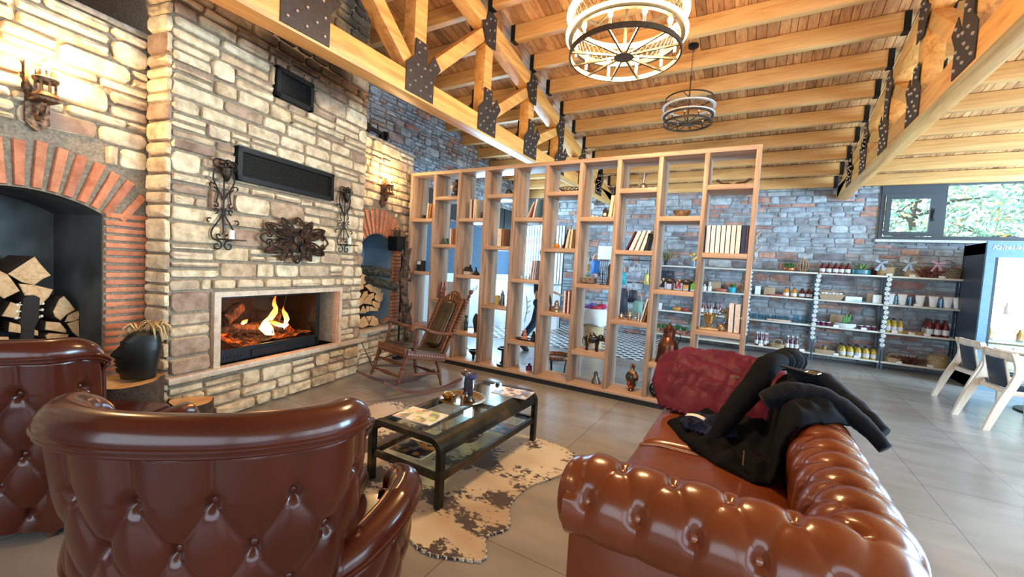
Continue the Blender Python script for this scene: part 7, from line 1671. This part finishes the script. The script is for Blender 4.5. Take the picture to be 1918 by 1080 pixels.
T=empty('narrow_rack','narrow steel rack with hanging belts behind the seventh bay','rack',(-3.0,9.2,0)); mb=MB(); [mb.rod((x,0,0),(x,0,1.72),.012) for x in (-.44,.25)]; mb.rod((-.44,0,1.70),(.25,0,1.70),.012); mb.rod((-.44,0,1.2),(.25,0,1.2),.012); mb.build('frame',M_post,T)
mb=MB(); [mb.tube([(-.2+.045*k,-.03,1.7),(-.2+.045*k+.01*sin(k),-.05,1.4),(-.2+.045*k,-.03,1.25)],.010,5) for k in range(10)]; mb.build('hanging_belts',plain('dark_straps',(.06,.07,.09),.6),T)
# fluted white screen
T=empty('slatted_screen','tall fluted white and dark slatted screen near the far left corner','screen',(-5.3,9.42,0)); MB().box(0,1.22,.04,.06,0,2.5).build('dark_back',ck,T,smooth=False)
for k in range(16): MB().box(.02+k*.076,.062+k*.076,0,.04,0,2.5).build('slat',col_('slat_white',(.66,.74,.78)),T,smooth=False)
T=empty('white_counter','white bar counter with dark branch drawings in the far left corner','counter',(-5.5,8.2,0)); MB().box(0,1.5,0,.9,0,1.05).build('body',M_white,T,smooth=False); MB().box(-.02,1.54,-.04,.94,1.05,1.09).build('worktop',col_('grey_worktop',(.3,.33,.36)),T,smooth=False)
mb=MB(); 
for k in range(3): mb.tube([(.2+.45*k,-.003,.2),(.25+.45*k,-.003,.5),(.22+.45*k,-.003,.8)],.005,4); [mb.tube([(.24+.45*k,-.003,.4+.12*q),(.33+.45*k,-.003,.47+.12*q)],.004,4) for q in range(3)]
mb.build('branch_drawing',M_iron,T)
T=empty('security_camera','white security camera under the roof near the back wall','camera',(-3.62,9.93,3.02)); MB(RX(pi/2)).lathe([(0,0),(.05,0),(.05,.12),(.04,.14),(0,.14)],16).build('housing',M_white,T); MB().box(-.02,.02,-.02,.10,.03,.10).build('mount',M_white,T,smooth=False)
# person behind the divider, mid-stride toward the right
def skin(name,vs,es,mat,parent,lv=2):
    me=bpy.data.meshes.new(name); me.from_pydata([v[:3] for v in vs],es,[]); o=bpy.data.objects.new(name,me); COL.objects.link(o); o.parent=parent
    md=o.modifiers.new('skin','SKIN'); 
    for i,v in enumerate(vs): me.skin_vertices[0].data[i].radius=(v[3],v[4] if len(v)>4 else v[3])
    me.skin_vertices[0].data[0].use_root=True; md.use_smooth_shade=True
    s=o.modifiers.new('sub','SUBSURF'); s.levels=lv; s.render_levels=lv; me.materials.append(mat); return o
T=empty('person','person in dark clothes striding to the right behind the divider, one forearm stretched out','person',(-3.06,6.20,0)); M_skin=plain('skin_tone',(.55,.30,.20),.55,var=.05)
ch=lambda a:[(i,i+1) for i in range(len(a)-1)]
# local x = walking direction
body=[(0,0,.95,.10,.13),(.0,0,1.15,.09,.12),(.02,0,1.33,.10,.15),(.03,0,1.45,.06,.07),(.05,0,1.53,.048),(.06,0,1.60,.07,.065),(.07,0,1.68,.088,.075),(.06,0,1.74,.06)]
es=ch(body)
def add(lst,base):
    i0=len(body); body.extend(lst); es.append((base,i0)); es.extend((i0+k,i0+k+1) for k in range(len(lst)-1)); return i0+len(lst)-1
add([(.03,-.19,1.40,.05),(.12,-.23,1.17,.042),(.28,-.22,1.10,.032),(.34,-.215,1.075,.026)],2); add([(.0,.19,1.40,.05),(-.09,.24,1.14,.042),(-.11,.22,.96,.034),(-.10,.20,.89,.026)],2)
add([(.03,-.09,.88,.075),(.17,-.09,.50,.055),(.24,-.09,.12,.038)],0); add([(-.03,.09,.88,.075),(-.12,.09,.50,.055),(-.36,.09,.20,.04)],0)
skin('body',body,es,M_skin,T)
M_jk=plain('dark_sweater',(.03,.035,.05),.85); M_tr=plain('dark_jeans',(.02,.045,.075),.85)
jb=[(0,0,.92,.12,.15),(.0,0,1.15,.11,.145),(.02,0,1.35,.115,.17),(.03,0,1.46,.07,.085)]; je=ch(jb); jb+=[(.03,-.20,1.40,.068),(.12,-.24,1.18,.056),(.19,-.235,1.14,.05)]; je+=[(2,4),(4,5),(5,6)]; jb+=[(.0,.20,1.40,.068),(-.09,.25,1.14,.056),(-.11,.235,1.02,.05)]; je+=[(2,7),(7,8),(8,9)]; skin('sweater',jb,je,M_jk,T)
tb_=[(0,0,.95,.115,.145),(.03,-.09,.86,.095),(.17,-.09,.50,.072),(.23,-.09,.14,.06),(-.03,.09,.86,.095),(-.12,.09,.50,.072),(-.33,.09,.23,.06)]; skin('trousers',tb_,[(0,1),(1,2),(2,3),(0,4),(4,5),(5,6)],M_tr,T)
for (x,y,z,a) in ((.24,-.09,0,0),(-.40,.09,.085,.7)):
    mb=MB(TR(x,y,z)@RY(a)); mb.grid(lambda u,v:(-.07+.27*u,.045*sin(pi*min(1,.15+.8*u))**.5*cos(2*pi*v),.045*(1+ .35*(1-u))+(.045*(1+.35*(1-u)))*sin(2*pi*v)),14,14,cv=True); mb.add([(-.07,0,.05)],[]); mb.build('shoe',M_dk,T,ang=None)
for (hx,hy,hz,dx,dz) in ((.34,-.215,1.075,1,-.25),(-.10,.20,.89,.1,-1)):
    d_=Vector((dx,0,dz)).normalized(); hv=[(hx,hy,hz,.024,.02),tuple(Vector((hx,hy,hz))+d_*.05)+(.034,.018),tuple(Vector((hx,hy,hz))+d_*.09)+(.034,.016)]; he=[(0,1),(1,2)]
    side=Vector((0,1,0))
    for k,(o_,l_) in enumerate(((-.03,.055),(-.01,.07),(.01,.065),(.03,.05))):
        a=Vector((hx,hy,hz))+d_*.095+side*o_; i0=len(hv); dn=Vector((0,0,-.012)) if abs(dx)>.5 else Vector((.012,0,0)); hv+=[tuple(a)+(.0085,),tuple(a+d_*l_*.5+dn*.6)+(.008,),tuple(a+d_*l_*.95+dn*2)+(.0065,)]; he+=[(2,i0),(i0,i0+1),(i0+1,i0+2)]
    a=Vector((hx,hy,hz))+d_*.035-side*.03; i0=len(hv); hv+=[tuple(a)+(.010,),tuple(a+d_*.03-side*.02)+(.0085,),tuple(a+d_*.055-side*.022)+(.007,)]; he+=[(1,i0),(i0,i0+1),(i0+1,i0+2)]
    skin('hand',hv,he,M_skin,T)
mb=MB(); mb.ball((.045,0,1.70),.098,18,(1,.86,1)); mb.v=[v if v.x<.10 or v.z>1.73 else Vector((.10,v.y,v.z)) for v in mb.v]; mb.build('hair',plain('dark_hair',(.02,.014,.01),.6),T,ang=None)
mb=MB(); mb.tube([(.150,0,1.70),(.172,0,1.665),(.155,0,1.655)],[.008,.013,.008],8); mb.build('nose',M_skin,T,ang=None)
for s in(-1,1): MB().ball((.143,s*.030,1.70),.010,8).build('eye',M_white,T); MB().ball((.06,s*.078,1.68),.022,8,(.8,.35,1.3)).build('ear',M_skin,T)
MB().tube([(.143,-.022,1.635),(.152,0,1.633),(.143,.022,1.635)],.005,6).build('mouth',plain('lips',(.4,.12,.1),.5),T)
# ------------------------------------------------------------------ trees outside the back windows
t=NT('autumn_leaf'); isl=t.n('ShaderNodeNewGeometry').outputs['Random Per Island']; t.set(col=t.ramp(isl,[(0,(.14,.26,.16)),(.4,(.28,.46,.30)),(.7,(.55,.68,.48)),(.86,(.80,.75,.30)),(.95,(.85,.40,.08)),(1,(.3,.45,.4))]),rough=.6); M_al=t.m
def tree(x,y,h,r,n,label,seed):
    rg=random.Random(seed); T=empty('garden_tree',label,'tree',(x,y,-.5),0,'trees outside the window')
    mb=MB(); mb.tube([(0,0,0),(.1,0,h*.35),(-.1,.1,h*.7),(0,0,h)],[.14,.11,.07,.03],8)
    for k in range(12):
        a=rg.uniform(0,2*pi); z=h*rg.uniform(.25,.85); q=r*rg.uniform(.6,1); mb.tube([(0,0,z),(q*.5*cos(a),q*.5*sin(a),z+.25),(q*cos(a),q*sin(a),z+.3+rg.uniform(-.3,.6))],[.05,.03,.008],6)
    mb.build('trunk_and_branches',plain('bark_outside',(.16,.12,.09),.9),T)
    mb=MB()
    for k in range(n):
        while True:
            p=Vector((rg.uniform(-1,1),rg.uniform(-1,1),rg.uniform(-1,1)))
            if p.length<1: break
        c=Vector((p.x*r,p.y*r,h*.62+p.z*h*.42)); s=rg.uniform(.05,.10); u=Vector((rg.gauss(0,1),rg.gauss(0,1),rg.gauss(0,1))).normalized(); w=u.orthogonal().normalized()
        mb.add([c-u*s,c+w*s*.5,c+u*s,c-w*s*.5],[(0,1,2,3)])
    mb.build('foliage',M_al,T,smooth=False,recalc=False)
for i,(x,y,h,r,n,l) in enumerate(((3.2,13.2,5.2,1.8,3200,'leafy tree behind the tilting window on the left'),(5.6,13.8,5.6,2.0,3200,'yellowing tree behind the wide back window'),(8.2,14.5,6.0,2.3,2600,'orange-tinged tree at the far right behind the window'),(1.4,14.5,5.4,1.8,1800,'distant green tree left of the window frame'))): tree(x,y,h,r,n,l,i)
